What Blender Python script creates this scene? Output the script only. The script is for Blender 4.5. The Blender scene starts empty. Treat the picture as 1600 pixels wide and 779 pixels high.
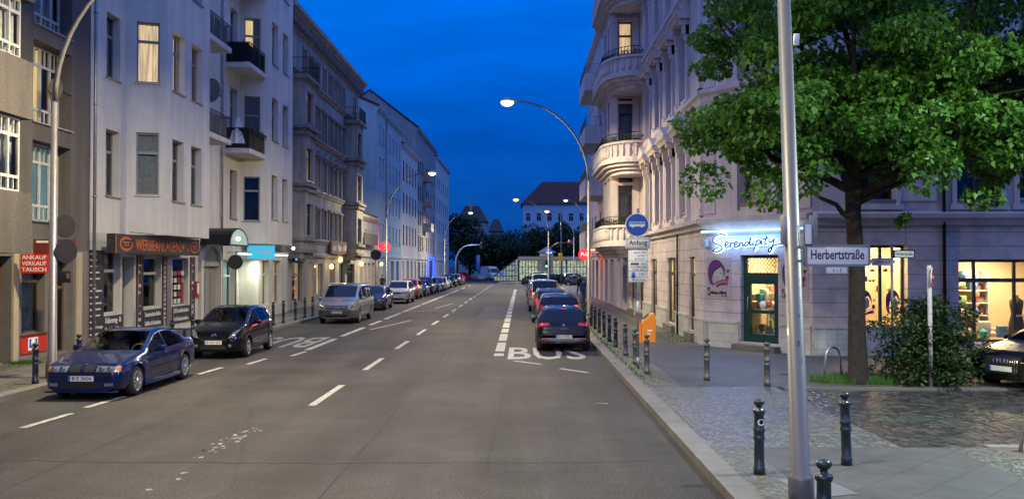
import bpy, bmesh, math, random
from mathutils import Vector, Matrix
from mathutils.bvhtree import BVHTree
R = math.radians
random.seed(7)
C = bpy.context.scene.collection
SC = bpy.context.scene

# ------------------------------------------------------------------ camera, sky, sun, exposure
cam_d = bpy.data.cameras.new("camera"); cam = bpy.data.objects.new("camera", cam_d); C.objects.link(cam)
cam.location = (0, 0, 2.8)
cam.rotation_euler = (R(91.0), 0, R(0.614))
cam_d.sensor_width = 36; cam_d.lens = 31.5; cam_d.clip_end = 2500
SC.camera = cam
world = bpy.data.worlds.new("World"); SC.world = world; world.use_nodes = True
wn = world.node_tree.nodes; wl = world.node_tree.links
for n in list(wn): wn.remove(n)
SKY_EL, SKY_ROT = 4.0, 180.0
sky = wn.new("ShaderNodeTexSky"); sky.sky_type = 'NISHITA'; sky.sun_disc = False
sky.sun_elevation = R(SKY_EL); sky.sun_rotation = R(SKY_ROT); sky.ozone_density = 6.0; sky.air_density = 1.0; sky.dust_density = 0.3
tc = wn.new("ShaderNodeTexCoord"); sep = wn.new("ShaderNodeSeparateXYZ"); ramp = wn.new("ShaderNodeValToRGB")
wl.new(tc.outputs['Generated'], sep.inputs[0]); wl.new(sep.outputs['Z'], ramp.inputs[0])
e = ramp.color_ramp.elements
e[0].position = 0.0; e[0].color = (0.004, 0.055, 0.25, 1)
e[1].position = 0.38; e[1].color = (0.0, 0.20, 1.04, 1)
x = e.new(0.14); x.color = (0.0, 0.085, 0.48, 1)
# thin uneven cloud veil in the dusk sky
ns = wn.new("ShaderNodeTexNoise"); ns.inputs['Scale'].default_value = 5.0; ns.inputs['Detail'].default_value = 5
mp = wn.new("ShaderNodeMapping"); mp.inputs['Scale'].default_value = (1, 1, 5.0)
wl.new(tc.outputs['Generated'], mp.inputs[0]); wl.new(mp.outputs[0], ns.inputs['Vector'])
mr = wn.new("ShaderNodeMapRange"); mr.inputs[1].default_value = .35; mr.inputs[2].default_value = .75; mr.inputs[3].default_value = 1.08; mr.inputs[4].default_value = .80
wl.new(ns.outputs[0], mr.inputs[0])
bw = wn.new("ShaderNodeRGBToBW"); wl.new(sky.outputs[0], bw.inputs[0])
pw = wn.new("ShaderNodeMath"); pw.operation = 'POWER'; pw.inputs[1].default_value = 0.12   # flatten the brightness of the physical sky
wl.new(bw.outputs[0], pw.inputs[0])
mu = wn.new("ShaderNodeMath"); mu.operation = 'MULTIPLY'; wl.new(pw.outputs[0], mu.inputs[0]); wl.new(mr.outputs[0], mu.inputs[1])
mx = wn.new("ShaderNodeMix"); mx.data_type = 'RGBA'; mx.blend_type = 'MULTIPLY'; mx.inputs[0].default_value = 1.0
wl.new(ramp.outputs[0], mx.inputs[6]); wl.new(mu.outputs[0], mx.inputs[7])
bg = wn.new("ShaderNodeBackground"); bg.inputs[1].default_value = 1.0
wl.new(mx.outputs[2], bg.inputs[0])
wo = wn.new("ShaderNodeOutputWorld"); wl.new(bg.outputs[0], wo.inputs[0])
# the afterglow of the sky behind the camera: one dim, very soft sun
sd = bpy.data.lights.new("sun", 'SUN'); sun = bpy.data.objects.new("sun", sd); C.objects.link(sun)
sd.energy = 0.52; sd.angle = R(130); sd.color = (1.0, 0.98, 0.76)
sun.rotation_euler = (R(20), 0, R(-4))
SC.view_settings.view_transform = 'Standard'; SC.view_settings.look = 'None'
SC.view_settings.exposure = 0.12; SC.view_settings.gamma = 1.0; SC.view_settings.use_curve_mapping = False
SC.render.engine = 'CYCLES'
SC.cycles.use_denoising = True
SC.cycles.max_bounces = 6; SC.cycles.diffuse_bounces = 3; SC.cycles.glossy_bounces = 3; SC.cycles.transparent_max_bounces = 10
SC.cycles.sample_clamp_indirect = 4.0
SC.cycles.caustics_reflective = False; SC.cycles.caustics_refractive = False

# ------------------------------------------------------------------ materials
def _new(name):
    m = bpy.data.materials.new(name); m.use_nodes = True
    nt = m.node_tree; b = nt.nodes['Principled BSDF']
    return m, nt, b
def sinp(b, k, v):
    if k in b.inputs: b.inputs[k].default_value = v
def rgba(c): return (c[0], c[1], c[2], 1)
def mat(name, col, rough=.6, metal=0, var=.15, scale=3.0, bump=0.0, bscale=None, coat=0, stain=0, coord='Object', spec=.5, detail=6):
    m, nt, b = _new(name); N, Lk = nt.nodes, nt.links
    b.inputs['Roughness'].default_value = rough; b.inputs['Metallic'].default_value = metal
    sinp(b, 'Coat Weight', coat); sinp(b, 'Coat Roughness', .04); sinp(b, 'Specular IOR Level', spec)
    t = N.new('ShaderNodeTexCoord')
    if var > 0:
        n = N.new('ShaderNodeTexNoise'); n.inputs['Scale'].default_value = scale; n.inputs['Detail'].default_value = detail; n.inputs['Roughness'].default_value = .65
        Lk.new(t.outputs[coord], n.inputs['Vector'])
        r = N.new('ShaderNodeValToRGB'); r.color_ramp.elements[0].position = .3; r.color_ramp.elements[1].position = .7
        r.color_ramp.elements[0].color = rgba([c*(1-var) for c in col]); r.color_ramp.elements[1].color = rgba([min(1, c*(1+var)) for c in col])
        Lk.new(n.outputs[0], r.inputs[0]); out = r.outputs[0]
        if stain > 0:
            mp = N.new('ShaderNodeMapping'); mp.inputs['Scale'].default_value = (1.4, 1.4, .12); Lk.new(t.outputs[coord], mp.inputs[0])
            n2 = N.new('ShaderNodeTexNoise'); n2.inputs['Scale'].default_value = 1.6; n2.inputs['Detail'].default_value = 5; Lk.new(mp.outputs[0], n2.inputs['Vector'])
            r2 = N.new('ShaderNodeValToRGB'); r2.color_ramp.elements[0].position = .42; r2.color_ramp.elements[1].position = .62
            r2.color_ramp.elements[0].color = (1-stain, 1-stain, 1-stain*.95, 1); r2.color_ramp.elements[1].color = (1, 1, 1, 1)
            Lk.new(n2.outputs[0], r2.inputs[0])
            mm = N.new('ShaderNodeMix'); mm.data_type = 'RGBA'; mm.blend_type = 'MULTIPLY'; mm.inputs[0].default_value = 1
            Lk.new(out, mm.inputs[6]); Lk.new(r2.outputs[0], mm.inputs[7]); out = mm.outputs[2]
        Lk.new(out, b.inputs['Base Color'])
    else:
        b.inputs['Base Color'].default_value = rgba(col)
    if bump > 0:
        nb = N.new('ShaderNodeTexNoise'); nb.inputs['Scale'].default_value = bscale or scale*8; nb.inputs['Detail'].default_value = 4
        Lk.new(t.outputs[coord], nb.inputs['Vector'])
        bp = N.new('ShaderNodeBump'); bp.inputs['Strength'].default_value = bump; bp.inputs['Distance'].default_value = .02
        Lk.new(nb.outputs[0], bp.inputs['Height']); Lk.new(bp.outputs[0], b.inputs['Normal'])
    return m
def emis(name, col, strength, base=None):
    m, nt, b = _new(name)
    b.inputs['Base Color'].default_value = rgba(base or col)
    b.inputs['Emission Color'].default_value = rgba(col); b.inputs['Emission Strength'].default_value = strength
    return m
def emis_cloth(name, col, strength, base, scale=(9, 9, .5), lo=.35):
    m = emis(name, col, strength, base); nt = m.node_tree; N, Lk = nt.nodes, nt.links; b = N['Principled BSDF']
    t = N.new('ShaderNodeTexCoord'); mp = N.new('ShaderNodeMapping'); mp.inputs['Scale'].default_value = scale; n = N.new('ShaderNodeTexNoise'); n.inputs['Scale'].default_value = 1.6; n.inputs['Detail'].default_value = 3
    Lk.new(t.outputs['Object'], mp.inputs[0]); Lk.new(mp.outputs[0], n.inputs['Vector'])
    r = N.new('ShaderNodeMapRange'); r.inputs[1].default_value = .32; r.inputs[2].default_value = .68; r.inputs[3].default_value = strength*lo; r.inputs[4].default_value = strength*1.15
    Lk.new(n.outputs[0], r.inputs[0]); Lk.new(r.outputs[0], b.inputs['Emission Strength']); return m
def glass(name, tint=(.85, .9, .9), refl=1.0):
    m = bpy.data.materials.new(name); m.use_nodes = True; nt = m.node_tree; N, Lk = nt.nodes, nt.links
    for n in list(N): N.remove(n)
    o = N.new('ShaderNodeOutputMaterial'); t = N.new('ShaderNodeBsdfTransparent'); t.inputs[0].default_value = rgba(tint)
    g = N.new('ShaderNodeBsdfGlossy'); g.inputs['Roughness'].default_value = .03; g.inputs[0].default_value = (refl, refl, refl, 1)
    f = N.new('ShaderNodeFresnel'); f.inputs[0].default_value = 1.55
    x = N.new('ShaderNodeMixShader'); Lk.new(f.outputs[0], x.inputs[0]); Lk.new(t.outputs[0], x.inputs[1]); Lk.new(g.outputs[0], x.inputs[2]); Lk.new(x.outputs[0], o.inputs[0])
    return m
def cobble(name, c1, c2, joint, size, rough=.5, bump=.6, moss=0, metric='EUCLIDEAN'):
    m, nt, b = _new(name); N, Lk = nt.nodes, nt.links
    t = N.new('ShaderNodeTexCoord')
    v = N.new('ShaderNodeTexVoronoi'); v.feature = 'DISTANCE_TO_EDGE'; v.inputs['Scale'].default_value = 1/size; v.inputs['Randomness'].default_value = .55
    vc = N.new('ShaderNodeTexVoronoi'); vc.inputs['Scale'].default_value = 1/size; vc.inputs['Randomness'].default_value = .55
    mpg = N.new('ShaderNodeMapping'); mpg.inputs['Scale'].default_value = (1, 1, 0)
    Lk.new(t.outputs['Object'], mpg.inputs[0])
    for q in (v, vc): Lk.new(mpg.outputs[0], q.inputs['Vector'])
    hs = N.new('ShaderNodeSeparateColor'); Lk.new(vc.outputs['Color'], hs.inputs[0])
    r = N.new('ShaderNodeValToRGB'); r.color_ramp.elements[0].color = rgba(c1); r.color_ramp.elements[1].color = rgba(c2); Lk.new(hs.outputs[0], r.inputs[0])
    n = N.new('ShaderNodeTexNoise'); n.inputs['Scale'].default_value = .7; n.inputs['Detail'].default_value = 6; Lk.new(t.outputs['Object'], n.inputs['Vector'])
    er = N.new('ShaderNodeValToRGB'); er.color_ramp.elements[0].position = .02; er.color_ramp.elements[1].position = .12; Lk.new(v.outputs['Distance'], er.inputs[0])
    jm = N.new('ShaderNodeMix'); jm.data_type = 'RGBA'
    Lk.new(er.outputs[0], jm.inputs[0]); jm.inputs[6].default_value = rgba(joint); Lk.new(r.outputs[0], jm.inputs[7])
    out = jm.outputs[2]
    if moss:
        r3 = N.new('ShaderNodeValToRGB'); r3.color_ramp.elements[0].position = .48; r3.color_ramp.elements[1].position = .68; Lk.new(n.outputs[0], r3.inputs[0])
        ms = N.new('ShaderNodeMix'); ms.data_type = 'RGBA'; ms.inputs[7].default_value = (.07, .11, .025, 1)
        mf = N.new('ShaderNodeMath'); mf.operation = 'MULTIPLY'; mf.inputs[1].default_value = moss; Lk.new(r3.outputs[0], mf.inputs[0]); Lk.new(mf.outputs[0], ms.inputs[0]); Lk.new(out, ms.inputs[6]); out = ms.outputs[2]
    v2 = N.new('ShaderNodeMix'); v2.data_type = 'RGBA'; v2.blend_type = 'MULTIPLY'; v2.inputs[0].default_value = .5
    Lk.new(out, v2.inputs[6]); Lk.new(n.outputs['Color'], v2.inputs[7]); 
    rr = N.new('ShaderNodeMix'); rr.data_type = 'RGBA'; rr.blend_type = 'ADD'; rr.inputs[0].default_value = .3; Lk.new(v2.outputs[2], rr.inputs[6]); Lk.new(v2.outputs[2], rr.inputs[7])
    Lk.new(rr.outputs[2], b.inputs['Base Color'])
    b.inputs['Roughness'].default_value = rough
    bp = N.new('ShaderNodeBump'); bp.inputs['Strength'].default_value = bump; bp.inputs['Distance'].default_value = .02
    cr = N.new('ShaderNodeValToRGB'); cr.color_ramp.elements[1].position = .3; Lk.new(v.outputs['Distance'], cr.inputs[0]); Lk.new(cr.outputs[0], bp.inputs['Height']); Lk.new(bp.outputs[0], b.inputs['Normal'])
    return m
def brick(name, c1, c2, joint, bw, bh, rough=.55, mort=.012, bump=.3, axis='XY', offset=.5, rot=0):
    m, nt, b = _new(name); N, Lk = nt.nodes, nt.links
    t = N.new('ShaderNodeTexCoord'); src = t.outputs['Object']
    if axis != 'XY':
        s = N.new('ShaderNodeSeparateXYZ'); c = N.new('ShaderNodeCombineXYZ'); Lk.new(src, s.inputs[0])
        ad = N.new('ShaderNodeMath'); ad.operation = 'ADD'; Lk.new(s.outputs['X'], ad.inputs[0]); Lk.new(s.outputs['Y'], ad.inputs[1])
        Lk.new(ad.outputs[0], c.inputs['X']); Lk.new(s.outputs['Z'], c.inputs['Y']); src = c.outputs[0]
    if rot:
        mp = N.new('ShaderNodeMapping'); mp.inputs['Rotation'].default_value = (0, 0, R(rot)); Lk.new(src, mp.inputs[0]); src = mp.outputs[0]
    k = N.new('ShaderNodeTexBrick'); k.offset = offset; k.inputs['Scale'].default_value = 1; k.inputs['Brick Width'].default_value = bw; k.inputs['Row Height'].default_value = bh
    k.inputs['Mortar Size'].default_value = mort; k.inputs['Mortar Smooth'].default_value = .3
    k.inputs['Color1'].default_value = rgba(c1); k.inputs['Color2'].default_value = rgba(c2); k.inputs['Mortar'].default_value = rgba(joint)
    Lk.new(src, k.inputs['Vector'])
    n = N.new('ShaderNodeTexNoise'); n.inputs['Scale'].default_value = 1.3; n.inputs['Detail'].default_value = 8; n.inputs['Roughness'].default_value = .7; Lk.new(t.outputs['Object'], n.inputs['Vector'])
    r = N.new('ShaderNodeValToRGB'); r.color_ramp.elements[0].position = .3; r.color_ramp.elements[0].color = (.62, .62, .62, 1); r.color_ramp.elements[1].position = .7; r.color_ramp.elements[1].color = (1.1, 1.1, 1.1, 1); Lk.new(n.outputs[0], r.inputs[0])
    mm = N.new('ShaderNodeMix'); mm.data_type = 'RGBA'; mm.blend_type = 'MULTIPLY'; mm.inputs[0].default_value = 1; Lk.new(k.outputs[0], mm.inputs[6]); Lk.new(r.outputs[0], mm.inputs[7])
    Lk.new(mm.outputs[2], b.inputs['Base Color']); b.inputs['Roughness'].default_value = rough
    bp = N.new('ShaderNodeBump'); bp.inputs['Strength'].default_value = bump; bp.inputs['Distance'].default_value = .02; bp.invert = True
    Lk.new(k.outputs['Fac'], bp.inputs['Height']); Lk.new(bp.outputs[0], b.inputs['Normal'])
    return m
def asphalt():
    m, nt, b = _new('asphalt'); N, Lk = nt.nodes, nt.links
    t = N.new('ShaderNodeTexCoord')
    f = N.new('ShaderNodeTexNoise'); f.inputs['Scale'].default_value = 38; f.inputs['Detail'].default_value = 3; Lk.new(t.outputs['Object'], f.inputs['Vector'])
    fr = N.new('ShaderNodeValToRGB'); fr.color_ramp.elements[0].position = .35; fr.color_ramp.elements[0].color = (.030, .029, .028, 1); fr.color_ramp.elements[1].position = .7; fr.color_ramp.elements[1].color = (.108, .105, .10, 1); Lk.new(f.outputs[0], fr.inputs[0])
    mp = N.new('ShaderNodeMapping'); mp.inputs['Scale'].default_value = (1, .06, 1); Lk.new(t.outputs['Object'], mp.inputs[0])
    g = N.new('ShaderNodeTexNoise'); g.inputs['Scale'].default_value = .9; g.inputs['Detail'].default_value = 6; Lk.new(mp.outputs[0], g.inputs['Vector'])
    gr = N.new('ShaderNodeValToRGB'); gr.color_ramp.elements[0].position = .3; gr.color_ramp.elements[0].color = (.66, .65, .65, 1); gr.color_ramp.elements[1].position = .72; gr.color_ramp.elements[1].color = (1.25, 1.21, 1.16, 1); Lk.new(g.outputs[0], gr.inputs[0])
    h = N.new('ShaderNodeTexNoise'); h.inputs['Scale'].default_value = .35; h.inputs['Detail'].default_value = 7; h.inputs['Roughness'].default_value = .7; Lk.new(t.outputs['Object'], h.inputs['Vector'])
    hr = N.new('ShaderNodeValToRGB'); hr.color_ramp.elements[0].position = .35; hr.color_ramp.elements[0].color = (.62, .62, .62, 1); hr.color_ramp.elements[1].position = .65; hr.color_ramp.elements[1].color = (1.05, 1.05, 1.05, 1); Lk.new(h.outputs[0], hr.inputs[0])
    # fine cracks
    v = N.new('ShaderNodeTexVoronoi'); v.feature = 'DISTANCE_TO_EDGE'; v.inputs['Scale'].default_value = .16
    wv = N.new('ShaderNodeMix'); wv.data_type = 'VECTOR'; wv.inputs[0].default_value = .12; Lk.new(t.outputs['Object'], wv.inputs[4]); Lk.new(h.outputs['Color'], wv.inputs[5]); Lk.new(wv.outputs[1], v.inputs['Vector'])
    vr = N.new('ShaderNodeValToRGB'); vr.color_ramp.elements[0].position = .0; vr.color_ramp.elements[0].color = (.82, .82, .82, 1); vr.color_ramp.elements[1].position = .006; vr.color_ramp.elements[1].color = (1, 1, 1, 1); Lk.new(v.outputs['Distance'], vr.inputs[0])
    cur = fr.outputs[0]
    for q in (gr, hr, vr):
        mm = N.new('ShaderNodeMix'); mm.data_type = 'RGBA'; mm.blend_type = 'MULTIPLY'; mm.inputs[0].default_value = 1; Lk.new(cur, mm.inputs[6]); Lk.new(q.outputs[0], mm.inputs[7]); cur = mm.outputs[2]
    Lk.new(cur, b.inputs['Base Color'])
    b.inputs['Roughness'].default_value = .72; sinp(b, 'Specular IOR Level', .22)
    bp = N.new('ShaderNodeBump'); bp.inputs['Strength'].default_value = .35; bp.inputs['Distance'].default_value = .01; Lk.new(f.outputs[0], bp.inputs['Height']); Lk.new(bp.outputs[0], b.inputs['Normal'])
    return m
def worn_paint():
    m, nt, b = _new('road_paint'); N, Lk = nt.nodes, nt.links
    t = N.new('ShaderNodeTexCoord'); n = N.new('ShaderNodeTexNoise'); n.inputs['Scale'].default_value = 9; n.inputs['Detail'].default_value = 8; n.inputs['Roughness'].default_value = .75
    Lk.new(t.outputs['Object'], n.inputs['Vector'])
    r = N.new('ShaderNodeValToRGB'); r.color_ramp.elements[0].position = .38; r.color_ramp.elements[0].color = (.15, .145, .14, 1); r.color_ramp.elements[1].position = .56; r.color_ramp.elements[1].color = (.50, .485, .45, 1)
    Lk.new(n.outputs[0], r.inputs[0]); Lk.new(r.outputs[0], b.inputs['Base Color']); b.inputs['Roughness'].default_value = .6
    return m
def leafmat(name, c1, c2, trans=.35, rough=.5):
    m, nt, b = _new(name); N, Lk = nt.nodes, nt.links
    t = N.new('ShaderNodeTexCoord'); n = N.new('ShaderNodeTexNoise'); n.inputs['Scale'].default_value = 1.1; n.inputs['Detail'].default_value = 5; Lk.new(t.outputs['Object'], n.inputs['Vector'])
    w = N.new('ShaderNodeTexWhiteNoise'); g = N.new('ShaderNodeNewGeometry'); 
    Lk.new(g.outputs['Random Per Island'], w.inputs['Vector'])
    ad = N.new('ShaderNodeMath'); ad.operation = 'MULTIPLY_ADD'; Lk.new(w.outputs['Value'], ad.inputs[0]); ad.inputs[1].default_value = .5; 
    s = N.new('ShaderNodeMath'); s.operation = 'MULTIPLY_ADD'; s.inputs[1].default_value = 1.2; s.inputs[2].default_value = -.35; Lk.new(n.outputs[0], s.inputs[0]); Lk.new(s.outputs[0], ad.inputs[2])
    r = N.new('ShaderNodeValToRGB'); r.color_ramp.elements[0].color = rgba(c1); r.color_ramp.elements[1].color = rgba(c2); Lk.new(ad.outputs[0], r.inputs[0]); Lk.new(r.outputs[0], b.inputs['Base Color'])
    b.inputs['Roughness'].default_value = rough
    tr = N.new('ShaderNodeBsdfTranslucent'); Lk.new(r.outputs[0], tr.inputs[0])
    x = N.new('ShaderNodeMixShader'); x.inputs[0].default_value = trans; Lk.new(b.outputs[0], x.inputs[1]); Lk.new(tr.outputs[0], x.inputs[2])
    Lk.new(x.outputs[0], N['Material Output'].inputs[0])
    return m

M = {}
M['asphalt'] = asphalt(); M['paint'] = worn_paint(); M['paint_old'] = mat('worn_out_paint', (.26, .25, .235), .7, 0, .3, 20); M['tar'] = mat('tar_seam', (.034, .034, .033), .95, 0, .2, 10); M['patch'] = mat('asphalt_patch', (.045, .044, .043), .7, 0, .3, 30, .4, 60)
M['kerb'] = brick('granite_kerb', (.20, .19, .172), (.16, .152, .138), (.09, .085, .075), 1.1, 5, .6, .012, .2, rot=90, offset=0)
M['mosaic'] = cobble('mosaic_paving', (.07, .068, .062), (.18, .173, .16), (.05, .048, .04), .075, .5, .8, .5)
M['mosaic_plain'] = cobble('mosaic_crossing', (.065, .065, .065), (.18, .177, .17), (.045, .043, .04), .10, .46, .8, .12)
M['setts'] = cobble('dark_setts', (.03, .03, .03), (.10, .095, .09), (.018, .017, .016), .17, .36, 1.0, 0)
M['slabs'] = brick('pavement_slabs', (.084, .085, .086), (.068, .069, .070), (.046, .046, .045), .6, .6, .66, .010, .35, rot=45, offset=0)
M['slabs_left'] = brick('left_pavement_slabs', (.15, .14, .122), (.125, .115, .10), (.06, .056, .05), .7, .7, .6, .012, .3, rot=45, offset=0)
M['earth'] = mat('earth', (.10, .085, .065), .95, 0, .35, 4, .6, 30)
M['white_plaster'] = mat('white_plaster', (.70, .685, .63), .85, 0, .08, .9, .12, 60, stain=.12)
M['white_plaster_b'] = mat('offwhite_plaster', (.62, .60, .54), .85, 0, .09, 1.0, .12, 60, stain=.20)
M['grey_render'] = mat('pebble_dash', (.135, .122, .112), .95, 0, .35, 26, .9, 45, stain=.22)
M['grey_smooth'] = mat('grey_render', (.19, .175, .16), .9, 0, .12, 2.2, .15, 50, stain=.2)
M['beige'] = mat('beige_render', (.46, .38, .27), .85, 0, .1, 2, .1, 50, stain=.1)
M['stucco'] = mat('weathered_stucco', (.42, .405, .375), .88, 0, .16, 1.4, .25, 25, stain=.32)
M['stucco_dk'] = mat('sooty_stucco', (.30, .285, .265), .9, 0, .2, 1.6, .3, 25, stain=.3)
M['pale_skylit'] = mat('pale_plaster', (.42, .55, .60), .85, 0, .05, 1, .1, 50, stain=.1)  # pale plaster with blue skylight put into its colour
M['rose'] = mat('lamplit_rose_plaster', (.64, .555, .575), .82, 0, .09, 1.1, .12, 50, stain=.20)  # rose plaster, pinker from lamp and sky light put into its colour
M['rose_trim'] = mat('rose_trim', (.66, .58, .59), .8, 0, .07, 2, .15, 40, stain=.14)
M['tile'] = brick('plinth_tile', (.66, .66, .62), (.60, .60, .57), (.46, .45, .43), .3, .3, .4, .012, .3, axis='XZ', offset=0)
M['roof'] = brick('red_roof_tile', (.13, .035, .028), (.09, .028, .022), (.03, .01, .01), .5, .4, .8, .02, .3, axis='XZ')
M['dark_roof'] = mat('dark_roof', (.04, .038, .04), .8, 0, .2, 3)
M['zinc'] = mat('zinc', (.32, .33, .34), .45, .7, .15, 4)
M['white_frame'] = mat('white_window_paint', (.54, .54, .53), .45, 0, .05, 4)
M['dark_frame'] = mat('dark_window_paint', (.045, .04, .036), .45, 0, .1, 4)
M['brown_frame'] = mat('brown_window_paint', (.12, .085, .06), .5, 0, .15, 4)
M['grey_frame'] = mat('grey_window_paint', (.27, .27, .265), .5, 0, .08, 4)
M['green_frame'] = mat('dark_green_paint', (.012, .05, .042), .35, 0, .08, 4)
M['red_frame'] = mat('oxide_red_paint', (.14, .018, .015), .5, 0, .1, 4)
M['glass'] = glass('window_glass')
M['car_glass'] = glass('car_glass', (.50, .54, .55), .8)
M['car_glass_dark'] = glass('dark_car_glass', (.10, .11, .12), 1.0)
M['room'] = mat('dark_room', (.035, .035, .038), .9, 0, .3, 2)
M['curtain'] = mat('net_curtain', (.66, .66, .66), .9, 0, .15, 6)
M['curtain_dk'] = mat('dark_curtain', (.30, .31, .33), .9, 0, .25, 6)
M['lit'] = emis_cloth('lit_curtain', (1.0, .68, .34), .95, (.6, .5, .35))
M['lit_dim'] = emis_cloth('dim_lit_curtain', (1.0, .64, .34), .45, (.5, .4, .3))
M['lit_yellow'] = emis_cloth('yellow_lit_room', (1.0, .72, .28), .9, (.6, .5, .3))
M['lit_teal'] = emis_cloth('teal_lit_room', (.40, .74, .75), .30, (.4, .5, .5))
M['iron'] = mat('black_iron', (.02, .021, .023), .4, .6, .2, 8)
M['bollard'] = mat('bollard_paint', (.022, .034, .042), .34, .3, .25, 10, coat=.3)
M['bollard_worn'] = mat('worn_bollard_paint', (.10, .105, .11), .45, .4, .3, 14)
M['steel'] = mat('galvanised_steel', (.42, .43, .45), .38, .8, .15, 9)
M['lamp_pole'] = mat('grey_pole_paint', (.115, .12, .135), .42, .2, .06, 3, coat=.2)
M['lamp_pole_dk'] = mat('dull_pole_paint', (.13, .125, .14), .42, .35, .12, 3)
M['rubber'] = mat('rubber', (.016, .016, .017), .8, 0, .2, 20)
M['black'] = mat('black_plastic', (.014, .014, .015), .4, 0, .1, 10)
M['under'] = mat('underbody', (.008, .008, .008), .9, 0, .1, 5)
M['alloy'] = mat('alloy', (.62, .62, .64), .25, .9, .05, 8)
M['alloy_dk'] = mat('dull_alloy', (.33, .33, .35), .35, .8, .1, 8)
M['chrome'] = mat('chrome', (.75, .75, .77), .12, 1, 0)
M['lampglass'] = mat('headlight_glass', (.17, .17, .175), .10, .25, .5, 28, coat=1)
M['tail'] = mat('tail_light_red', (.42, .008, .012), .12, 0, .3, 30, coat=1)
M['amber'] = mat('amber_lens', (.42, .20, .08), .15, 0, .2, 20, coat=1)
M['white_sign'] = mat('white_sign', (.86, .86, .83), .4, 0, .06, 12)
M['plate'] = mat('number_plate', (.68, .67, .63), .4, 0, 0)
M['euro'] = mat('plate_blue', (.02, .08, .5), .4, 0, 0)
M['ink'] = mat('black_ink', (.01, .01, .011), .5, 0, 0)
M['ink_grey'] = mat('grey_ink', (.11, .10, .10), .6, 0, 0)
M['blue_sign'] = mat('blue_sign', (.008, .10, .52), .35, 0, .05, 8)
M['red_sign'] = mat('red_sign', (.5, .022, .015), .4, 0, .06, 6)
M['orange_bin'] = mat('orange_bin', (.95, .27, .02), .38, 0, .08, 5)
M['bark'] = mat('bark', (.028, .022, .017), .95, 0, .4, 9, 1.0, 14)
M['leaf'] = leafmat('linden_leaf', (.016, .065, .012), (.17, .40, .05), .45, .42)
M['leaf_dk'] = leafmat('bush_leaf', (.014, .034, .009), (.06, .11, .028), .25, .5)
M['leaf_far'] = leafmat('far_leaf', (.016, .036, .012), (.05, .09, .03), .25)
M['grass'] = leafmat('grass_blade', (.03, .09, .012), (.10, .22, .03), .3)
M['slate_board'] = mat('black_board', (.028, .028, .03), .5, 0, .1, 6)
M['orange_paint'] = mat('orange_paint', (.55, .12, .03), .45, 0, .1, 6)
M['chalk'] = mat('white_lettering', (.68, .68, .66), .5, 0, .1, 10)
M['skin'] = mat('skin', (.5, .3, .22), .6, 0, .05, 5)

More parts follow.
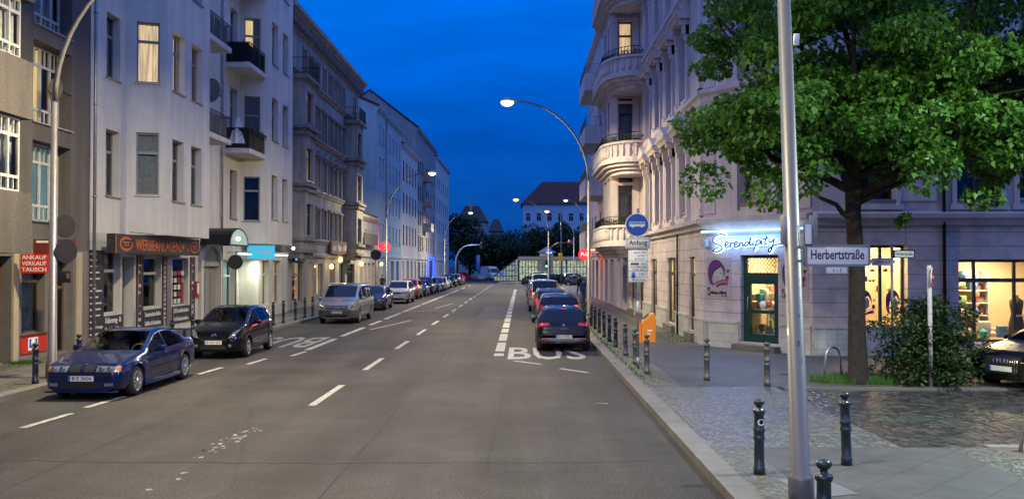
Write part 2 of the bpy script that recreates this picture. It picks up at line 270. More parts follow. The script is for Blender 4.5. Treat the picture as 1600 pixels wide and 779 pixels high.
# ------------------------------------------------------------------ geometry helpers
class MB:
    def __init__(s): s.v = []; s.f = []; s.mi = []; s.m = 0; s.sm = []; s.smooth = False
    def add(s, vs, fs, smooth=None):
        o = len(s.v); s.v += [tuple(p) for p in vs]
        for f in fs:
            s.f.append(tuple(i+o for i in f)); s.mi.append(s.m); s.sm.append(s.smooth if smooth is None else smooth)
    def cut(s):
        if not hasattr(s, 'cuts'): s.cuts = []
        s.cuts.append((len(s.v), len(s.f)))
    def build_each(s, name, mats, parent=None, Mx=None):
        b = [(0, 0)]+[c for c in s.cuts if c[0] > 0]
        if b[-1][0] < len(s.v): b.append((len(s.v), len(s.f)))
        for (v0, f0), (v1, f1) in zip(b, b[1:]):
            if v1 == v0: continue
            q = MB(); q.v = s.v[v0:v1]; q.f = [tuple(i-v0 for i in f) for f in s.f[f0:f1]]; q.mi = s.mi[f0:f1]; q.sm = s.sm[f0:f1]; q.build(name, mats, parent, Mx)
    def quad(s, a, b, c, d): s.add([a, b, c, d], [(0, 1, 2, 3)])
    def box(s, x0, x1, y0, y1, z0, z1):
        if x0 > x1: x0, x1 = x1, x0
        if y0 > y1: y0, y1 = y1, y0
        if z0 > z1: z0, z1 = z1, z0
        s.add([(x0, y0, z0), (x1, y0, z0), (x1, y1, z0), (x0, y1, z0), (x0, y0, z1), (x1, y0, z1), (x1, y1, z1), (x0, y1, z1)],
              [(3, 2, 1, 0), (4, 5, 6, 7), (0, 1, 5, 4), (1, 2, 6, 5), (2, 3, 7, 6), (3, 0, 4, 7)], False)
    def bevbox(s, x0, x1, y0, y1, z0, z1, b=.02):
        bm = bmesh.new(); bmesh.ops.create_cube(bm, size=1)
        for v in bm.verts: v.co = Vector(((x0+x1)/2+v.co.x*abs(x1-x0), (y0+y1)/2+v.co.y*abs(y1-y0), (z0+z1)/2+v.co.z*abs(z1-z0)))
        bmesh.ops.bevel(bm, geom=bm.edges[:], offset=b, segments=2, affect='EDGES', profile=.5)
        s.addbm(bm, True)
    def addbm(s, bm, smooth=False):
        bm.verts.ensure_lookup_table(); s.add([v.co[:] for v in bm.verts], [[v.index for v in f.verts] for f in bm.faces], smooth); bm.free()
    def prism(s, pts, y0, y1):          # polygon in local x,z extruded along y
        n = len(pts); vs = [(p[0], y0, p[1]) for p in pts]+[(p[0], y1, p[1]) for p in pts]
        s.add(vs, [tuple(range(n)), tuple(range(2*n-1, n-1, -1))]+[(i, i+n, (i+1) % n+n, (i+1) % n) for i in range(n)], False)
    def profile(s, prof, x0, x1):       # profile of (out, z) swept along local x; 'out' is towards the viewer (-y)
        n = len(prof); vs = [(x0, -p[0], p[1]) for p in prof]+[(x1, -p[0], p[1]) for p in prof]
        s.add(vs, [tuple(range(n)), tuple(range(2*n-1, n-1, -1))]+[(i, i+n, (i+1) % n+n, (i+1) % n) for i in range(n)], False)
    def zprism(s, pts, z0, z1):
        n = len(pts); vs = [(p[0], p[1], z0) for p in pts]+[(p[0], p[1], z1) for p in pts]
        s.add(vs, [tuple(range(n-1, -1, -1)), tuple(range(n, 2*n))]+[(i, (i+1) % n, (i+1) % n+n, i+n) for i in range(n)], False)
    def tube(s, path, rad, n=8, caps=True):
        path = [Vector(p) for p in path]; k = len(path)
        if not hasattr(rad, '__len__'): rad = [rad]*k
        vs = []; prev = None
        for i, p in enumerate(path):
            d = (path[min(i+1, k-1)]-path[max(i-1, 0)]); d = d.normalized() if d.length > 1e-9 else Vector((0, 0, 1))
            if prev is None:
                a = Vector((0, 0, 1)) if abs(d.z) < .9 else Vector((1, 0, 0)); a = a.cross(d).normalized()
            else:
                a = prev-d*prev.dot(d)
                a = a.normalized() if a.length > 1e-6 else d.orthogonal().normalized()
            prev = a; b = d.cross(a)
            for j in range(n):
                t = 2*math.pi*j/n; vs.append(p+(a*math.cos(t)+b*math.sin(t))*rad[i])
        fs = []
        for i in range(k-1):
            for j in range(n): fs.append((i*n+j, i*n+(j+1) % n, (i+1)*n+(j+1) % n, (i+1)*n+j))
        if caps: fs.append(tuple(range(n-1, -1, -1))); fs.append(tuple((k-1)*n+j for j in range(n)))
        s.add(vs, fs, n > 5)
    def lathe(s, prof, n=16, c=(0, 0, 0), axis='z', smooth=True):
        vs = []
        for r, h in prof:
            for j in range(n):
                t = 2*math.pi*j/n; a, b = r*math.cos(t), r*math.sin(t)
                vs.append({'z': (c[0]+a, c[1]+b, c[2]+h), 'x': (c[0]+h, c[1]+a, c[2]+b), 'y': (c[0]+b, c[1]+h, c[2]+a)}[axis])
        k = len(prof); fs = []
        for i in range(k-1):
            for j in range(n): fs.append((i*n+j, i*n+(j+1) % n, (i+1)*n+(j+1) % n, (i+1)*n+j))
        fs.append(tuple(range(n-1, -1, -1))); fs.append(tuple((k-1)*n+j for j in range(n)))
        s.add(vs, fs, smooth)
    def ball(s, c, r, n=10, sc=(1, 1, 1)):
        prof = []
        for i in range(n//2+1):
            t = math.pi*i/(n//2); prof.append((max(1e-4, math.sin(t)), -math.cos(t)))
        o = len(s.v); s.lathe(prof, n, (0, 0, 0))
        for i in range(o, len(s.v)):
            p = s.v[i]; s.v[i] = (c[0]+p[0]*r*sc[0], c[1]+p[1]*r*sc[1], c[2]+p[2]*r*sc[2])
    def wall(s, u0, u1, z0, z1, ops, depth=.2, y=0.0):
        us = sorted({u0, u1, *[min(max(o[0], u0), u1) for o in ops], *[min(max(o[1], u0), u1) for o in ops]})
        zs = sorted({z0, z1, *[min(max(o[2], z0), z1) for o in ops], *[min(max(o[3], z0), z1) for o in ops]})
        for i in range(len(us)-1):
            for j in range(len(zs)-1):
                cu, cz = (us[i]+us[i+1])/2, (zs[j]+zs[j+1])/2
                if any(o[0] < cu < o[1] and o[2] < cz < o[3] for o in ops): continue
                s.quad((us[i], y, zs[j]), (us[i+1], y, zs[j]), (us[i+1], y, zs[j+1]), (us[i], y, zs[j+1]))
        for o in ops:
            a, b, c, d = o[:4]; q = y+(o[4] if len(o) > 4 and isinstance(o[4], float) else depth)
            s.quad((a, y, c), (a, q, c), (a, q, d), (a, y, d)); s.quad((b, y, c), (b, y, d), (b, q, d), (b, q, c))
            s.quad((a, y, d), (a, q, d), (b, q, d), (b, y, d)); s.quad((a, y, c), (b, y, c), (b, q, c), (a, q, c))
    def text(s, st, u, z, h, y=0.0, width=None, align='CENTER', thick=.004, rot=0, vertical=False):
        if vertical:
            for i, ch in enumerate(st):
                if ch != ' ': s.text(ch, u, z-i*h*1.18, h, y, None, align, thick)
            return
        vs, fs, w, hh = text_geo(st)
        k = h/.70; kx = k if width is None else width/max(w, 1e-6)
        x0 = {'CENTER': -w/2, 'LEFT': 0, 'RIGHT': -w}[align]
        cr, sr = math.cos(R(rot)), math.sin(R(rot)); out = []
        for p in vs:
            a, b = (p[0]+x0)*kx, p[1]*k
            out.append((u+a*cr-b*sr, y-p[2]*thick, z+a*sr+b*cr))
        s.add(out, fs, False)
    def build(s, name, mats, parent=None, Mx=None, link=True):
        me = bpy.data.meshes.new(name)
        vs = s.v
        if Mx is not None:
            pl = WL.get(parent.name, Vector()) if parent else Vector()
            vs = [tuple((Mx @ Vector(p))-pl) for p in vs]
        me.from_pydata(vs, [], s.f)
        if not isinstance(mats, (list, tuple)): mats = [mats]
        for m in mats: me.materials.append(M[m] if isinstance(m, str) else m)
        me.polygons.foreach_set('material_index', s.mi); me.polygons.foreach_set('use_smooth', s.sm); me.update()
        o = bpy.data.objects.new(name, me)
        if link: C.objects.link(o)
        if parent:
            o.parent = parent
            WL[o.name] = WL.get(parent.name, Vector())
        return o
WL = {}
_tx = {}
def text_geo(st):
    if st in _tx: return _tx[st]
    cu = bpy.data.curves.new('lettering', 'FONT'); cu.body = st; cu.size = 1; cu.extrude = 1.0; cu.resolution_u = 2; cu.offset = .012
    o = bpy.data.objects.new('lettering', cu); C.objects.link(o)
    dg = bpy.context.evaluated_depsgraph_get(); me = bpy.data.meshes.new_from_object(o.evaluated_get(dg))
    vs = [v.co[:] for v in me.vertices]; fs = [tuple(p.vertices) for p in me.polygons]
    bpy.data.objects.remove(o); bpy.data.curves.remove(cu); bpy.data.meshes.remove(me)
    x0 = min([v[0] for v in vs] or [0]); x1 = max([v[0] for v in vs] or [1])
    vs = [(v[0]-x0, v[1], v[2]) for v in vs]
    _tx[st] = (vs, fs, x1-x0, 1); return _tx[st]
def F(x, y, a, z=0): return Matrix.Translation((x, y, z)) @ Matrix.Rotation(R(a), 4, 'Z')
def thing(name, label, cat, loc=(0, 0, 0), rz=0, group=None):
    o = bpy.data.objects.new(name, None); o.empty_display_size = .3; C.objects.link(o)
    o.location = loc; o.rotation_euler = (0, 0, R(rz)); WL[o.name] = Vector(loc)
    return tag(o, label, cat, group)
def tag(o, label, cat, group=None):
    o['label'] = label; o['category'] = cat
    if group: o['group'] = group
    return o
def struct(o): o['kind'] = 'structure'; return o
def stuff(o, label, cat): o['kind'] = 'stuff'; o['label'] = label; o['category'] = cat; return o
def copy_tree(o, parent=None):
    c = o.copy(); C.objects.link(c); c.parent = parent
    WL[c.name] = Vector(c.location) if parent is None else WL.get(parent.name, Vector())
    for ch in o.children: copy_tree(ch, c)
    return c
ORD = ['first', 'second', 'third', 'fourth', 'fifth', 'sixth', 'seventh', 'eighth', 'ninth', 'tenth', 'eleventh', 'twelfth', 'thirteenth', 'fourteenth']
def area(name, loc, energy, col, size=.4, rot=(0, 0, 0), parent=None, spread=180, sy=None):
    d = bpy.data.lights.new(name, 'AREA'); d.energy = energy; d.color = col; d.size = size; d.spread = R(spread)
    if sy: d.shape = 'RECTANGLE'; d.size_y = sy
    else: d.shape = 'DISK'
    o = bpy.data.objects.new(name, d); C.objects.link(o); o.location = loc; o.rotation_euler = [R(a) for a in rot]
    if parent: o.parent = parent; o.location = Vector(loc)-WL.get(parent.name, Vector())
    return o
def point(name, loc, energy, col, size=.05, parent=None):
    d = bpy.data.lights.new(name, 'POINT'); d.energy = energy; d.color = col; d.shadow_soft_size = size
    o = bpy.data.objects.new(name, d); C.objects.link(o); o.location = loc
    if parent: o.parent = parent; o.location = Vector(loc)-WL.get(parent.name, Vector())
    return o

# windows: frame (part) > pane, curtain (sub-parts); meshes are shared by size and style
_wc = {}
def window_meshes(w, h, style, fr, inner):
    key = (round(w, 2), round(h, 2), style, fr, inner)
    if key in _wc: return _wc[key]
    f = .06 if w > .7 else .045; b = MB()
    b.box(0, f, 0, .07, 0, h); b.box(w-f, w, 0, .07, 0, h); b.box(f, w-f, 0, .07, 0, f); b.box(f, w-f, 0, .07, h-f, h)
    zt = h*.68
    if style in ('T', 'TT'):
        b.box(f, w-f, -.015, .06, zt-.05, zt+.05)
        b.box(w/2-.04, w/2+.04, -.01, .06, f, zt-.05)
        if style == 'TT': b.box(w/2-.03, w/2+.03, 0, .06, zt+.05, h-f)
    elif style == 'H': b.box(f, w-f, -.015, .06, zt-.05, zt+.05)
    elif style == 'I': b.box(w/2-.04, w/2+.04, -.01, .06, f, h-f)
    elif style == 'G':        # large white multi-light window
        n = max(2, round(w/.55))
        for z in (h*.2, h*.76): b.box(f, w-f, -.012, .06, z-.04, z+.04)
        for i in range(1, n): b.box(w*i/n-.035, w*i/n+.035, -.02, .065, f, h-f)
        for i in range(n):
            for z0, z1 in ((f, h*.2), (h*.76, h-f)): b.box(w*(i+.5)/n-.015, w*(i+.5)/n+.015, .0, .05, z0, z1)
    fm = b.build('window_frame', fr, link=False).data
    p = MB(); p.quad((f*.5, .035, f*.5), (w-f*.5, .035, f*.5), (w-f*.5, .035, h-f*.5), (f*.5, .035, h-f*.5))
    pm = p.build('pane', 'glass', link=False).data
    c = MB(); D = .45
    c.quad((0, D, 0), (w, D, 0), (w, D, h), (0, D, h)); c.quad((0, .071, 0), (0, D, 0), (0, D, h), (0, .071, h)); c.quad((w, .071, 0), (w, .071, h), (w, D, h), (w, D, 0))
    c.quad((0, .071, h), (0, D, h), (w, D, h), (w, .071, h)); c.quad((0, .071, 0), (w, .071, 0), (w, D, 0), (0, D, 0))
    kind = inner.split(':')
    cm_name = kind[1] if len(kind) > 1 else 'curtain'
    if kind[0] != 'dark':
        c.m = 1; n = max(10, int(w*14)); rnd = random.Random(int(w*100)+int(h*10)); ph = rnd.random()*6
        spans = {'full': [(0.02, .98)], 'side': [(.02, .3), (.7, .98)], 'half': [(.02, .55)], 'low': [(.02, .98)]}[kind[0]]
        for a, e_ in spans:
            us = [w*(a+(e_-a)*i/n) for i in range(n+1)]; ztop = h*.97 if kind[0] != 'low' else h*.45
            vs = []
            for u in us:
                yy = .16+.022*math.sin(u*38+ph)+.012*math.sin(u*71)
                vs += [(u, yy, .03), (u, yy, ztop)]
            c.add(vs, [(2*i, 2*i+2, 2*i+3, 2*i+1) for i in range(n)], True)
    cm = c.build('curtain', ['room', cm_name], link=False).data
    for ob in [o for o in bpy.data.objects if o.users == 0]: bpy.data.objects.remove(ob)
    _wc[key] = (fm, pm, cm); return _wc[key]
WR = random.Random(5)
def window(parent, Fm, u0, u1, z0, z1, style='T', fr='white_frame', inner=None, depth=.2, sill='zinc', name='window'):
    if inner is None: inner = WR.choice(['full', 'full', 'side', 'full:curtain_dk', 'full:curtain_dk', 'full', 'half'])
    fm, pm, cm = window_meshes(u1-u0, z1-z0, style, fr, inner)
    o = bpy.data.objects.new(name, fm); C.objects.link(o); o.parent = parent
    Mx = Fm @ Matrix.Translation((u0, depth-.001, z0)); Mx.translation -= WL[parent.name]; o.matrix_local = Mx
    p = bpy.data.objects.new('pane', pm); C.objects.link(p); p.parent = o
    c = bpy.data.objects.new('curtain', cm); C.objects.link(c); c.parent = o
    if inner.split(':')[-1].startswith('lit'): o['label'] = 'window lit warm from inside'
    if sill:
        b = MB(); b.box(-.05, u1-u0+.05, -depth-.06, -.003, -.05, -.003); s = b.build('sill', sill, o)
    return o
def shop_room(parent, Fm, u0, u1, z0, z1, y0, depth, wallm, energy, col=(1, .72, .38), floor=None):
    b = MB()
    b.quad((u0, y0+depth, z0), (u1, y0+depth, z0), (u1, y0+depth, z1), (u0, y0+depth, z1)); b.quad((u0, y0, z0), (u0, y0+depth, z0), (u0, y0+depth, z1), (u0, y0, z1))
    b.quad((u1, y0, z0), (u1, y0, z1), (u1, y0+depth, z1), (u1, y0+depth, z0)); b.quad((u0, y0, z1), (u0, y0+depth, z1), (u1, y0+depth, z1), (u1, y0, z1)); b.quad((u0, y0, z0), (u1, y0, z0), (u1, y0+depth, z0), (u0, y0+depth, z0))
    o = b.build('shop_interior', wallm, parent, Fm)
    if energy:
        p = Fm @ Vector(((u0+u1)/2, y0+depth*.45, z1-.05))
        a = area('shop_lamp', p, energy, col, min(1.0, (u1-u0)*.6)); a.rotation_euler = (0, 0, 0)
        a.parent = o; a.location = p-WL[parent.name]
    return o
# ------------------------------------------------------------------ ground, road, pavements
M['rust'] = brick('lamplit_rusticated_rose', (.64, .555, .575), (.62, .54, .56), (.32, .28, .28), 9, .42, .82, .014, .4, axis='XZ', offset=0)  # same rose with the lamp and sky tint in its colour
def sheet(name, m, x0, x1, y0, y1, z):
    b = MB(); b.quad((x0, y0, z), (x1, y0, z), (x1, y1, z), (x0, y1, z)); return struct(b.build(name, m))
sheet('ground', 'asphalt', -900, 900, -300, 1500, -.03)
sheet('road', 'asphalt', -10.62, 2.47, -30, 142, 0)
def slab(name, m, rects, z0=-.02, z1=.12):
    b = MB()
    for x0, x1, y0, y1 in rects: b.box(x0, x1, y0, y1, z0, z1)
    return struct(b.build(name, m))
slab('pavement_left', 'slabs_left', [(-18, -10.95, -30, 138)])
slab('kerb_left', 'kerb', [(-10.95, -10.62, -30, 138)], -.02, .124)
slab('kerb_right', 'kerb', [(2.45, 2.78, -30, 96)], -.02, .124)
slab('pavement_right', 'slabs', [(2.78, 8.5, 19.9, 96), (8.5, 45, 19.9, 27.5)])
slab('pavement_corner', 'slabs', [(2.78, 6.3, -30, 13.3)])
slab('pavement_crossing', 'mosaic_plain', [(2.78, 5.6, 13.3, 19.9)], -.02, .116)
slab('side_street', 'setts', [(5.6, 60, 13.3, 19.9)], -.02, .07)
slab('pavement_verge', 'earth', [(6.9, 60, -30, 13.3)], -.02, .12)
slab('mosaic_strip_corner', 'mosaic', [(6.3, 6.9, -30, 13.3)], -.02, .122)
slab('side_street_kerb', 'kerb', [(6.9, 60, 13.3, 13.52), (5.75, 60, 19.68, 19.9)], -.02, .126)
sheet('mosaic_strip_kerb', 'mosaic', 2.78, 3.55, 19.9, 96, .1245)
sheet('mosaic_strip_kerb_near', 'mosaic', 2.78, 3.35, -30, 13.3, .1245)
sheet('mosaic_strip_wall', 'mosaic', 5.3, 6.15, 30, 96, .1245)
sheet('mosaic_strip_left', 'mosaic', -10.95, -11.75, -30, 138, .1245)
sheet('mosaic_strip_left_wall', 'mosaic', -13.2, -14.6, -30, 138, .1245)
slab('traffic_island', 'kerb', [(-3.6, 1.4, 140, 146)], -.02, .14)
slab('square_paving', 'slabs', [(2.78, 60, 96, 190)], -.02, .11)
b = MB(); b.quad((3.36, 10.4, .126), (3.95, 10.6, .126), (3.75, 11.5, .126), (3.2, 11.3, .126)); struct(b.build('utility_cover', 'zinc'))
# road markings
b = MB()
for k in range(-2, 19):
    y0 = 17.9+6.05*k
    if y0 < 14.5: continue
    b.quad((-4.27, y0, .004), (-4.12, y0, .004), (-4.12, y0+3.05, .004), (-4.27, y0+3.05, .004))
struct(b.build('centre_line', 'paint'))
b = MB()
y = 27.9
b.quad((-.86, 27.7, .004), (-.56, 27.7, .004), (-.56, 28.5, .004), (-.86, 28.5, .004))
k = 0; y = 29.2
while y < 100:
    L_ = 3.3 if k % 3 < 2 else 2.2
    b.quad((-.86, y, .004), (-.56, y, .004), (-.56, y+L_, .004), (-.86, y+L_, .004)); y += L_+.75; k += 1
struct(b.build('bus_lane_line', 'paint'))
b = MB()
for x, y in ((-8.62, 12.6), (-8.6, 15.4), (-8.58, 17.6), (-8.3, 23.0), (-7.75, 25.3), (-7.1, 27.6)):
    b.quad((x-.07, y, .004), (x+.07, y, .004), (x+.16, y+1.5, .004), (x+.02, y+1.5, .004))
y = 29.6
for L_, g in ((4.5, 1.2), (5, 1.6), (3.2, 1.3), (6, 1.2), (9, 1), (12, .7), (24, 6), (6, 6), (6, 6)):
    b.quad((-7.2, y, .004), (-6.98, y, .004), (-6.98, y+L_, .004), (-7.2, y+L_, .004)); y += L_+g
struct(b.build('parking_lane_line', 'paint'))
b = MB()
def stripe(x0, y0, x1, y1, w):
    d = Vector((x1-x0, y1-y0)).normalized(); n = Vector((-d.y, d.x))*w/2
    b.quad((x0-n.x, y0-n.y, .0042), (x0+n.x, y0+n.y, .0042), (x1+n.x, y1+n.y, .0042), (x1-n.x, y1-n.y, .0042))
stripe(-.22, 26.3, .55, 25.4, .14); stripe(1.05, 24.35, 1.75, 23.4, .14)
stripe(-9.1, 52.5, -5.2, 55.5, .12); stripe(-5.6, 58, -5.0, 66, .12); stripe(-6.6, 38.8, -5.6, 45.5, .1)
stripe(1.5, 18.3, 1.75, 18.2, .05)
struct(b.build('lane_tick_marks', 'paint'))
b = MB(); rnd = random.Random(3)
for i in range(55):
    t = rnd.random(); x = -4.55+.85*(1-t)*-.3+rnd.gauss(0, .09); y = 13.0+2.4*t; s = .008+.03*rnd.random()
    b.quad((x-s, y-s, .004), (x+s, y-s*.6, .004), (x+s*.8, y+s*2, .004), (x-s*.9, y+s*1.6, .004))
for x, y in ((-4.55, 12.1), (-4.5, 11.75), (-4.65, 11.2)): b.add([(x+.06*(.7+.3*math.sin(5*k_+y*9))*math.cos(2*math.pi*k_/9), y+.07*(.7+.3*math.cos(7*k_+x*5))*math.sin(2*math.pi*k_/9), .004) for k_ in range(9)], [tuple(range(9))])
struct(b.build('worn_centre_line_scraps', 'paint_old'))
b = MB()
for x0, y0, x1, y1 in ((-2.4, 48, -.9, 60),): b.quad((x0, y0, .0022), (x1, y0+.1, .0022), (x1-.05, y1, .0022), (x0+.04, y1-.1, .0022))
struct(b.build('asphalt_repair_patch', 'patch'))
b = MB(); rs = random.Random(17)
def seam(x0, y0, x1, y1, w, n=24, amp=.06):
    pts = []; dx, dy = x1-x0, y1-y0; L_ = math.hypot(dx, dy); nx, ny = -dy/L_, dx/L_; o = 0
    for i in range(n+1):
        o = o*.8+rs.gauss(0, amp); t = i/n; pts.append((x0+dx*t+nx*o, y0+dy*t+ny*o))
    for p, q in zip(pts, pts[1:]):
        ww = w*rs.uniform(.5, 1.2); b.quad((p[0]-nx*ww, p[1]-ny*ww, .003), (p[0]+nx*ww, p[1]+ny*ww, .003), (q[0]+nx*ww, q[1]+ny*ww, .003), (q[0]-nx*ww, q[1]-ny*ww, .003))
seam(-2.45, 9, -2.3, 100, .012, 90, .02); seam(-6.5, 9, -6.4, 100, .012, 90, .02); seam(-10.4, 12.6, 2.3, 12.9, .012, 40, .04); seam(-10.4, 31.2, 2.3, 30.6, .012, 40, .05); 
struct(b.build('tar_seam', 'tar'))
def road_text(name, st, x, y, w, h, rot, m='paint'):
    vs, fs, tw, _ = text_geo(st); bm = MB(); kx = w/tw; ky = h/.70
    pts = []
    for p in vs:
        a, c = p[0]*kx-w/2, p[1]*ky-h/2
        if rot: a, c = -a, -c
        pts.append((x+a, y+c, .0042 if p[2] > 0 else .0015))
    bm.add(pts, fs, False); return struct(bm.build(name, m))
road_text('bus_lettering', 'BUS', .78, 28.7, 2.4, 3.7, False)
road_text('bus_lettering', 'BUS', -8.55, 32.6, 2.3, 4.2, True, 'paint_old')
b = MB()
for x, y in ((6.6, 22.3),): b.lathe([(.3, 0), (.3, .004)], 20, (x, y, .004 if x < 2 else .122))
struct(b.build('manhole_cover', 'iron'))

# ------------------------------------------------------------------ building helpers
def body(parent, Fm, u0, u1, D, z1, wm, roof='flat', rm='dark_roof', over=.3, rh=3.5):
    b = MB()
    b.quad((u0, 0.001, 0), (u0, 0.001, z1), (u0, D, z1), (u0, D, 0)); b.quad((u1, 0.001, 0), (u1, D, 0), (u1, D, z1), (u1, 0.001, z1)); b.quad((u0, D, 0), (u0, D, z1), (u1, D, z1), (u1, D, 0))
    if roof == 'gable':
        b.add([(u0, 0.001, z1), (u0, D, z1), (u0, D*.45, z1+rh)], [(0, 1, 2)]); b.add([(u1, 0.001, z1), (u1, D*.45, z1+rh), (u1, D, z1)], [(0, 1, 2)])
    b.build('side_wall', wm, parent, Fm)
    r = MB()
    if roof == 'flat': r.box(u0, u1, -.05, D+.05, z1+.002, z1+.25)
    else:
        for a, c in ((-over, .45*D), (D+.2, .45*D)):
            za = z1-.1
            r.add([(u0-.15, a, za), (u1+.15, a, za), (u1+.15, c, z1+rh), (u0-.15, c, z1+rh), (u0-.15, a, za+.18), (u1+.15, a, za+.18), (u1+.15, c, z1+rh+.18), (u0-.15, c, z1+rh+.18)],
                  [(3, 2, 1, 0), (4, 5, 6, 7), (0, 1, 5, 4), (1, 2, 6, 5), (2, 3, 7, 6), (3, 0, 4, 7)])
    r.build('roof', rm, parent, Fm)
def railing(parent, pts, z0, h, m='iron', step=.12, name='railing', solid=None):
    b = MB()
    for i in range(len(pts)-1):
        p, q = Vector((*pts[i], 0)), Vector((*pts[i+1], 0)); n = max(1, int((q-p).length/step))
        for z in (z0+.06, z0+h): b.tube([(p.x, p.y, z), (q.x, q.y, z)], .02, 5)
        for k in range(n+1):
            a = p.lerp(q, k/n); b.tube([(a.x, a.y, z0), (a.x, a.y, z0+h)], .011, 4)
    o = b.build(name, m, parent, Matrix.Identity(4)); return o
def downpipe(parent, x, y, z1, m='zinc', r=.055):
    b = MB(); b.tube([(x, y, .12), (x, y, z1)], r, 8)
    for z in (2, 5, 8, 11, 14):
        if z < z1: b.lathe([(r+.02, 0), (r+.02, .06)], 8, (x, y, z))
    b.build('downpipe', m, parent, Matrix.Identity(4))

# ================================================================== LEFT SIDE
# ---- grey block
FX = -14.0; F0 = F(FX, 0, 90)
g = thing('grey_apartment_building', 'grey pebble-dash apartment block with white grid windows at the left edge', 'building', (FX, 18, 0))
ops = [(22.6, 24.45, .125, 3.05, .3), (24.95, 26.2, .85, 3.05, .2), (26.75, 27.85, .125, 3.05, .3)]
rows = [(4.1, 6.4), (6.95, 9.3), (9.78, 12.1), (12.6, 14.9)]
ops += [(25.45, 27.65, a, c, .4) for a, c in rows]
b = MB(); b.wall(6, 28.85, 0, 3.25, [o for o in ops if o[2] < 3]); b.build('shopfront_wall', 'grey_smooth', g, F0)
b = MB(); b.wall(6, 28.85, 3.25, 18, [o for o in ops if o[2] > 3]); b.build('wall', 'grey_render', g, F0)
body(g, F0, 6, 28.85, 12, 18, 'grey_smooth')
b = MB()
for a, c in ((24.47, 24.72), (26.35, 26.62), (28.0, 28.3)): b.box(a, c, -.06, -.001, .12, 3.2); b.cut()
b.build_each('pilaster', 'beige', g, F0)
for i, (a, c) in enumerate(rows): window(g, F0, 25.45, 27.65, a, c, 'G', 'white_frame', ['full:lit_teal', 'half:lit_yellow', 'full:curtain', 'dark'][i], .4)
b = MB()
for z0, z1 in ((3.1, 4.65), (6.56, 8.04), (9.6, 11.0), (12.5, 14)): b.box(17, 23.1, -1.3, -.002, z0, z1)
b.box(17, 22.95, -.75, -.002, 4.65, 18); b.build('bay', 'grey_render', g, F0)
for z0, z1 in ((4.66, 6.54), (8.06, 9.58), (11.02, 12.48)): window(g, F0, 20.1, 22.75, z0, z1, 'G', 'white_frame', 'side', -1.15, None, 'bay_window')
window(g, F0, 22.6, 24.45, .125, 3.05, 'I', 'red_frame', 'dark', .3, None, 'door')
window(g, F0, 24.95, 26.2, .85, 3.05, 'H', 'brown_frame', 'full:curtain_dk', .2, 'red_frame', 'shop_window')
window(g, F0, 26.75, 27.85, .125, 3.05, 'H', 'brown_frame', 'full:curtain_dk', .3, None, 'door')
b = MB(); b.box(24.9, 26.25, -.03, -.002, .3, .8); b.build('poster_panel', 'red_sign', g, F0)
downpipe(g, FX+.12, 28.95, 18)
b = MB(); b.box(25.25, 25.75, -.045, -.033, .38, .74); b.m = 1; b.box(25.3, 25.7, -.05, -.046, .45, .7); b.m = 2; b.lathe([(.13, 0), (.13, .004)], 14, (25.5, -.056, .575), 'y'); o = b.build('advertising_poster', ['white_sign', 'blue_sign', 'chalk'], None, F0)
tag(o, 'small blue space poster on the red panel under the shop window', 'poster')

# ---- white block with bays
FX = -14.3; F1 = F(FX, 0, 90)
w1 = thing('white_apartment_building', 'white plastered apartment block with two bays and iron balconies', 'building', (FX, 40, 0))
H1 = 21
rows = [(5.2, 7.5), (9.3, 11.55), (13.3, 15.5), (17.3, 19.4)]
ops_g = [(30.45, 31.8, 1.1, 3.3, .2), (31.95, 32.9, .125, 3.1, .35), (33.7, 35.4, 1.15, 3.1, .2), (36.55, 38.3, 1.1, 3.1, .2), (42.75, 44.6, .6, 3.05, .25)]
arch = (39.8, 42.1, .125, 2.75, .35)
ops_u = [(30.6, 31.65, a, c, .25) for a, c in rows]+[(38.4, 39.4, a-.1, c, .25) for a, c in rows]+[(43.7, 44.8, a-.1, c, .25) for a, c in rows]
b = MB(); b.wall(28.9, 51.6, 0, 3.9, ops_g+[arch]); b.build('shopfront_wall', 'white_plaster_b', w1, F1)
b = MB(); b.wall(28.9, 51.6, 3.9, H1, ops_u); b.build('wall', 'white_plaster', w1, F1)
body(w1, F1, 28.9, 51.6, 12, H1, 'white_plaster')
for o in ops_u: window(w1, F1, *o[:4], 'T', 'grey_frame', None, .25)
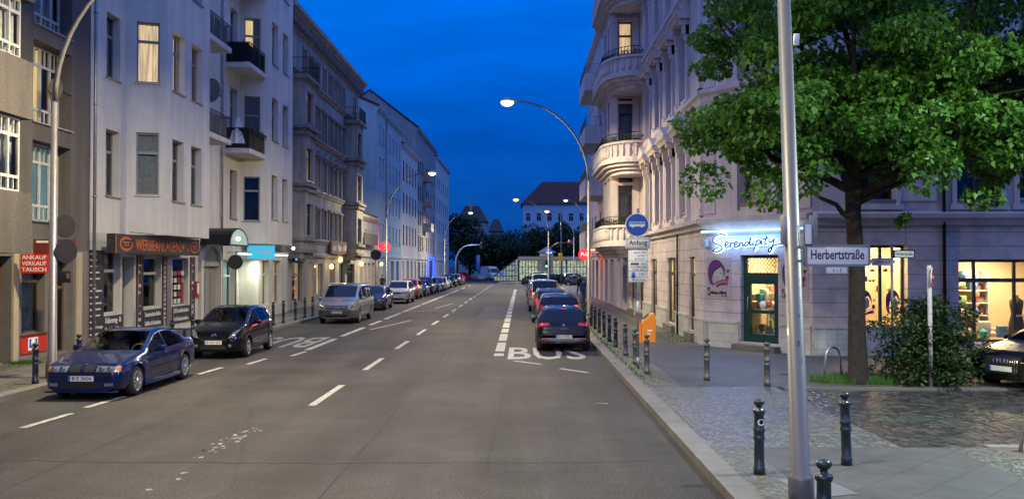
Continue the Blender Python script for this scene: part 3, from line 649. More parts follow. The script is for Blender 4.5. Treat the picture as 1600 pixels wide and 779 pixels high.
for (ya, yb, yc, yd, tagl) in ((32.2, 32.7, 37.1, 37.6, 'A'), (45.2, 45.7, 50.6, 51.1, 'B')):
    fo = [(yb+.45, yb+1.6, a, c, .25) for a, c in rows]+[(yb+2.35, yb+3.5, a, c, .25) for a, c in rows]
    if tagl == 'B': fo = [(46.4, 47.6, a, c, .25) for a, c in rows]+[(48.5, 49.65, a, c, .25) for a, c in rows]
    b = MB(); b.wall(yb, yc, 3.9, H1, fo, y=-1.3)
    b.add([(ya, 0, 3.9), (yb, -1.3, 3.9), (yc, -1.3, 3.9), (yd, 0, 3.9)], [(0, 1, 2, 3)])
    b.add([(ya, 0, H1), (yb, -1.3, H1), (yc, -1.3, H1), (yd, 0, H1)], [(3, 2, 1, 0)])
    b.quad((yc, -1.3, 3.9), (yd, 0, 3.9), (yd, 0, H1), (yc, -1.3, H1)); b.build('bay_wall', 'white_plaster', w1, F1)
    for i, o in enumerate(fo):
        FB = F1 @ Matrix.Translation((0, -1.3, 0))
        inner = None
        if tagl == 'A': inner = ['full:curtain_dk', 'full:lit', 'full:curtain_dk', 'dark', 'side', 'full:lit_dim', 'dark', 'dark'][i]
        window(w1, FB, *o[:4], 'T', 'grey_frame', inner, .25)
    # near side face of the bay
    Ls = math.hypot(1.3, yb-ya); FS = F(FX, ya, math.degrees(math.atan2(yb-ya, 1.3)))
    so = [(.32, 1.1, a+.15, c+.12, .12) for a, c in rows]
    if tagl == 'B': so = [(.2, 1.0, 5.05, 7.3, .2), (.2, 1.0, 8.35, 11.4, .2), (.2, 1.0, 12.55, 15.4, .2), (.2, 1.0, 17, 19.4, .2)]
    b = MB(); b.wall(0, Ls, 3.9, H1, so, y=0); b.build('bay_wall', 'white_plaster', w1, FS)
    for i, o in enumerate(so):
        window(w1, FS, *o[:4], 'H', 'grey_frame', (['full:curtain_dk', 'full:lit', 'dark', 'dark'] if tagl == 'A' else ['dark', 'dark', 'half:lit_yellow', 'dark'])[i], .12)
# shop fronts of the ground floor
window(w1, F1, *ops_g[0][:4], 'H', 'white_frame', 'dark', .2, None, 'shop_window')
window(w1, F1, *ops_g[1][:4], 'H', 'grey_frame', 'full:curtain_dk', .35, None, 'door')
window(w1, F1, *ops_g[2][:4], 'H', 'white_frame', 'dark', .2, None, 'shop_window')
window(w1, F1, *ops_g[3][:4], 'H', 'white_frame', 'dark', .2, None, 'shop_window')
b = MB(); b.box(35.9, 36.4, -.02, -.001, .2, 3.0)
for i in range(24): b.box(35.92, 36.38, -.03, -.0205, .25+i*.115, .33+i*.115)
b.build('roller_shutter', 'zinc', w1, F1)
# arched portal
b = MB(); pts = [(39.8, 2.75)]; n = 14
for i in range(1, n): t = math.pi*(1-i/n); pts.append((40.95+1.15*math.cos(t), 2.75+.9*math.sin(t)))
pts.append((42.1, 2.75))
sp = []
outer = [(40.95+1.45*math.cos(math.pi*(1-i/n)), 2.75+1.2*math.sin(math.pi*(1-i/n))) for i in range(n+1)]
inn = [(40.95+1.15*math.cos(math.pi*(1-i/n)), 2.75+.9*math.sin(math.pi*(1-i/n))) for i in range(n+1)]
for i in range(n): b.prism([inn[i], inn[i+1], outer[i+1], outer[i]], -.14, -.002)
b.box(39.5, 39.8, -.14, -.002, .12, 2.75); b.box(42.1, 42.4, -.14, -.002, .12, 2.75); b.build('portal_surround', 'white_plaster_b', w1, F1)
b = MB(); b.prism(inn, -.03, -.004); b.box(39.82, 42.08, .2, .28, .125, 2.74)
for u in (40.2, 40.85, 41.5): b.box(u, u+.42, .17, .199, .5, 2.4)
b.build('portal_door', 'grey_frame', w1, F1)
# barrel canopy over the portal
b = MB(); n = 10; cy, cr = 41.0, 1.35
for i in range(n):
    t0, t1 = math.pi*i/n, math.pi*(i+1)/n
    p = [(cy+cr*math.cos(t), 3.72+.78*math.sin(t)) for t in (t0, t1)]; q = [(cy+(cr-.06)*math.cos(t), 3.72+.72*math.sin(t)) for t in (t0, t1)]
    b.prism([p[0], p[1], q[1], q[0]], -1.35, -.002)
b.box(cy-cr, cy+cr, -1.35, -1.29, 3.66, 3.74)
c_ = b.build('entrance_canopy', 'iron', w1, F1)
b = MB(); b.prism([(cy+(cr-.07)*math.cos(math.pi*i/n), 3.74+.7*math.sin(math.pi*i/n)) for i in range(n+1)], -1.33, -1.32); b.build('canopy_glass', M['lit_teal'], c_, F1)
bl = MB(); bl.ball((0, 0, 0), .09); o = bl.build('canopy_lamp', emis('canopy_lamp_glow', (1, .8, .5), 4), c_, F(FX+1.4, 40.7, 0, 4.0))
# projecting cafe front below the second bay
FCs = F(FX, 45.15, math.degrees(math.atan2(.4, .9))); FCf = F1 @ Matrix.Translation((0, -.9, 0))
cafe_ops = [(46.1, 47.45, .7, 3.05, .2), (48.1, 49.75, .7, 3.05, .2)]
b = MB(); b.wall(45.55, 51.2, 0, 3.5, cafe_ops, y=-.9); b.add([(45.15, 0, 3.5), (45.55, -.9, 3.5), (51.2, -.9, 3.5), (51.2, 0, 3.5)], [(0, 1, 2, 3)]); b.quad((45.15, -.001, 0), (45.55, -.9, 0), (45.55, -.9, 3.5), (45.15, -.001, 3.5)); b.quad((51.2, -.9, 0), (51.2, -.001, 0), (51.2, -.001, 3.5), (51.2, -.9, 3.5))
b.build('cafe_front', 'white_plaster_b', w1, F1)
for o in cafe_ops: window(w1, FCf, *o[:4], 'H', 'white_frame', 'side:lit_dim', .2, None, 'shop_window')
window(w1, F1, 42.75, 44.6, .6, 3.05, 'H', 'white_frame', 'full:lit_teal', .25, None, 'shop_window')
# balconies between the bays
for zf in (8.2, 12.35, 16.5):
    for (y0, y1, near) in ((37.15, 40.2, False), (42.9, 45.65, True)):
        b = MB(); b.box(FX+.002, -13.1, y0, y1, zf, zf+.22); bal = b.build('balcony', 'white_plaster', w1, Matrix.Identity(4))
        railing(bal, [(-14.25, y0+.05), (-13.15, y0+.05), (-13.15, y1-.05)] if near else [(-13.15, y0+.05), (-13.15, y1-.05), (-14.25, y1-.05)], zf+.22, 1.0)
        b = MB()
        if near: b.box(-14.25, -13.17, y0+.08, y0+.11, zf+.26, zf+1.2)
        for k in range(3): b.box(-13.2, -13.18, y0+.2+k*.9, y0+.85+k*.9, zf+.3, zf+1.1)
        b.build('privacy_screen', 'iron' if near else 'grey_frame', bal, Matrix.Identity(4))
downpipe(w1, FX+.1, 42.3, H1, 'zinc', .05)

# ---- ornate soot-darkened house
FX = -13.9; F2 = F(FX, 0, 90); H2 = 18.3
t2 = thing('ornate_tenement_house', 'soot-darkened stucco house with oriels and a bracketed cornice', 'building', (FX, 63, 0))
rows = [(4.6, 6.5), (7.9, 9.9), (11.4, 13.3), (15.1, 16.6)]
cols = [56.6, 58.4, 60.3, 62.3, 64.3, 65.9, 67.5, 69.0, 73.6]
ops_u = [(u, u+.95, a, c, .22) for u in cols for a, c in rows]
gops = [(54.1, 57.0, .5, 3.0, .2), (58.2, 59.5, .125, 3.0, .5), (60.1, 62.6, .8, 2.9, .2), (64.8, 66.6, .125, 2.9, .4), (68.2, 70.4, .3, 2.9, .2), (71.2, 74.4, .3, 2.9, .2)]
b = MB(); b.wall(51.62, 76, 0, 3.6, gops); b.build('shopfront_wall', 'stucco', t2, F2)
b = MB(); b.wall(51.62, 76, 3.6, H2, ops_u); b.build('wall', 'stucco', t2, F2)
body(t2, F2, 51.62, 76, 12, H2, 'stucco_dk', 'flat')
for i, o in enumerate(ops_u): window(t2, F2, *o[:4], 'T', 'brown_frame', {9: 'full:lit_dim', 13: 'side:lit_dim'}.get(i), .22)
window(t2, F2, *gops[0][:4], 'H', 'grey_frame', 'side:lit_dim', .2, None, 'shop_window')
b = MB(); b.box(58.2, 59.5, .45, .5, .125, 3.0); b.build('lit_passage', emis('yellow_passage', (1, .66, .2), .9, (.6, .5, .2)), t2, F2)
window(t2, F2, *gops[2][:4], 'TT', 'white_frame', 'side:lit_yellow', .2, None, 'shop_window')
window(t2, F2, *gops[3][:4], 'H', 'brown_frame', 'full:lit_yellow', .4, None, 'shop_door')
window(t2, F2, *gops[4][:4], 'I', 'dark_frame', 'side:lit_teal', .2, None, 'shop_window')
window(t2, F2, *gops[5][:4], 'G', 'dark_frame', 'half:lit_teal', .2, None, 'shop_window')
b = MB()
b.profile([(0.002, 3.3), (.16, 3.35), (.2, 3.5), (.16, 3.6), (.002, 3.62)], 51.7, 75.9)
for z in (4.2, 7.45, 10.9, 14.4):
    k = .2 if z < 10 else .32
    b.profile([(0.002, z), (k*.4, z+.05), (k*.6, z+.18), (k, z+.22), (k, z+.32), (.002, z+.38)], 51.7, 75.9)
b.profile([(0.002, 17.2), (.12, 17.25), (.16, 17.5), (.6, 17.9), (.75, 17.95), (.78, 18.2), (.7, 18.3), (.002, 18.32)], 51.7, 75.95)
b.build('cornice', 'stucco', t2, F2)
b = MB(); u = 51.9
while u < 75.8:
    b.prism([(0, 0)]*0 or [(u, 17.3), (u+.22, 17.3), (u+.22, 17.85), (u, 17.85)], -.5, -.13); b.cut(); u += .55
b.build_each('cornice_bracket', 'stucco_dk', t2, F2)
b = MB()
for u in cols:
    for r_, (a, c) in enumerate(rows[:3]):
        b.box(u-.16, u-.005, -.09, -.002, a-.1, c+.1); b.box(u+.955, u+1.11, -.09, -.002, a-.1, c+.1); b.box(u-.22, u+1.17, -.16, -.002, c+.1, c+.26)
        b.box(u-.2, u+1.15, -.12, -.002, a-.22, a-.1)
        if r_ == 1: b.prism([(u-.3, c+.262), (u+1.25, c+.262), (u+.475, c+.72)], -.24, -.002)
        b.cut()
    b.box(u-.12, u-.005, -.06, -.002, 15, 16.7); b.box(u+.955, u+1.07, -.06, -.002, 15, 16.7); b.cut()
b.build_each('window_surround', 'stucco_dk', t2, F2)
for (a, c) in ((53.1, 55.8), (69.9, 72.6)):
    fo = [(a+.55, c-.55, r0, r1, .2) for r0, r1 in rows[:3]]
    b = MB(); b.wall(a, c, 3.7, 14.2, fo, y=-1.0); b.quad((a, -.001, 3.7), (a, -1, 3.7), (a, -1, 14.2), (a, -.001, 14.2)); b.quad((c, -1, 3.7), (c, -.001, 3.7), (c, -.001, 14.2), (c, -1, 14.2))
    b.quad((a, -1, 3.7), (a, 0, 3.7), (c, 0, 3.7), (c, -1, 3.7)); b.quad((a, -1, 14.2), (c, -1, 14.2), (c, 0, 14.2), (a, 0, 14.2))
    b.build('oriel', 'stucco', t2, F2)
    b = MB()
    for z, k in ((3.55, .12), (4.25, .2), (7.2, .16), (7.5, .24), (10.6, .16), (10.95, .3), (13.9, .3)): b.box(a-k, c+k, -1-k, -.004, z, z+.2); b.cut()
    b.box(a-.02, c+.02, -.9, -.004, 3.2, 3.55); b.build_each('oriel_moulding', 'stucco_dk', t2, F2)
    for i, o in enumerate(fo): window(t2, F2 @ Matrix.Translation((0, -1, 0)), *o[:4], 'TT', 'dark_frame', (['dark', 'side:lit_dim', 'full:lit_dim'] if a < 60 else ['dark', 'full', 'dark'])[i], .2)
    railing(t2, [(FX+.05, a-.1), (FX+1.2, a-.1), (FX+1.2, c+.1), (FX+.05, c+.1)], 14.22, .95, 'iron', .14, 'balcony_railing')

# ---- low shop house and the pale rows beyond
def simple_house(name, label, FX, y0, y1, H, wm, rows, cols, ww, fr='white_frame', roof='flat', rh=3.5, rm='dark_roof', gfl=None, style='T', depth=.18, lits=(), D=12, cornice=True, inner=None):
    Fm = F(FX, 0, 90 if FX < 0 else -90); S = 1 if FX < 0 else -1
    t = thing(name, label, 'building', (FX, (y0+y1)/2, 0))
    ua, ub = (y0, y1) if S > 0 else (-y1, -y0)
    def U(y, w): return (y, y+w) if S > 0 else (-y-w, -y)
    ops = [(*U(c, ww), a, d, depth) for c in cols for a, d in rows]; gops = [(*U(c, w), a, d, .3) for (c, w, a, d, *_) in (gfl or [])]
    b = MB(); b.wall(ua, ub, 0, H, ops+gops); b.build('wall', wm, t, Fm)
    body(t, Fm, ua, ub, D, H, wm, roof, rm, rh=rh)
    for i, o in enumerate(ops): window(t, Fm, *o[:4], style, fr, 'full:lit_dim' if i in lits else inner, depth)
    for i, o in enumerate(gops):
        g_ = gfl[i]; window(t, Fm, *o[:4], g_[5] if len(g_) > 5 else 'H', g_[6] if len(g_) > 6 else 'dark_frame', g_[4], .3, None, 'shop_window')
    if cornice:
        b = MB(); b.profile([(.002, H-.5), (.1, H-.45), (.35, H-.2), (.4, H+.0), (.002, H+.05)], ua, ub); b.profile([(.002, 3.5), (.12, 3.55), (.12, 3.75), (.002, 3.8)], ua, ub); b.cuts = [(10, 7)]; b.build_each('cornice', wm, t, Fm)
    return t, Fm
lowh, FL = simple_house('low_shop_house', 'low cream house with dark signboard beside the ornate tenement', -13.9, 76.05, 85.9, 7.2, 'white_plaster_b', [(4.6, 6.0)], [77.4, 79.4, 81.4, 83.4], .9,
    gfl=[(76.8, 1.6, .125, 3, 'dark'), (79, 1.4, .125, 3, 'side:lit_dim'), (81, 1.4, .125, 3, 'dark'), (83.2, 1.6, .125, 3, 'dark')])
b = MB(); b.box(76.5, 83.5, -.5, -.38, 4.6, 5.6)
for u in (77.5, 82.5): b.box(u, u+.1, -.38, -.002, 5.0, 5.1)
tag(b.build('shop_signboard', 'ink_grey', None, FL), 'blank grey signboard on the low cream house', 'sign')
pale, F3 = simple_house('pale_gabled_house', 'pale flat-fronted house with a bare gable wall rising above the low shop', -14.0, 86, 104, 18.2, 'pale_skylit', [(4.9, 6.9), (8.2, 10.2), (11.5, 13.5), (14.8, 16.6)], [88, 90.0, 94.5, 97, 99.5, 102], .95, roof='gable', rh=2.4,
    gfl=[(86.8, 3.0, .125, 3.2, 'full:lit_yellow', 'I', 'white_frame'), (92.5, 1.6, .125, 3.4, 'full:lit_yellow'), (96, 2, .125, 3.2, 'dark'), (100, 2, .125, 3.2, 'dark')], lits=(1, 5), fr='white_frame', inner='full')
downpipe(pale, -13.9, 92, 18, 'zinc', .08)
simple_house('white_house_red_windows', 'white house with tall narrow dark red windows', -14.0, 104.05, 119.9, 17.0, 'white_plaster', [(5.2, 7.6), (9.0, 11.4), (12.9, 15.2)], [105.5, 108.5, 111.5, 114.5, 117.4], 1.2, fr='red_frame', inner='full:red_frame', depth=.04, roof='gable', rh=1.8,
    gfl=[(105, 2, .125, 3.3, 'full:lit_yellow'), (109, 2.4, .125, 3.3, 'dark'), (113, 2, .125, 3.3, 'dark'), (117, 1.8, .125, 3.3, 'dark')])
M['tall_grey'] = mat('grey_green_plaster', (.36, .37, .37), .85, 0, .1, 1, .1, 40, stain=.2)
tall, F5 = simple_house('tall_gabled_house', 'tall greyish house with steep dark roof and stacked balconies', -14.1, 120, 146, 21.3, M['tall_grey'], [(4.8, 6.8), (8.3, 10.3), (11.8, 13.8), (15.4, 17.3)], [122, 124.5, 127, 132, 135, 139, 143], 1.3, fr='dark_frame', inner='dark', depth=.06, roof='gable', rh=5, rm='dark_roof', D=14,
    gfl=[(122, 2.2, .125, 3.2, 'dark'), (126.5, 1.6, .125, 3.2, 'full:lit_teal'), (130, 2, .125, 3.2, 'dark')], lits=(7, 22))
for zf in (7.6, 11.2, 14.8):
    b = MB(); b.box(127.6, 131.2, -1.2, -.002, zf, zf+.2); b.box(127.6, 131.2, -1.2, -1.1, zf+.2, zf+1.15); b.box(127.6, 127.7, -1.1, -.002, zf+.2, zf+1.15); b.box(131.1, 131.2, -1.1, -.002, zf+.2, zf+1.15); b.build('balcony', 'stucco', tall, F5)
simple_house('corner_tenement_house', 'white corner house at the far end of the left row', -14.0, 146.05, 172, 20.6, 'white_plaster', [(4.8, 6.8), (8.3, 10.3), (11.8, 13.8), (15.4, 17.3)], [148, 152, 156, 160, 164, 168], 1.3, fr='dark_frame', inner='dark', depth=.06, roof='gable', rh=3,
    gfl=[(160, 2.2, .125, 3.2, 'full:lit_yellow'), (166, 2.2, .125, 3.2, 'dark')], D=13)
# blue neon portal of the tall house
b = MB()
nf = [(133.6, .2), (133.6, 3.9), (141.5, 3.9), (141.5, .2)]
b.tube([(u, -.16, z) for u, z in nf], .15, 6)
for u in (133.6, 137.5, 141.5): b.box(u-.05, u+.05, -.1, -.002, 3.6, 3.7)
tag(b.build('neon_portal_sign', emis('blue_neon', (.015, .045, 1.0), 5), None, F5), 'glowing blue neon frame round a bar front in the far left row', 'neon sign')
window(tall, F5, 134.2, 140.9, .3, 3.4, 'G', 'dark_frame', 'full:lit_teal', -.05, None, 'shop_window')

# ================================================================== RIGHT SIDE: corner house
cr = thing('corner_house', 'rose stucco corner house with curved balconies and a lit shop at its foot', 'building', (6.1, 32, 0))
FR = F(6.1, 0, -90); HR = 22.3
def Y(a, c): return (-c, -a)
rowsR = [(4.75, 7.3), (8.95, 11.4), (13.1, 15.4), (17.3, 19.4)]
colsR = [32.8, 35.9, 39.0, 42.1]
opsR = [(*Y(c, c+1.25), a, d, .28) for c in colsR for a, d in rowsR]
gR = [(*Y(31.6, 32.75), .45, 3.1, .18), (*Y(35.55, 37.6), .45, 3.1, .18), (*Y(40.5, 42.2), .45, 3.1, .18), (*Y(45.0, 46.6), .45, 3.1, .18), (*Y(48.6, 50.2), .45, 3.1, .18)]
b = MB(); b.wall(*Y(30, 51.5), 0, 4.05, gR); b.build('shopfront_wall', 'rust', cr, FR)
b = MB(); b.wall(*Y(30, 51.5), 4.05, HR, opsR); b.build('wall', 'rose', cr, FR)
P0 = Vector((6.1, 30)); P1 = Vector((8.63, 26.7)); d_ = (P1-P0); LC = d_.length; FC = F(6.1, 30, math.degrees(math.atan2(d_.y, d_.x)))
gC = [(1.5, 2.95, .36, 3.12, .28)]; oC = [(1.5, 2.75, a, c, .28) for a, c in rowsR]
b = MB(); b.wall(0, LC, 0, 4.05, gC); b.build('shopfront_wall', 'rust', cr, FC)
b = MB(); b.wall(0, LC, 4.05, HR, oC); b.build('wall', 'rose', cr, FC)
FH = F(0, 26.7, 0)
gH = [(9.97, 11.45, .74, 3.4, .35), (12.95, 16.6, .5, 2.97, .35), (18, 20, .5, 2.97, .35)]
oH = [(u, u+1.3, a, c, .28) for u in (9.8, 12.9, 14.75, 17.5, 20.5) for a, c in rowsR]
b = MB(); b.wall(8.63, 24, 0, 4.05, gH); b.build('shopfront_wall', 'rust', cr, FH)
b = MB(); b.wall(8.63, 24, 4.05, HR, oH); b.build('wall', 'rose', cr, FH)
b = MB(); b.add([(6.1, 30, HR), (8.63, 26.7, HR), (24, 26.7, HR), (24, 40, HR), (18, 51.5, HR), (6.1, 51.5, HR)], [(0, 1, 2, 3, 4, 5)]); b.quad((6.1, 51.5, 0), (18, 51.5, 0), (18, 51.5, HR), (6.1, 51.5, HR)); b.quad((24, 26.7, 0), (24, 26.7, HR), (24, 40, HR), (24, 40, 0)); b.build('roof', 'dark_roof', cr, Matrix.Identity(4))
for i, o in enumerate(opsR): window(cr, FR, *o[:4], 'TT', 'dark_frame', None, .28)
for o in oC: window(cr, FC, *o[:4], 'TT', 'dark_frame', None, .28)
for i, o in enumerate(oH): window(cr, FH, *o[:4], 'TT', 'dark_frame' if o[0] < 14 else 'white_frame', ['dark', 'side', 'dark', 'dark'][i % 4], .28)
# string courses, plinth
def courses(Fm, a, c):
    b = MB()
    b.profile([(.002, 3.95), (.10, 4.0), (.14, 4.12), (.26, 4.2), (.28, 4.32), (.002, 4.4)], a, c); b.cut()
    b.profile([(.002, 8.15), (.08, 8.2), (.12, 8.4), (.22, 8.5), (.22, 8.62), (.002, 8.7)], a, c); b.cut()
    b.profile([(.002, 12.3), (.08, 12.35), (.16, 12.55), (.28, 12.62), (.28, 12.75), (.002, 12.8)], a, c); b.cut()
    b.profile([(.002, 16.5), (.1, 16.6), (.22, 16.8), (.22, 16.9), (.002, 16.95)], a, c); b.cut()
    b.profile([(.002, 21.2), (.2, 21.3), (.7, 21.9), (.8, 22.1), (.75, 22.3), (.002, 22.35)], a, c); b.cut()
    return b.build_each('string_course', 'rose_trim', cr, Fm)
courses(FR, *Y(30, 51.4)); courses(FC, 0, LC); courses(FH, 8.63, 24)
def plinth(Fm, a, c, gaps):
    b = MB(); cur = a
    for g0, g1 in sorted(gaps)+[(c, c)]:
        if g0-cur > .05: b.box(cur, g0, -.05, -.002, .1, .92); b.box(cur, g0, -.075, -.002, .92, 1.0); b.cut()
        cur = max(cur, g1)
    b.build_each('plinth', 'tile', cr, Fm)
plinth(FC, .04, LC-.04, [(1.45, 3.0)]); plinth(FH, 8.66, 24, [(13, 16.6), (18, 20)])
plinth(FR, *Y(30.04, 51.4), [(g_[0], g_[1]) for g_ in gR])
b = MB(); b.box(1.4, 3.05, -.35, -.003, .1, .3); b.build('door_step', 'kerb', cr, FC)
for g_ in gR:
    b = MB(); b.box(g_[0]-.02, g_[1]+.02, -.2, -.003, .1, .4); b.build('window_step', 'kerb', cr, FR)
# window dressing on the street front
b = MB()
def dress(b, u, w, fl, a, c):
    b.box(u-.24, u-.02, -.12, -.002, a-.25, c+.15); b.box(u+w+.02, u+w+.24, -.12, -.002, a-.25, c+.15)
    b.box(u-.3, u+w+.3, -.2, -.002, a-.4, a-.22)
    for q in (u-.27, u+w+.01):                    # scroll consoles carrying the hood
        b.box(q, q+.26, -.34, -.002, c+.16, c+.34); b.box(q+.03, q+.23, -.24, -.002, c-.2, c+.16); b.box(q+.05, q+.21, -.18, -.002, c-.42, c-.2)
    b.profile([(.002, c+.345), (.36, c+.36), (.42, c+.48), (.5, c+.56), (.5, c+.62), (.002, c+.64)], u-.42, u+w+.42)
    if fl == 0: 
        b.prism([(u-.42, c+.645), (u+w+.42, c+.645), (u+w/2, c+1.12)], -.48, -.002)
    if fl == 1:
        b.profile([(.002, c+.645), (.3, c+.66), (.36, c+.8), (.44, c+.86), (.002, c+.9)], u-.34, u+w+.34)
for c_ in colsR:
    for fl, (a, d) in enumerate(rowsR[:3]): dress(b, -c_-1.25, 1.25, fl, a, d); b.cut()
b.build_each('window_surround', 'rose_trim', cr, FR)
b = MB()
for fl, (a, d) in enumerate(rowsR[:3]): dress(b, 1.5, 1.25, fl, a, d); b.cut()
b.build_each('window_surround', 'rose_trim', cr, FC)
b = MB()
for u in (9.8, 12.9, 14.75, 17.5):
    for fl, (a, d) in enumerate(rowsR[:3]):
        b.box(u-.14, u-.01, -.07, -.002, a-.15, d+.12); b.box(u+1.31, u+1.44, -.07, -.002, a-.15, d+.12); b.box(u-.2, u+1.5, -.12, -.002, d+.12, d+.3); b.box(u-.2, u+1.5, -.12, -.002, a-.3, a-.15); b.cut()
b.box(11.0, 12.3, -.04, -.002, 4.7, 5.5); b.cut()
b.build_each('window_surround', 'rose_trim', cr, FH)
b = MB()                                         # quoins and pilasters
for Fm, us in ((FR, [-30.55, -34.95, -38.05, -41.15, -44.2]),):
    for u in us:
        for (a, c) in ((4.45, 8.1), (8.75, 12.25), (12.85, 16.45)):
            b.box(u-.02, u+.44, -.1, -.002, a, c-.35); b.box(u-.08, u+.5, -.17, -.002, c-.35, c-.02); b.box(u-.05, u+.47, -.14, -.002, a, a+.25); b.cut()
b.build_each('pilaster', 'rose_trim', cr, FR)
b = MB()
for z in [4.5+.42*i for i in range(40)]:
    if any(abs(z-k) < .35 for k in (8.3, 12.5, 16.6)): continue
    b.box(.02, .5, -.06, -.002, z, z+.36); b.cut(); b.box(LC-.5, LC-.02, -.06, -.002, z, z+.36); b.cut()
b.build_each('quoin', 'rose_trim', cr, FC)
downpipe(cr, 12.5, 26.62, 21, 'iron', .05); downpipe(cr, 6.02, 34.75, 4.0, 'iron', .04)
# oriel with curved balconies
b = MB(); FO = F(4.6, 46.2, 0)
so = [(.42, 1.12, a, c, .2) for a, c in rowsR]
b.wall(0, 1.5, 4.05, HR, so); b.build('oriel_wall', 'rose', cr, FO)
for i, o in enumerate(so): window(cr, FO, *o[:4], 'H', 'dark_frame', ['full:curtain_dk', 'full:curtain_dk', 'full:lit', 'dark'][i], .2)
FOf = FR @ Matrix.Translation((0, -1.5, 0)); fo = [(*Y(46.9, 47.7), a, c, .2) for a, c in rowsR]+[(*Y(48.6, 49.6), a, c, .2) for a, c in rowsR]
b = MB(); b.wall(*Y(46.2, 50.6), 4.05, HR, fo); b.quad((-50.6, 0, 4.05), (-50.6, 0, HR), (-50.6, 1.5, HR), (-50.6, 1.5, 4.05)); b.add([(-50.6, 0, 4.05), (-46.2, 0, 4.05), (-46.2, 1.5, 4.05), (-50.6, 1.5, 4.05)], [(0, 1, 2, 3)]); b.build('oriel_wall', 'rose', cr, FOf)
for o in fo: window(cr, FOf, *o[:4], 'T', 'dark_frame', None, .2)
b = MB()
for (a, c) in ((4.45, 7.9), (8.75, 12.1), (12.85, 16.45), (17, 21)):
    for x0, x1 in ((.03, .34), (1.2, 1.47)):
        b.box(x0, x1, -.1, -.002, a, c-.7); b.box(x0-.05, x1+.05, -.17, -.002, c-.7, c-.5); b.box(x0-.03, x1+.03, -.2, -.002, c-.5, c-.3); b.box(x0-.1, x1+.1, -.26, -.002, c-.3, c-.15); b.cut()
    b.box(-.15, 1.5, -.2, -.002, c-.14, c); b.cut(); b.box(.3, 1.3, -.08, -.002, c-1.0, c-.85); b.cut()
b.build_each('pilaster', 'rose_trim', cr, FO)
def ring(k, ext):
    pts = [(6.1, 43.5-ext)]
    for i in range(9):
        t = math.pi/2*i/8; pts.append((5.75-(1.65+ext)*math.sin(t)*1.0, 46.0-(2.5+ext)*math.cos(t)))
    pts += [(4.1-ext, 50.9), (4.6, 51.2), (6.1, 51.2)]
    return pts[::-1] if k else pts
plants = []
for zf in (3.75, 7.85, 12.05, 16.3):
    b = MB()
    for z0, z1, ext in ((-.55, -.35, -.45), (-.35, -.18, -.28), (-.18, -.02, -.08), (-.02, .14, .1), (.14, .24, .03), (.24, .9, -.03), (.9, 1.02, .08)):
        b.zprism(ring(1, ext), zf+z0, zf+z1)
    bal = b.build('balcony', 'rose_trim', cr, Matrix.Identity(4))
    pr = ring(0, .0)[1:-2]; b = MB()
    for i in range(len(pr)-1):
        p, q = Vector(pr[i]), Vector(pr[i+1]); n = max(1, int((q-p).length/.22))
        for k in range(n):
            a = p.lerp(q, (k+.5)/n); b.lathe([(.035, .28), (.07, .36), (.085, .5), (.05, .66), (.04, .74), (.075, .86)], 6, (a.x, a.y, zf))
    b.build('balustrade', 'rose_trim', bal, Matrix.Identity(4))
    railing(bal, [(p[0]+.08, p[1]+.08) for p in pr], zf+1.03, .42, 'iron', .16)
    plants.append((pr, zf+1.05))
# shop door and lit interiors
sd_ = MB(); f = .09
u0, u1, z0, z1 = 1.5, 2.95, .36, 3.12
for a, c, e_, g_ in ((u0, u0+.13, z0, z1), (u1-.13, u1, z0, z1), (u0+.13, u1-.13, z1-.1, z1), (u0+.13, u1-.13, 2.42, 2.56), (u0+.13, u1-.13, z0, .5), (u0+.13, u0+.27, .5, 2.42), (u1-.27, u1-.13, .5, 2.42), (u0+.27, u1-.27, 2.2, 2.42), (u0+.27, u1-.27, 1.28, 1.38), (u0+.27, u1-.27, .5, .62)):
    sd_.box(a, c, .16, .24, e_, g_)
door = sd_.build('shop_door', 'green_frame', cr, FC)
b = MB(); b.quad((u0+.2, .2, .5), (u1-.2, .2, .5), (u1-.2, .2, 2.3), (u0+.2, .2, 2.3)); b.quad((u0+.13, .2, 2.56), (u1-.13, .2, 2.56), (u1-.13, .2, z1-.1), (u0+.13, .2, z1-.1)); b.build('pane', 'glass', door, FC)
b = MB()
for i in range(-4, 12):
    for s in (-1, 1):
        x0 = u0+.13+i*.13; a = [(x0, 2.57), (x0+.45*1.0, 3.02)] if s > 0 else [(x0, 3.02), (x0+.45, 2.57)]
        (xa, za), (xb, zb) = a; lo, hi = u0+.13, u1-.13
        if xb <= lo or xa >= hi: continue
        m_ = (zb-za)/(xb-xa)
        if xa < lo: za += m_*(lo-xa); xa = lo
        if xb > hi: zb -= m_*(xb-hi); xb = hi
        b.tube([(xa, .14, za), (xb, .14, zb)], .008, 4)
b.build('window_grille', 'iron', door, FC)
b = MB(); b.lathe([(.13, 0), (.13, .006)], 16, (2.22, .185, 1.55), 'y'); b.build('door_notice', 'white_sign', door, FC)
b = MB(); b.tube([(1.72, .12, 1.35), (1.72, .08, 1.4), (1.72, .08, 1.75), (1.72, .12, 1.8)], .015, 6); b.build('handle', 'steel', door, FC)
M['shop_wall'] = mat('shop_wall', (.68, .58, .42), .8, 0, .06, 2)
shop_room(cr, FC, 1.2, 3.2, .36, 3.3, .3, 1.9, 'shop_wall', 130)
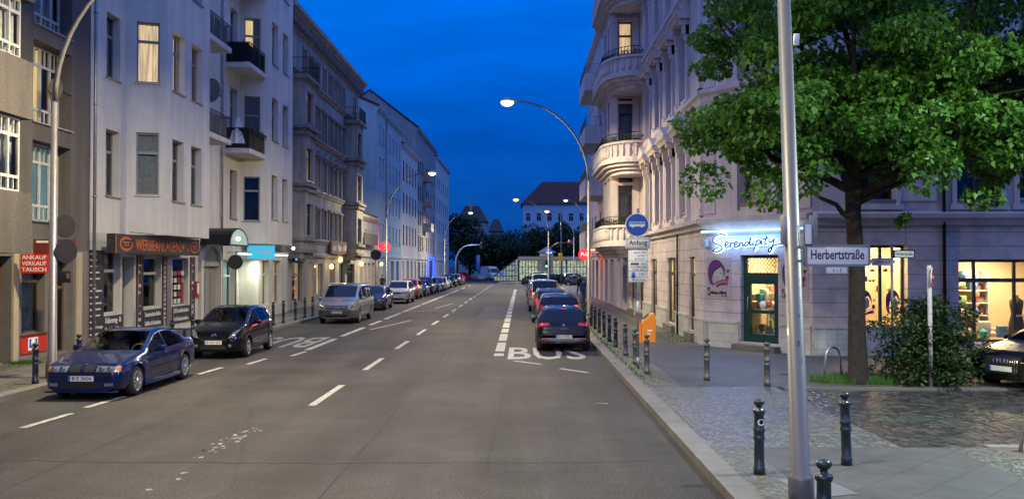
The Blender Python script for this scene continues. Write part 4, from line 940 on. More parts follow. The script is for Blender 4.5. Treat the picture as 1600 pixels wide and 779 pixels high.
def shopwin(Fm, u0, u1, z0, z1, bars, tr, fr, y=.3):
    b = MB()
    for a, c, e_, g_ in [(u0, u0+.07, z0, z1), (u1-.07, u1, z0, z1), (u0+.07, u1-.07, z1-.08, z1), (u0+.07, u1-.07, z0, z0+.08)]: b.box(a, c, y, y+.08, e_, g_)
    for u in bars: b.box(u-.04, u+.04, y-.01, y+.07, z0+.08, z1-.08)
    if tr: b.box(u0+.07, u1-.07, y-.015, y+.065, tr-.06, tr+.06)
    o = b.build('shop_window', fr, cr, Fm); p = MB(); p.quad((u0+.03, y+.04, z0+.03), (u1-.03, y+.04, z0+.03), (u1-.03, y+.04, z1-.03), (u0+.03, y+.04, z1-.03)); p.build('pane', 'glass', o, Fm); return o
for g_, q in zip(gR, (45, 70, 60, 40, 40)):
    w_ = g_[1]-g_[0]; shopwin(FR, *g_[:4], [g_[0]+w_/2] if w_ > 1.3 else [], 2.45, 'dark_frame', .10); shop_room(cr, FR, g_[0]-.02, g_[1]+.02, g_[2], g_[3]+.1, .19, 1.4, 'shop_wall', q, (1, .80, .48))
shopwin(FH, *gH[0][:4], [10.75], None, 'green_frame'); shop_room(cr, FH, 9.7, 11.6, .6, 3.6, .42, 1.5, 'shop_wall', 150, (1, .68, .34))
shopwin(FH, *gH[1][:4], [13.55, 14.75, 15.9], 2.35, 'dark_frame'); shop_room(cr, FH, 12.8, 16.8, .3, 3.2, .42, 2.6, 'shop_wall', 250, (1, .70, .36))
window(cr, FH, *gH[2][:4], 'I', 'dark_frame', 'dark', .35, None, 'shop_window')

# ---- next house on the right with balconies
nh, FN = simple_house('balcony_house', 'pale rose house with boxy cantilevered balconies past the corner house', 6.15, 51.55, 82, 21.0, 'rose', [(4.8, 6.9), (8.6, 10.7), (12.4, 14.5), (16.2, 18.3)], [53, 56, 59, 63, 66, 69, 74, 77, 80], 1.3, fr='grey_frame', roof='gable', rh=3.2,
    gfl=[(52.5, 2, .125, 3.2, 'dark'), (56, 2, .125, 3.2, 'side:lit_dim'), (60, 2.2, .125, 3.2, 'dark'), (64, 2.2, .125, 3.2, 'dark'), (68, 2, .125, 3.2, 'full:lit_dim'), (72, 2, .125, 3.2, 'dark'), (76, 2, .125, 3.2, 'dark')])
for zf in (4.0, 7.9, 11.7, 15.6):
    b = MB(); x0, x1, y0, y1 = 4.65, 6.145, 65.5, 72
    b.box(x0, x1, y0, y1, zf, zf+.2); b.box(x0, x0+.1, y0, y1, zf+.2, zf+1.25); b.box(x0+.1, x1, y0, y0+.1, zf+.2, zf+1.25); b.box(x0+.1, x1, y1-.1, y1, zf+.2, zf+1.25)
    bal = b.build('balcony', 'rose_trim', nh, Matrix.Identity(4)); railing(bal, [(x1, y0+.05), (x0+.05, y0+.05), (x0+.05, y1-.05)], zf+1.25, .7, 'grey_frame', .5)
    b = MB(); b.quad((x0+.05, y0+.06, zf+1.28), (x1, y0+.06, zf+1.28), (x1, y0+.06, zf+1.9), (x0+.05, y0+.06, zf+1.9)); b.quad((x0+.06, y0+.06, zf+1.28), (x0+.06, y1, zf+1.28), (x0+.06, y1, zf+1.9), (x0+.06, y0+.06, zf+1.9)); b.build('balcony_glass', 'glass', bal, Matrix.Identity(4))
# ================================================================== VEHICLES
def interp(pts, y, sm=.05):
    def f(q):
        if q <= pts[0][0]: return pts[0][1]
        for (a, b), (c, d) in zip(pts, pts[1:]):
            if q <= c: return b+(d-b)*(q-a)/max(c-a, 1e-9)
        return pts[-1][1]
    L_ = pts[-1][0]; lo = min(sm, y-pts[0][0], L_-y); lo = max(lo, 0)
    return sum(f(y+lo*k/3) for k in range(-3, 4))/7
def carpaint(name, col, metal=.3, rough=.28):
    return mat(name, col, rough, metal, 0, coat=.5, spec=.3)
SPECS = {
 'coupe': dict(L=4.43, W=1.71, H=1.345, top=[(0, .58), (.05, .66), (.2, .735), (.7, .82), (1.28, .90), (1.36, .92), (2.12, 1.30), (2.55, 1.345), (2.95, 1.33), (3.72, 1.03), (4.2, .985), (4.36, .93), (4.43, .70)],
    belt=[(0, .55), (.05, .62), (.2, .69), (1.3, .84), (3.7, .94), (4.3, .9), (4.43, .66)], bot=[(0, .20), (.3, .17), (4.1, .18), (4.43, .32)],
    hw=[(0, .66), (.04, .74), (.12, .79), (.3, .825), (.8, .85), (3.5, .855), (4.1, .83), (4.3, .79), (4.43, .70)], cowl=1.34, r0=2.12, r1=2.95, deck=3.72, wr=.60, wheels=(.78, 3.48), Rw=.315, pillars=[(2.42, .07)], side=(1.5, 3.48), rimn=10),
 'hatch': dict(L=3.75, W=1.695, H=1.53, top=[(0, .58), (.05, .70), (.2, .83), (.5, .95), (.85, 1.03), (.95, 1.06), (1.72, 1.47), (2.2, 1.53), (2.7, 1.52), (3.25, 1.44), (3.6, 1.05), (3.7, .9), (3.75, .55)],
    belt=[(0, .54), (.05, .64), (.2, .76), (.85, .94), (2.5, 1.02), (3.4, 1.08), (3.65, .95), (3.75, .5)], bot=[(0, .24), (.3, .19), (3.4, .2), (3.75, .34)],
    hw=[(0, .55), (.05, .66), (.14, .74), (.35, .81), (.8, .845), (3.0, .8475), (3.5, .80), (3.68, .74), (3.75, .66)], cowl=.95, r0=1.72, r1=3.2, deck=3.58, wr=.60, wheels=(.76, 3.22), Rw=.295, pillars=[(2.02, .06), (2.85, .07)], side=(1.12, 3.22), rimn=7),
 'clio': dict(L=4.05, W=1.76, H=1.45, top=[(0, .58), (.05, .70), (.25, .82), (.8, .95), (1.05, 1.0), (1.95, 1.40), (2.45, 1.45), (3.0, 1.42), (3.42, 1.36), (3.86, 1.02), (3.98, .93), (4.03, .72), (4.05, .45)],
    belt=[(0, .54), (.05, .64), (.25, .74), (1.0, .92), (2.6, .98), (3.6, 1.06), (3.9, .92), (4.03, .66), (4.05, .42)], bot=[(0, .24), (.3, .18), (3.7, .2), (3.95, .27), (4.05, .36)],
    hw=[(0, .60), (.05, .70), (.14, .78), (.35, .84), (.85, .87), (3.2, .88), (3.75, .855), (3.95, .81), (4.02, .76), (4.05, .70)], cowl=1.05, r0=1.95, r1=3.36, deck=3.84, wr=.59, wheels=(.84, 3.43), Rw=.315, pillars=[(2.3, .06), (3.0, .08)], side=(1.25, 3.28), rimn=5),
 'van': dict(L=5.14, W=1.93, H=1.90, top=[(0, .78), (.05, .92), (.2, 1.04), (.7, 1.18), (.85, 1.24), (1.72, 1.80), (2.1, 1.88), (3, 1.90), (4.85, 1.87), (5.0, 1.78), (5.1, 1.25), (5.14, .6)],
    belt=[(0, .72), (.05, .84), (.2, .95), (.75, 1.12), (5.0, 1.18), (5.14, .55)], bot=[(0, .27), (.3, .22), (4.8, .25), (5.14, .34)],
    hw=[(0, .72), (.05, .80), (.14, .87), (.35, .935), (.7, .96), (4.9, .965), (5.08, .93), (5.14, .86)], cowl=.86, r0=1.72, r1=4.9, deck=5.09, wr=.79, wheels=(.93, 4.13), Rw=.335, pillars=[(1.95, .09), (3.3, .1), (4.2, .1)], side=(1.1, 4.85), rimn=8),
 'suv': dict(L=4.45, W=1.83, H=1.67, top=[(0, .66), (.05, .82), (.2, .96), (.9, 1.06), (1.1, 1.10), (1.85, 1.58), (2.3, 1.66), (3.6, 1.64), (4.05, 1.54), (4.3, 1.12), (4.4, 1.0), (4.45, .6)],
    belt=[(0, .62), (.05, .76), (.2, .88), (1.0, 1.02), (3.9, 1.12), (4.3, 1.02), (4.45, .55)], bot=[(0, .3), (.3, .24), (4.1, .25), (4.45, .4)],
    hw=[(0, .66), (.05, .76), (.14, .82), (.35, .88), (.85, .91), (3.8, .915), (4.25, .87), (4.4, .82), (4.45, .74)], cowl=1.1, r0=1.85, r1=3.98, deck=4.3, wr=.66, wheels=(.88, 3.53), Rw=.345, pillars=[(2.25, .07), (3.1, .07), (3.72, .08)], side=(1.3, 4.02), rimn=5),
 'wagon': dict(L=4.6, W=1.78, H=1.47, top=[(0, .58), (.05, .70), (.2, .80), (1.1, .95), (1.25, .98), (2.0, 1.40), (2.5, 1.47), (3.8, 1.44), (4.15, 1.37), (4.45, 1.02), (4.55, .9), (4.6, .55)],
    belt=[(0, .54), (.05, .64), (.2, .73), (1.2, .90), (4.2, 1.0), (4.5, .92), (4.6, .5)], bot=[(0, .24), (.3, .19), (4.2, .2), (4.6, .34)],
    hw=[(0, .62), (.05, .72), (.14, .79), (.35, .85), (.9, .885), (4.0, .885), (4.4, .84), (4.55, .79), (4.6, .72)], cowl=1.25, r0=2.0, r1=4.1, deck=4.44, wr=.60, wheels=(.92, 3.55), Rw=.315, pillars=[(2.4, .06), (3.25, .07), (3.9, .08)], side=(1.45, 4.12), rimn=7),
 'sedan': dict(L=4.85, W=1.87, H=1.45, top=[(0, .62), (.05, .74), (.2, .84), (1.2, .98), (1.4, 1.02), (2.2, 1.40), (2.7, 1.45), (3.2, 1.43), (4.05, 1.10), (4.65, 1.03), (4.8, .95), (4.85, .6)],
    belt=[(0, .58), (.05, .68), (.2, .77), (1.35, .94), (4.0, 1.02), (4.7, .95), (4.85, .55)], bot=[(0, .24), (.3, .19), (4.5, .2), (4.85, .34)],
    hw=[(0, .68), (.05, .78), (.14, .85), (.35, .90), (.9, .93), (4.1, .935), (4.6, .88), (4.8, .82), (4.85, .76)], cowl=1.4, r0=2.2, r1=3.2, deck=4.05, wr=.64, wheels=(.9, 3.78), Rw=.345, pillars=[(2.55, .07)], side=(1.62, 3.75), rimn=10),
 'box_van': dict(L=5.9, W=2.02, H=2.6, top=[(0, .85), (.05, 1.0), (.2, 1.12), (.65, 1.32), (.75, 1.38), (1.5, 2.2), (2.0, 2.52), (2.5, 2.6), (5.7, 2.56), (5.85, 2.4), (5.9, .7)],
    belt=[(0, .8), (.05, .92), (.2, 1.05), (.7, 1.3), (5.85, 1.4), (5.9, .65)], bot=[(0, .3), (.3, .26), (5.5, .28), (5.9, .4)],
    hw=[(0, .76), (.05, .84), (.14, .91), (.35, .98), (.7, 1.0), (5.7, 1.01), (5.9, .96)], cowl=.76, r0=1.5, r1=5.8, deck=5.88, wr=.86, wheels=(1.0, 4.6), Rw=.34, pillars=[(1.75, .1)], side=(.95, 2.1), rimn=6),
}
def wheel_at(parent, x, y, Rw, sgn, n, rimm, detail):
    b = MB(); w = .2
    b.lathe([(Rw*.62, -w/2), (Rw*.86, -w/2-.005), (Rw*.96, -w/2+.02), (Rw, -w/2+.06), (Rw, w/2-.06), (Rw*.96, w/2-.02), (Rw*.86, w/2+.005), (Rw*.62, w/2)], 28 if detail > 1 else 16, (x, y, Rw), 'x')
    b.f = b.f[:-2]; b.mi = b.mi[:-2]; b.sm = b.sm[:-2]
    o = b.build('wheel', 'rubber', parent)
    r = MB(); f = x+sgn*w/2; Rr = Rw*.66
    r.m = 1; r.lathe([(Rr*.98, sgn*-.10), (Rr*.98, sgn*-.085)], 20, (f, y, Rw), 'x', False)
    r.m = 0; r.lathe([(Rr*.97, sgn*-.08), (Rr*1.02, sgn*.004), (Rr*.93, sgn*.006), (Rr*.88, sgn*-.028)], 24, (f, y, Rw), 'x')
    # the rim ring is open: cut its caps
    r.f = r.f[:-2]; r.mi = r.mi[:-2]; r.sm = r.sm[:-2]
    for k in range(n):
        t = 2*math.pi*k/n; ca, sa = math.cos(t), math.sin(t); hw = .022 if n > 7 else .034
        pts = []
        for rr, ww in ((Rr*.12, hw*.9), (Rr*.95, hw*.75)):
            for s in (-1, 1): pts.append((f+sgn*.0, y+ca*rr-sa*ww*s, Rw+sa*rr+ca*ww*s))
        q = [(p[0]-sgn*.03, p[1], p[2]) for p in pts]
        r.add(pts+q, [(0, 1, 3, 2), (4, 6, 7, 5), (0, 4, 5, 1), (2, 3, 7, 6), (0, 2, 6, 4), (1, 5, 7, 3)], False)
    r.lathe([(Rr*.2, -.02), (Rr*.2, .012*1), (Rr*.1, .016)], 10, (f, y, Rw), 'x')
    r.build('rim', [rimm, 'under'], o)
def car(name, label, spec, loc, rz, paint, group=None, detail=2, extras=(), plate=None, glassm='car_glass', seatm=None, cat='car', rimm='alloy', bumper=None, lights=True, rails=False):
    S = SPECS[spec]; L_, W, H = S['L'], S['W'], S['H']
    root = thing(name, label, cat, loc, rz, group)
    st = set([0, .02, .05, .1, .16, .25, .35, .5]+[L_-k for k in (0, .02, .05, .1, .16, .25, .4)])
    st |= {S['cowl']-.04, S['cowl'], S['r0'], S['r0']-.05, S['r1'], S['r1']+.05, S['deck'], S['deck']-.04}
    n = 26 if detail > 1 else 16
    st |= {L_*i/n for i in range(n+1)}
    Ra = S['Rw']+.055
    for yw in S['wheels']:
        for k in range(-6, 7): st.add(yw+Ra*math.sin(math.pi/2*k/6))
        st.add(yw-Ra-.003); st.add(yw+Ra+.003)
    for p, w in S['pillars']: st |= {p-w/2, p+w/2}
    st |= set(S['side'])
    st = sorted(y for y in st if 0 <= y <= L_); out = [st[0]]
    for y in st[1:]:
        if y-out[-1] > .0025: out.append(y)
    st = out
    def section(y):
        w = interp(S['hw'], y, .03); zt = interp(S['top'], y, .06); zs = min(interp(S['belt'], y), zt-.02); zb = interp(S['bot'], y)
        za = zb
        for yw in S['wheels']:
            d = abs(y-yw)
            if d < Ra: za = max(za, S['Rw']+math.sqrt(Ra*Ra-d*d))
        za = min(za, zs-.10)
        t = min(1, max(0, (zt-zs-.06)/(H-zs-.06))); yr = w*.90*(1-t)+min(S['wr'], w*.9)*t
        hgt = zt-zs; lift = .012*min(1, hgt*4)
        zr = zs+hgt*.90
        v = [(0, max(za, zb)), (w*.80, za), (w*.95, max(za+.004, zb+.05)), (w*.985, max(za+.012, zb+.17)), (w, max(za+.022, zb+(zs-zb)*.55)), (w*.992, max(za+.03, zs-.13)), (w*.955, zs)]
        v8 = (yr, zr); v7 = (v[6][0]+(v8[0]-v[6][0])*.9, v[6][1]+(v8[1]-v[6][1])*.9)
        v += [v7, v8, (yr*.88, zs+hgt*.962+lift*.3), (yr*.5, zs+hgt*.993), (0, zt)]
        if detail and za > zb: v[4] = (w+.012, v[4][1]) ; v[3] = (w*.985+.012, v[3][1])
        return v
    NV = 12; ring = 2*NV-2; V = []
    for y in st:
        v = section(y)
        V += [(p[0], y, p[1]) for p in v]+[(-p[0], y, p[1]) for p in v[1:-1][::-1]]
    body = MB(); gl = MB(); allf = []
    body.v = list(V); gl.v = list(V)
    def insd(y, a, c): return a < y < c
    for i in range(len(st)-1):
        ym = (st[i]+st[i+1])/2
        for j in range(ring):
            a, c = i*ring+j, i*ring+(j+1) % ring; f_ = (a, a+ring, c+ring, c); vi = j if j < NV-1 else ring-1-j
            isg = False
            if vi == 6 and insd(ym, *S['side']) and not any(abs(ym-p) < w/2 for p, w in S['pillars']): isg = True
            if vi in (9, 10) and (insd(ym, S['cowl'], S['r0']-.02) or insd(ym, S['r1']+.02, S['deck']-.01)): isg = True
            tgt = gl if isg else body
            tgt.f.append(f_); tgt.sm.append(True)
            tgt.mi.append(1 if (vi <= 1 and not isg) else 0); allf.append(f_)
    body.f.append(tuple(range(ring))); body.sm.append(False); body.mi.append(0)
    body.f.append(tuple((len(st)-1)*ring+j for j in range(ring-1, -1, -1))); body.sm.append(False); body.mi.append(0)
    bo = body.build('body', [paint, 'under'], root)
    go = gl.build('windows', glassm, root)
    for o in (go,):   # drop the vertices the glass does not use
        bm = bmesh.new(); bm.from_mesh(o.data); bmesh.ops.delete(bm, geom=[v for v in bm.verts if not v.link_faces], context='VERTS'); bm.to_mesh(o.data); bm.free()
    tri = allf+[tuple(range(ring-1, -1, -1)), tuple((len(st)-1)*ring+j for j in range(ring))]
    bvh = BVHTree.FromPolygons([Vector(v) for v in V], tri)
    def hit(kind, a, z, s=1):
        if kind == 'front': r = bvh.ray_cast(Vector((a, -3, z)), Vector((0, 1, 0)))
        elif kind == 'rear': r = bvh.ray_cast(Vector((a, L_+3, z)), Vector((0, -1, 0)))
        elif kind == 'top': r = bvh.ray_cast(Vector((a, z, 4)), Vector((0, 0, -1)))
        else: r = bvh.ray_cast(Vector((3*s, a, z)), Vector((-s, 0, 0)))
        return r[0], r[1]
    def patch(b, kind, cs, nu=6, nv=4, off=.006, s=1):
        idx = {}; o = len(b.v)
        for i in range(nu+1):
            for j in range(nv+1):
                u, v = i/nu, j/nv
                a = (cs[0][0]*(1-u)+cs[1][0]*u)*(1-v)+(cs[3][0]*(1-u)+cs[2][0]*u)*v; z = (cs[0][1]*(1-u)+cs[1][1]*u)*(1-v)+(cs[3][1]*(1-u)+cs[2][1]*u)*v
                p, nn = hit(kind, a, z, s)
                if p is None: continue
                d = Vector((0, -1, 0)) if kind == 'front' else Vector((0, 1, 0)) if kind == 'rear' else Vector((0, 0, 1)) if kind == 'top' else Vector((s, 0, 0))
                nn = nn if nn.dot(d) > 0 else -nn
                if p is None: continue
                q = p+nn*off; idx[(i, j)] = len(b.v); b.v.append(q[:])
        for i in range(nu):
            for j in range(nv):
                k = [(i, j), (i+1, j), (i+1, j+1), (i, j+1)]
                if all(q in idx for q in k):
                    b.f.append(tuple(idx[q] for q in k)); b.mi.append(b.m); b.sm.append(True)
    # inside
    ins = MB(); zf = .3; ys = (S['cowl']+S['r0'])/2+.35
    ins.box(-W*.40, W*.40, S['cowl']+.05, S['cowl']+.5, .55, interp(S['belt'], S['cowl']+.3)-.03)
    ins.box(-W*.42, W*.42, S['cowl']+.5, S['r1'], .33, .36)
    rs = [ys+.35] + ([S['r1']-.45] if detail > 1 else [])
    if spec == 'van': rs = [ys+.3, 3.2]
    for k, yy in enumerate(rs):
        for x in (-.37, .37):
            zb_ = interp(S['belt'], yy); top_ = min(H-.28, zb_+.18)
            ins.bevbox(x-.24, x+.24, yy-.35, yy+.12, .4, .62, .05); ins.bevbox(x-.22, x+.22, yy+.02, yy+.18, .5, top_, .06)
            ins.bevbox(x-.13, x+.13, yy+.06, yy+.16, top_+.02, top_+.19, .045)
    if detail > 1:
        pts = [(.37+.17*math.cos(t), S['cowl']+.58+.05*math.sin(t), interp(S['belt'], S['cowl'])+.0+.16*math.sin(t)) for t in [2*math.pi*k/14 for k in range(15)]]
        ins.tube(pts, .016, 5)
    ins.build('seats', seatm or 'black', root)
    for yw in S['wheels']:
        wy = interp(S['hw'], yw, .03)
        for s in (-1, 1): wheel_at(root, s*(wy-.105), yw, S['Rw'], s, S['rimn'], rimm, detail)
    # mirrors
    ym = S['cowl']+.42; zm = interp(S['belt'], ym)+.07
    for s in (-1, 1):
        b = MB(); x = s*(interp(S['hw'], ym, .03)+.10); b.bevbox(x-.10, x+.10, ym-.05, ym+.06, zm-.065, zm+.075, .04); b.tube([(x-s*.06, ym+.02, zm-.04), (x-s*.17, ym+.04, zm-.07)], .025, 6)
        b.m = 1; b.box(x-.075, x+.075, ym+.0605, ym+.064, zm-.045, zm+.05)
        b.build('wing_mirror', [paint, 'chrome'], root)
    # side trim, handles, shut lines
    if detail > 1:
        b = MB()
        for s in (-1, 1):
            yb = S['pillars'][0][0]; za, zc = .34, interp(S['belt'], yb)-.02
            yf_ = S['cowl']+.12
            for ya in [yf_, yb+.03]+([S['pillars'][1][0]] if len(S['pillars']) > 1 and spec != 'coupe' else []):
                patch(b, 'side', [(ya-.006, za), (ya+.006, za), (ya+.006, zc), (ya-.006, zc)], 1, 8, .003, s)
            patch(b, 'side', [(yf_, za-.006), (yb+.03, za-.006), (yb+.03, za+.006), (yf_, za+.006)], 10, 1, .003, s)
            zz = interp(S['belt'], yb)-.36
            patch(b, 'side', [(yf_+.05, zz-.02), (S['wheels'][1]-.4, zz-.02), (S['wheels'][1]-.4, zz+.02), (yf_+.05, zz+.02)], 14, 1, .005, s) if spec in ('coupe', 'van') else None
        b.build('door_seams', 'black', root)
        for s in (-1, 1):
            for ya in [S['pillars'][0][0]-.16]+([S['pillars'][1][0]-.14] if len(S['pillars']) > 1 and spec != 'coupe' else []):
                p, nn = hit('side', ya, interp(S['belt'], ya)-.1, s)
                if p:
                    b = MB(); b.bevbox(p.x-.0, p.x+s*.03, ya-.09, ya+.09, p.z-.015, p.z+.02, .008); b.build('door_handle', paint if spec != 'coupe' else paint, root)
    if rails:
        b = MB()
        for s in (-1, 1):
            pts = []
            for k in range(9):
                y = S['r0']+.15+(S['r1']-S['r0']-.2)*k/8; p, nn = hit('top', s*S['wr']*.93, y); pts.append((p.x, y, p.z+(.05 if 0 < k < 8 else .0)))
            b.tube(pts, .018, 6)
        b.build('roof_rails', 'alloy_dk', root)
    def lens(nm, kind, cs, m, mirror=True, nu=6, nv=4, off=.006, label=None):
        for s in ((-1, 1) if mirror else (1,)):
            b = MB(); patch(b, kind, [(s*c[0], c[1]) for c in cs], nu, nv, off); o = b.build(nm, m, root)
            if label: o['label'] = label
    def plate_at(kind, z, st_):
        p, nn = hit(kind, 0, z); sg = -1 if kind == 'front' else 1; yy = p.y+sg*.014
        for dx in (.2,):
            q, _ = hit(kind, dx, z); 
        b = MB(); b.box(-.26, .26, yy-.008, yy+.008, z-.055, z+.055); b.m = 1; b.box(-.258*(1), -.215, yy+sg*.0085, yy+sg*.0095, z-.053, z+.053) if kind == 'front' else b.box(.215, .258, yy+sg*.0085, yy+sg*.0095, z-.053, z+.053)
        b.m = 2
        if st_:
            if kind == 'front': b.text(st_, .02, z-.032, .075, yy-.0095, .40, thick=.0012)
            else:
                t = MB(); t.text(st_, .02, z-.032, .075, 0, .40, thick=.0012); t2_ = [(-v[0], yy+.0095-v[1], v[2]) for v in t.v]; b.add(t2_, t.f, False)
        b.build('number_plate', ['plate', 'euro', 'ink'], root)
    G = dict(patch=patch, hit=hit, lens=lens, plate_at=plate_at, root=root, S=S, MB=MB)
    if extras: extras(G)
    elif lights:
        zl = interp(S['top'], .12)-.13
        hw_ = S['hw'][1][1]
        lens('headlight', 'front', [(hw_*.62, zl-.04), (hw_*1.12, zl+.0), (hw_*1.16, zl+.11), (hw_*.62, zl+.07)], 'lampglass')
        b = MB(); patch(b, 'front', [(-hw_*.55, zl-.05), (hw_*.55, zl-.05), (hw_*.58, zl+.06), (-hw_*.58, zl+.06)], 8, 3); patch(b, 'front', [(-hw_*.8, .30), (hw_*.8, .30), (hw_*.75, .42), (-hw_*.75, .42)], 8, 3); b.build('grille', 'black', root)
        if plate is not None: plate_at('front', .50, plate)
    zl = interp(S['belt'], L_-.3)-.06
    hr = S['hw'][-2][1]
    if spec == 'clio':
        for s in (-1, 1):
            b = MB(); patch(b, 'rear', [(s*.45, .86), (s*.81, .80), (s*.80, .93), (s*.47, .94)], 7, 4, .008); b.m = 1; patch(b, 'rear', [(s*.52, .885), (s*.76, .865), (s*.76, .885), (s*.52, .905)], 6, 1, .012); b.build('tail_light', ['tail', emis('tail_glow', (1, .02, .03), .5, (.5, .01, .01))] if s else 'tail', root)
        b = MB(); patch(b, 'rear', [(-.72, .30), (.72, .30), (.70, .46), (-.70, .46)], 12, 3, .01); b.build('rear_bumper', 'alloy_dk', root)
        lens('reflector', 'rear', [(.50, .37), (.74, .39), (.74, .43), (.50, .41)], 'tail', True, 4, 1, .016)
        plate_at('rear', .50, 'B·LX 5056')
        b = MB(); p, nn = hit('rear', 0, .845)
        for s in (-1, 1):
            b.add([(0, p.y+.012, p.z+.075), (s*.045, p.y+.014, p.z), (s*.026, p.y+.018, p.z), (0, p.y+.016, p.z+.045)], [(0, 1, 2, 3)]); b.add([(0, p.y+.012, p.z-.075), (s*.045, p.y+.014, p.z), (s*.026, p.y+.018, p.z), (0, p.y+.016, p.z-.045)], [(0, 1, 2, 3)])
        b.build('emblem', 'chrome', root)
        b = MB(); t = MB(); p, nn = hit('rear', 0, .735); t.text('CLIO', 0, 0, .045, 0, .26, thick=.003); b.add([(-v[0], p.y+.012-v[1], p.z+v[2]) for v in t.v], t.f, False); b.build('lettering', 'chrome', root)
        lens('brake_light', 'rear', [(-.13, 1.325), (.13, 1.325), (.13, 1.355), (-.13, 1.355)], 'tail', False, 4, 1, .02)
        b = MB(); p, _ = hit('rear', .1, 1.08); b.tube([(0, p.y+.02, 1.06), (-.16, p.y-.02, 1.09), (-.36, p.y-.05, 1.11)], .012, 5); b.build('wiper', 'black', root)
        b = MB(); p, _ = hit('top', 0, 2.9); b.tube([(0, 2.9, p.z), (0, 3.0, p.z+.16)], .006, 5); b.build('antenna', 'black', root)
    else:
        tall_ = spec in ('suv', 'van', 'box_van')
        lens('tail_light', 'rear', [(hr*.70, zl-.16), (hr*.97, zl-.16), (hr*.95, zl+(.22 if tall_ else .05)), (hr*(.80 if tall_ else .66), zl+(.22 if tall_ else .05))], 'tail')
        if plate is not None and rz: plate_at('rear', .62, plate)
        if detail > 1:
            b = MB(); patch(b, 'rear', [(-hr*.9, .36), (hr*.9, .36), (hr*.88, .52), (-hr*.88, .52)], 10, 3, .012); b.build('rear_bumper', 'black', root)
    return root

def x_coupe(G):
    lens, MB_, patch, hit, root = G['lens'], MB, G['patch'], G['hit'], G['root']
    for s in (-1, 1):
        b = MB(); patch(b, 'front', [(s*.30, .585), (s*.74, .585), (s*.735, .69), (s*.30, .70)], 8, 4, .004); 
        b.m = 1; patch(b, 'front', [(s*.305, .575), (s*.74, .575), (s*.74, .588), (s*.305, .588)], 8, 1, .008)
        b.m = 2
        for cx in (.41, .585):
            p, _ = hit('front', s*cx, .64); b.lathe([(.058, -.016), (.05, -.012), (.045, -.006)], 14, (p.x, p.y-.004, p.z), 'y')
        b.m = 3; patch(b, 'front', [(s*.68, .59), (s*.77, .59), (s*.76, .69), (s*.68, .695)], 4, 3, .009)
        b.build('headlight', ['lampglass', 'black', 'chrome', 'amber'], root)
        b = MB(); patch(b, 'front', [(s*.03, .585), (s*.26, .585), (s*.26, .69), (s*.04, .70)], 5, 3, .007)
        for k in range(6): b.m = 1; x0 = .05+k*.037; patch(b, 'front', [(s*x0, .59), (s*(x0+.006), .59), (s*(x0+.006), .685), (s*x0, .69)], 1, 3, .012)
        b.build('kidney_grille', ['under', 'black'], root)
        b = MB(); patch(b, 'front', [(s*.48, .295), (s*.66, .30), (s*.66, .36), (s*.48, .36)], 4, 2, .008); b.build('fog_light', 'lampglass', root)
    b = MB(); patch(b, 'front', [(-.42, .25), (.42, .25), (.42, .38), (-.42, .38)], 8, 3, .006); patch(b, 'front', [(-.70, .50), (.70, .50), (.70, .535), (-.70, .535)], 14, 1, .01); b.build('air_intake', 'under', root)
    b = MB(); b.bevbox(-.74, .74, -.05, .10, .165, .195, .01); b.build('front_splitter', carm['coupe'], root)
    G['plate_at']('front', .455, 'B·E 3606')
    b = MB(); p, n_ = hit('top', 0, .2); b.lathe([(.042, 0), (.042, .006), (.03, .009)], 16, (0, .2, p.z)); o = b.build('emblem', 'chrome', root)
    b = MB(); q = p.z+.0095
    for a0 in (0, math.pi): b.add([(0, .2, q)]+[(.027*math.cos(a0+math.pi/2*k/5), .2+.027*math.sin(a0+math.pi/2*k/5), q) for k in range(6)], [(0, 1, 2, 3, 4, 5, 6)])
    b.build('emblem_quarter', 'blue_sign', o)
    # rear wing and skirts
    b = MB(); b.bevbox(-.68, .68, 4.12, 4.34, 1.17, 1.20, .012)
    for s in (-1, 1): b.bevbox(s*.55-.02, s*.55+.02, 4.18, 4.3, .97, 1.17, .008)
    b.build('rear_wing', carm['coupe'], root)
    b = MB()
    for s in (-1, 1): b.bevbox(s*.80, s*.865, 1.15, 3.12, .17, .27, .015); b.cut()
    b.build_each('side_skirt', carm['coupe'], root)
    for s in (-1, 1):
        b = MB(); patch(b, 'side', [(1.18, .66), (1.26, .66), (1.28, .69), (1.2, .69)], 2, 1, .006, s); b.build('side_marker', 'amber', root)
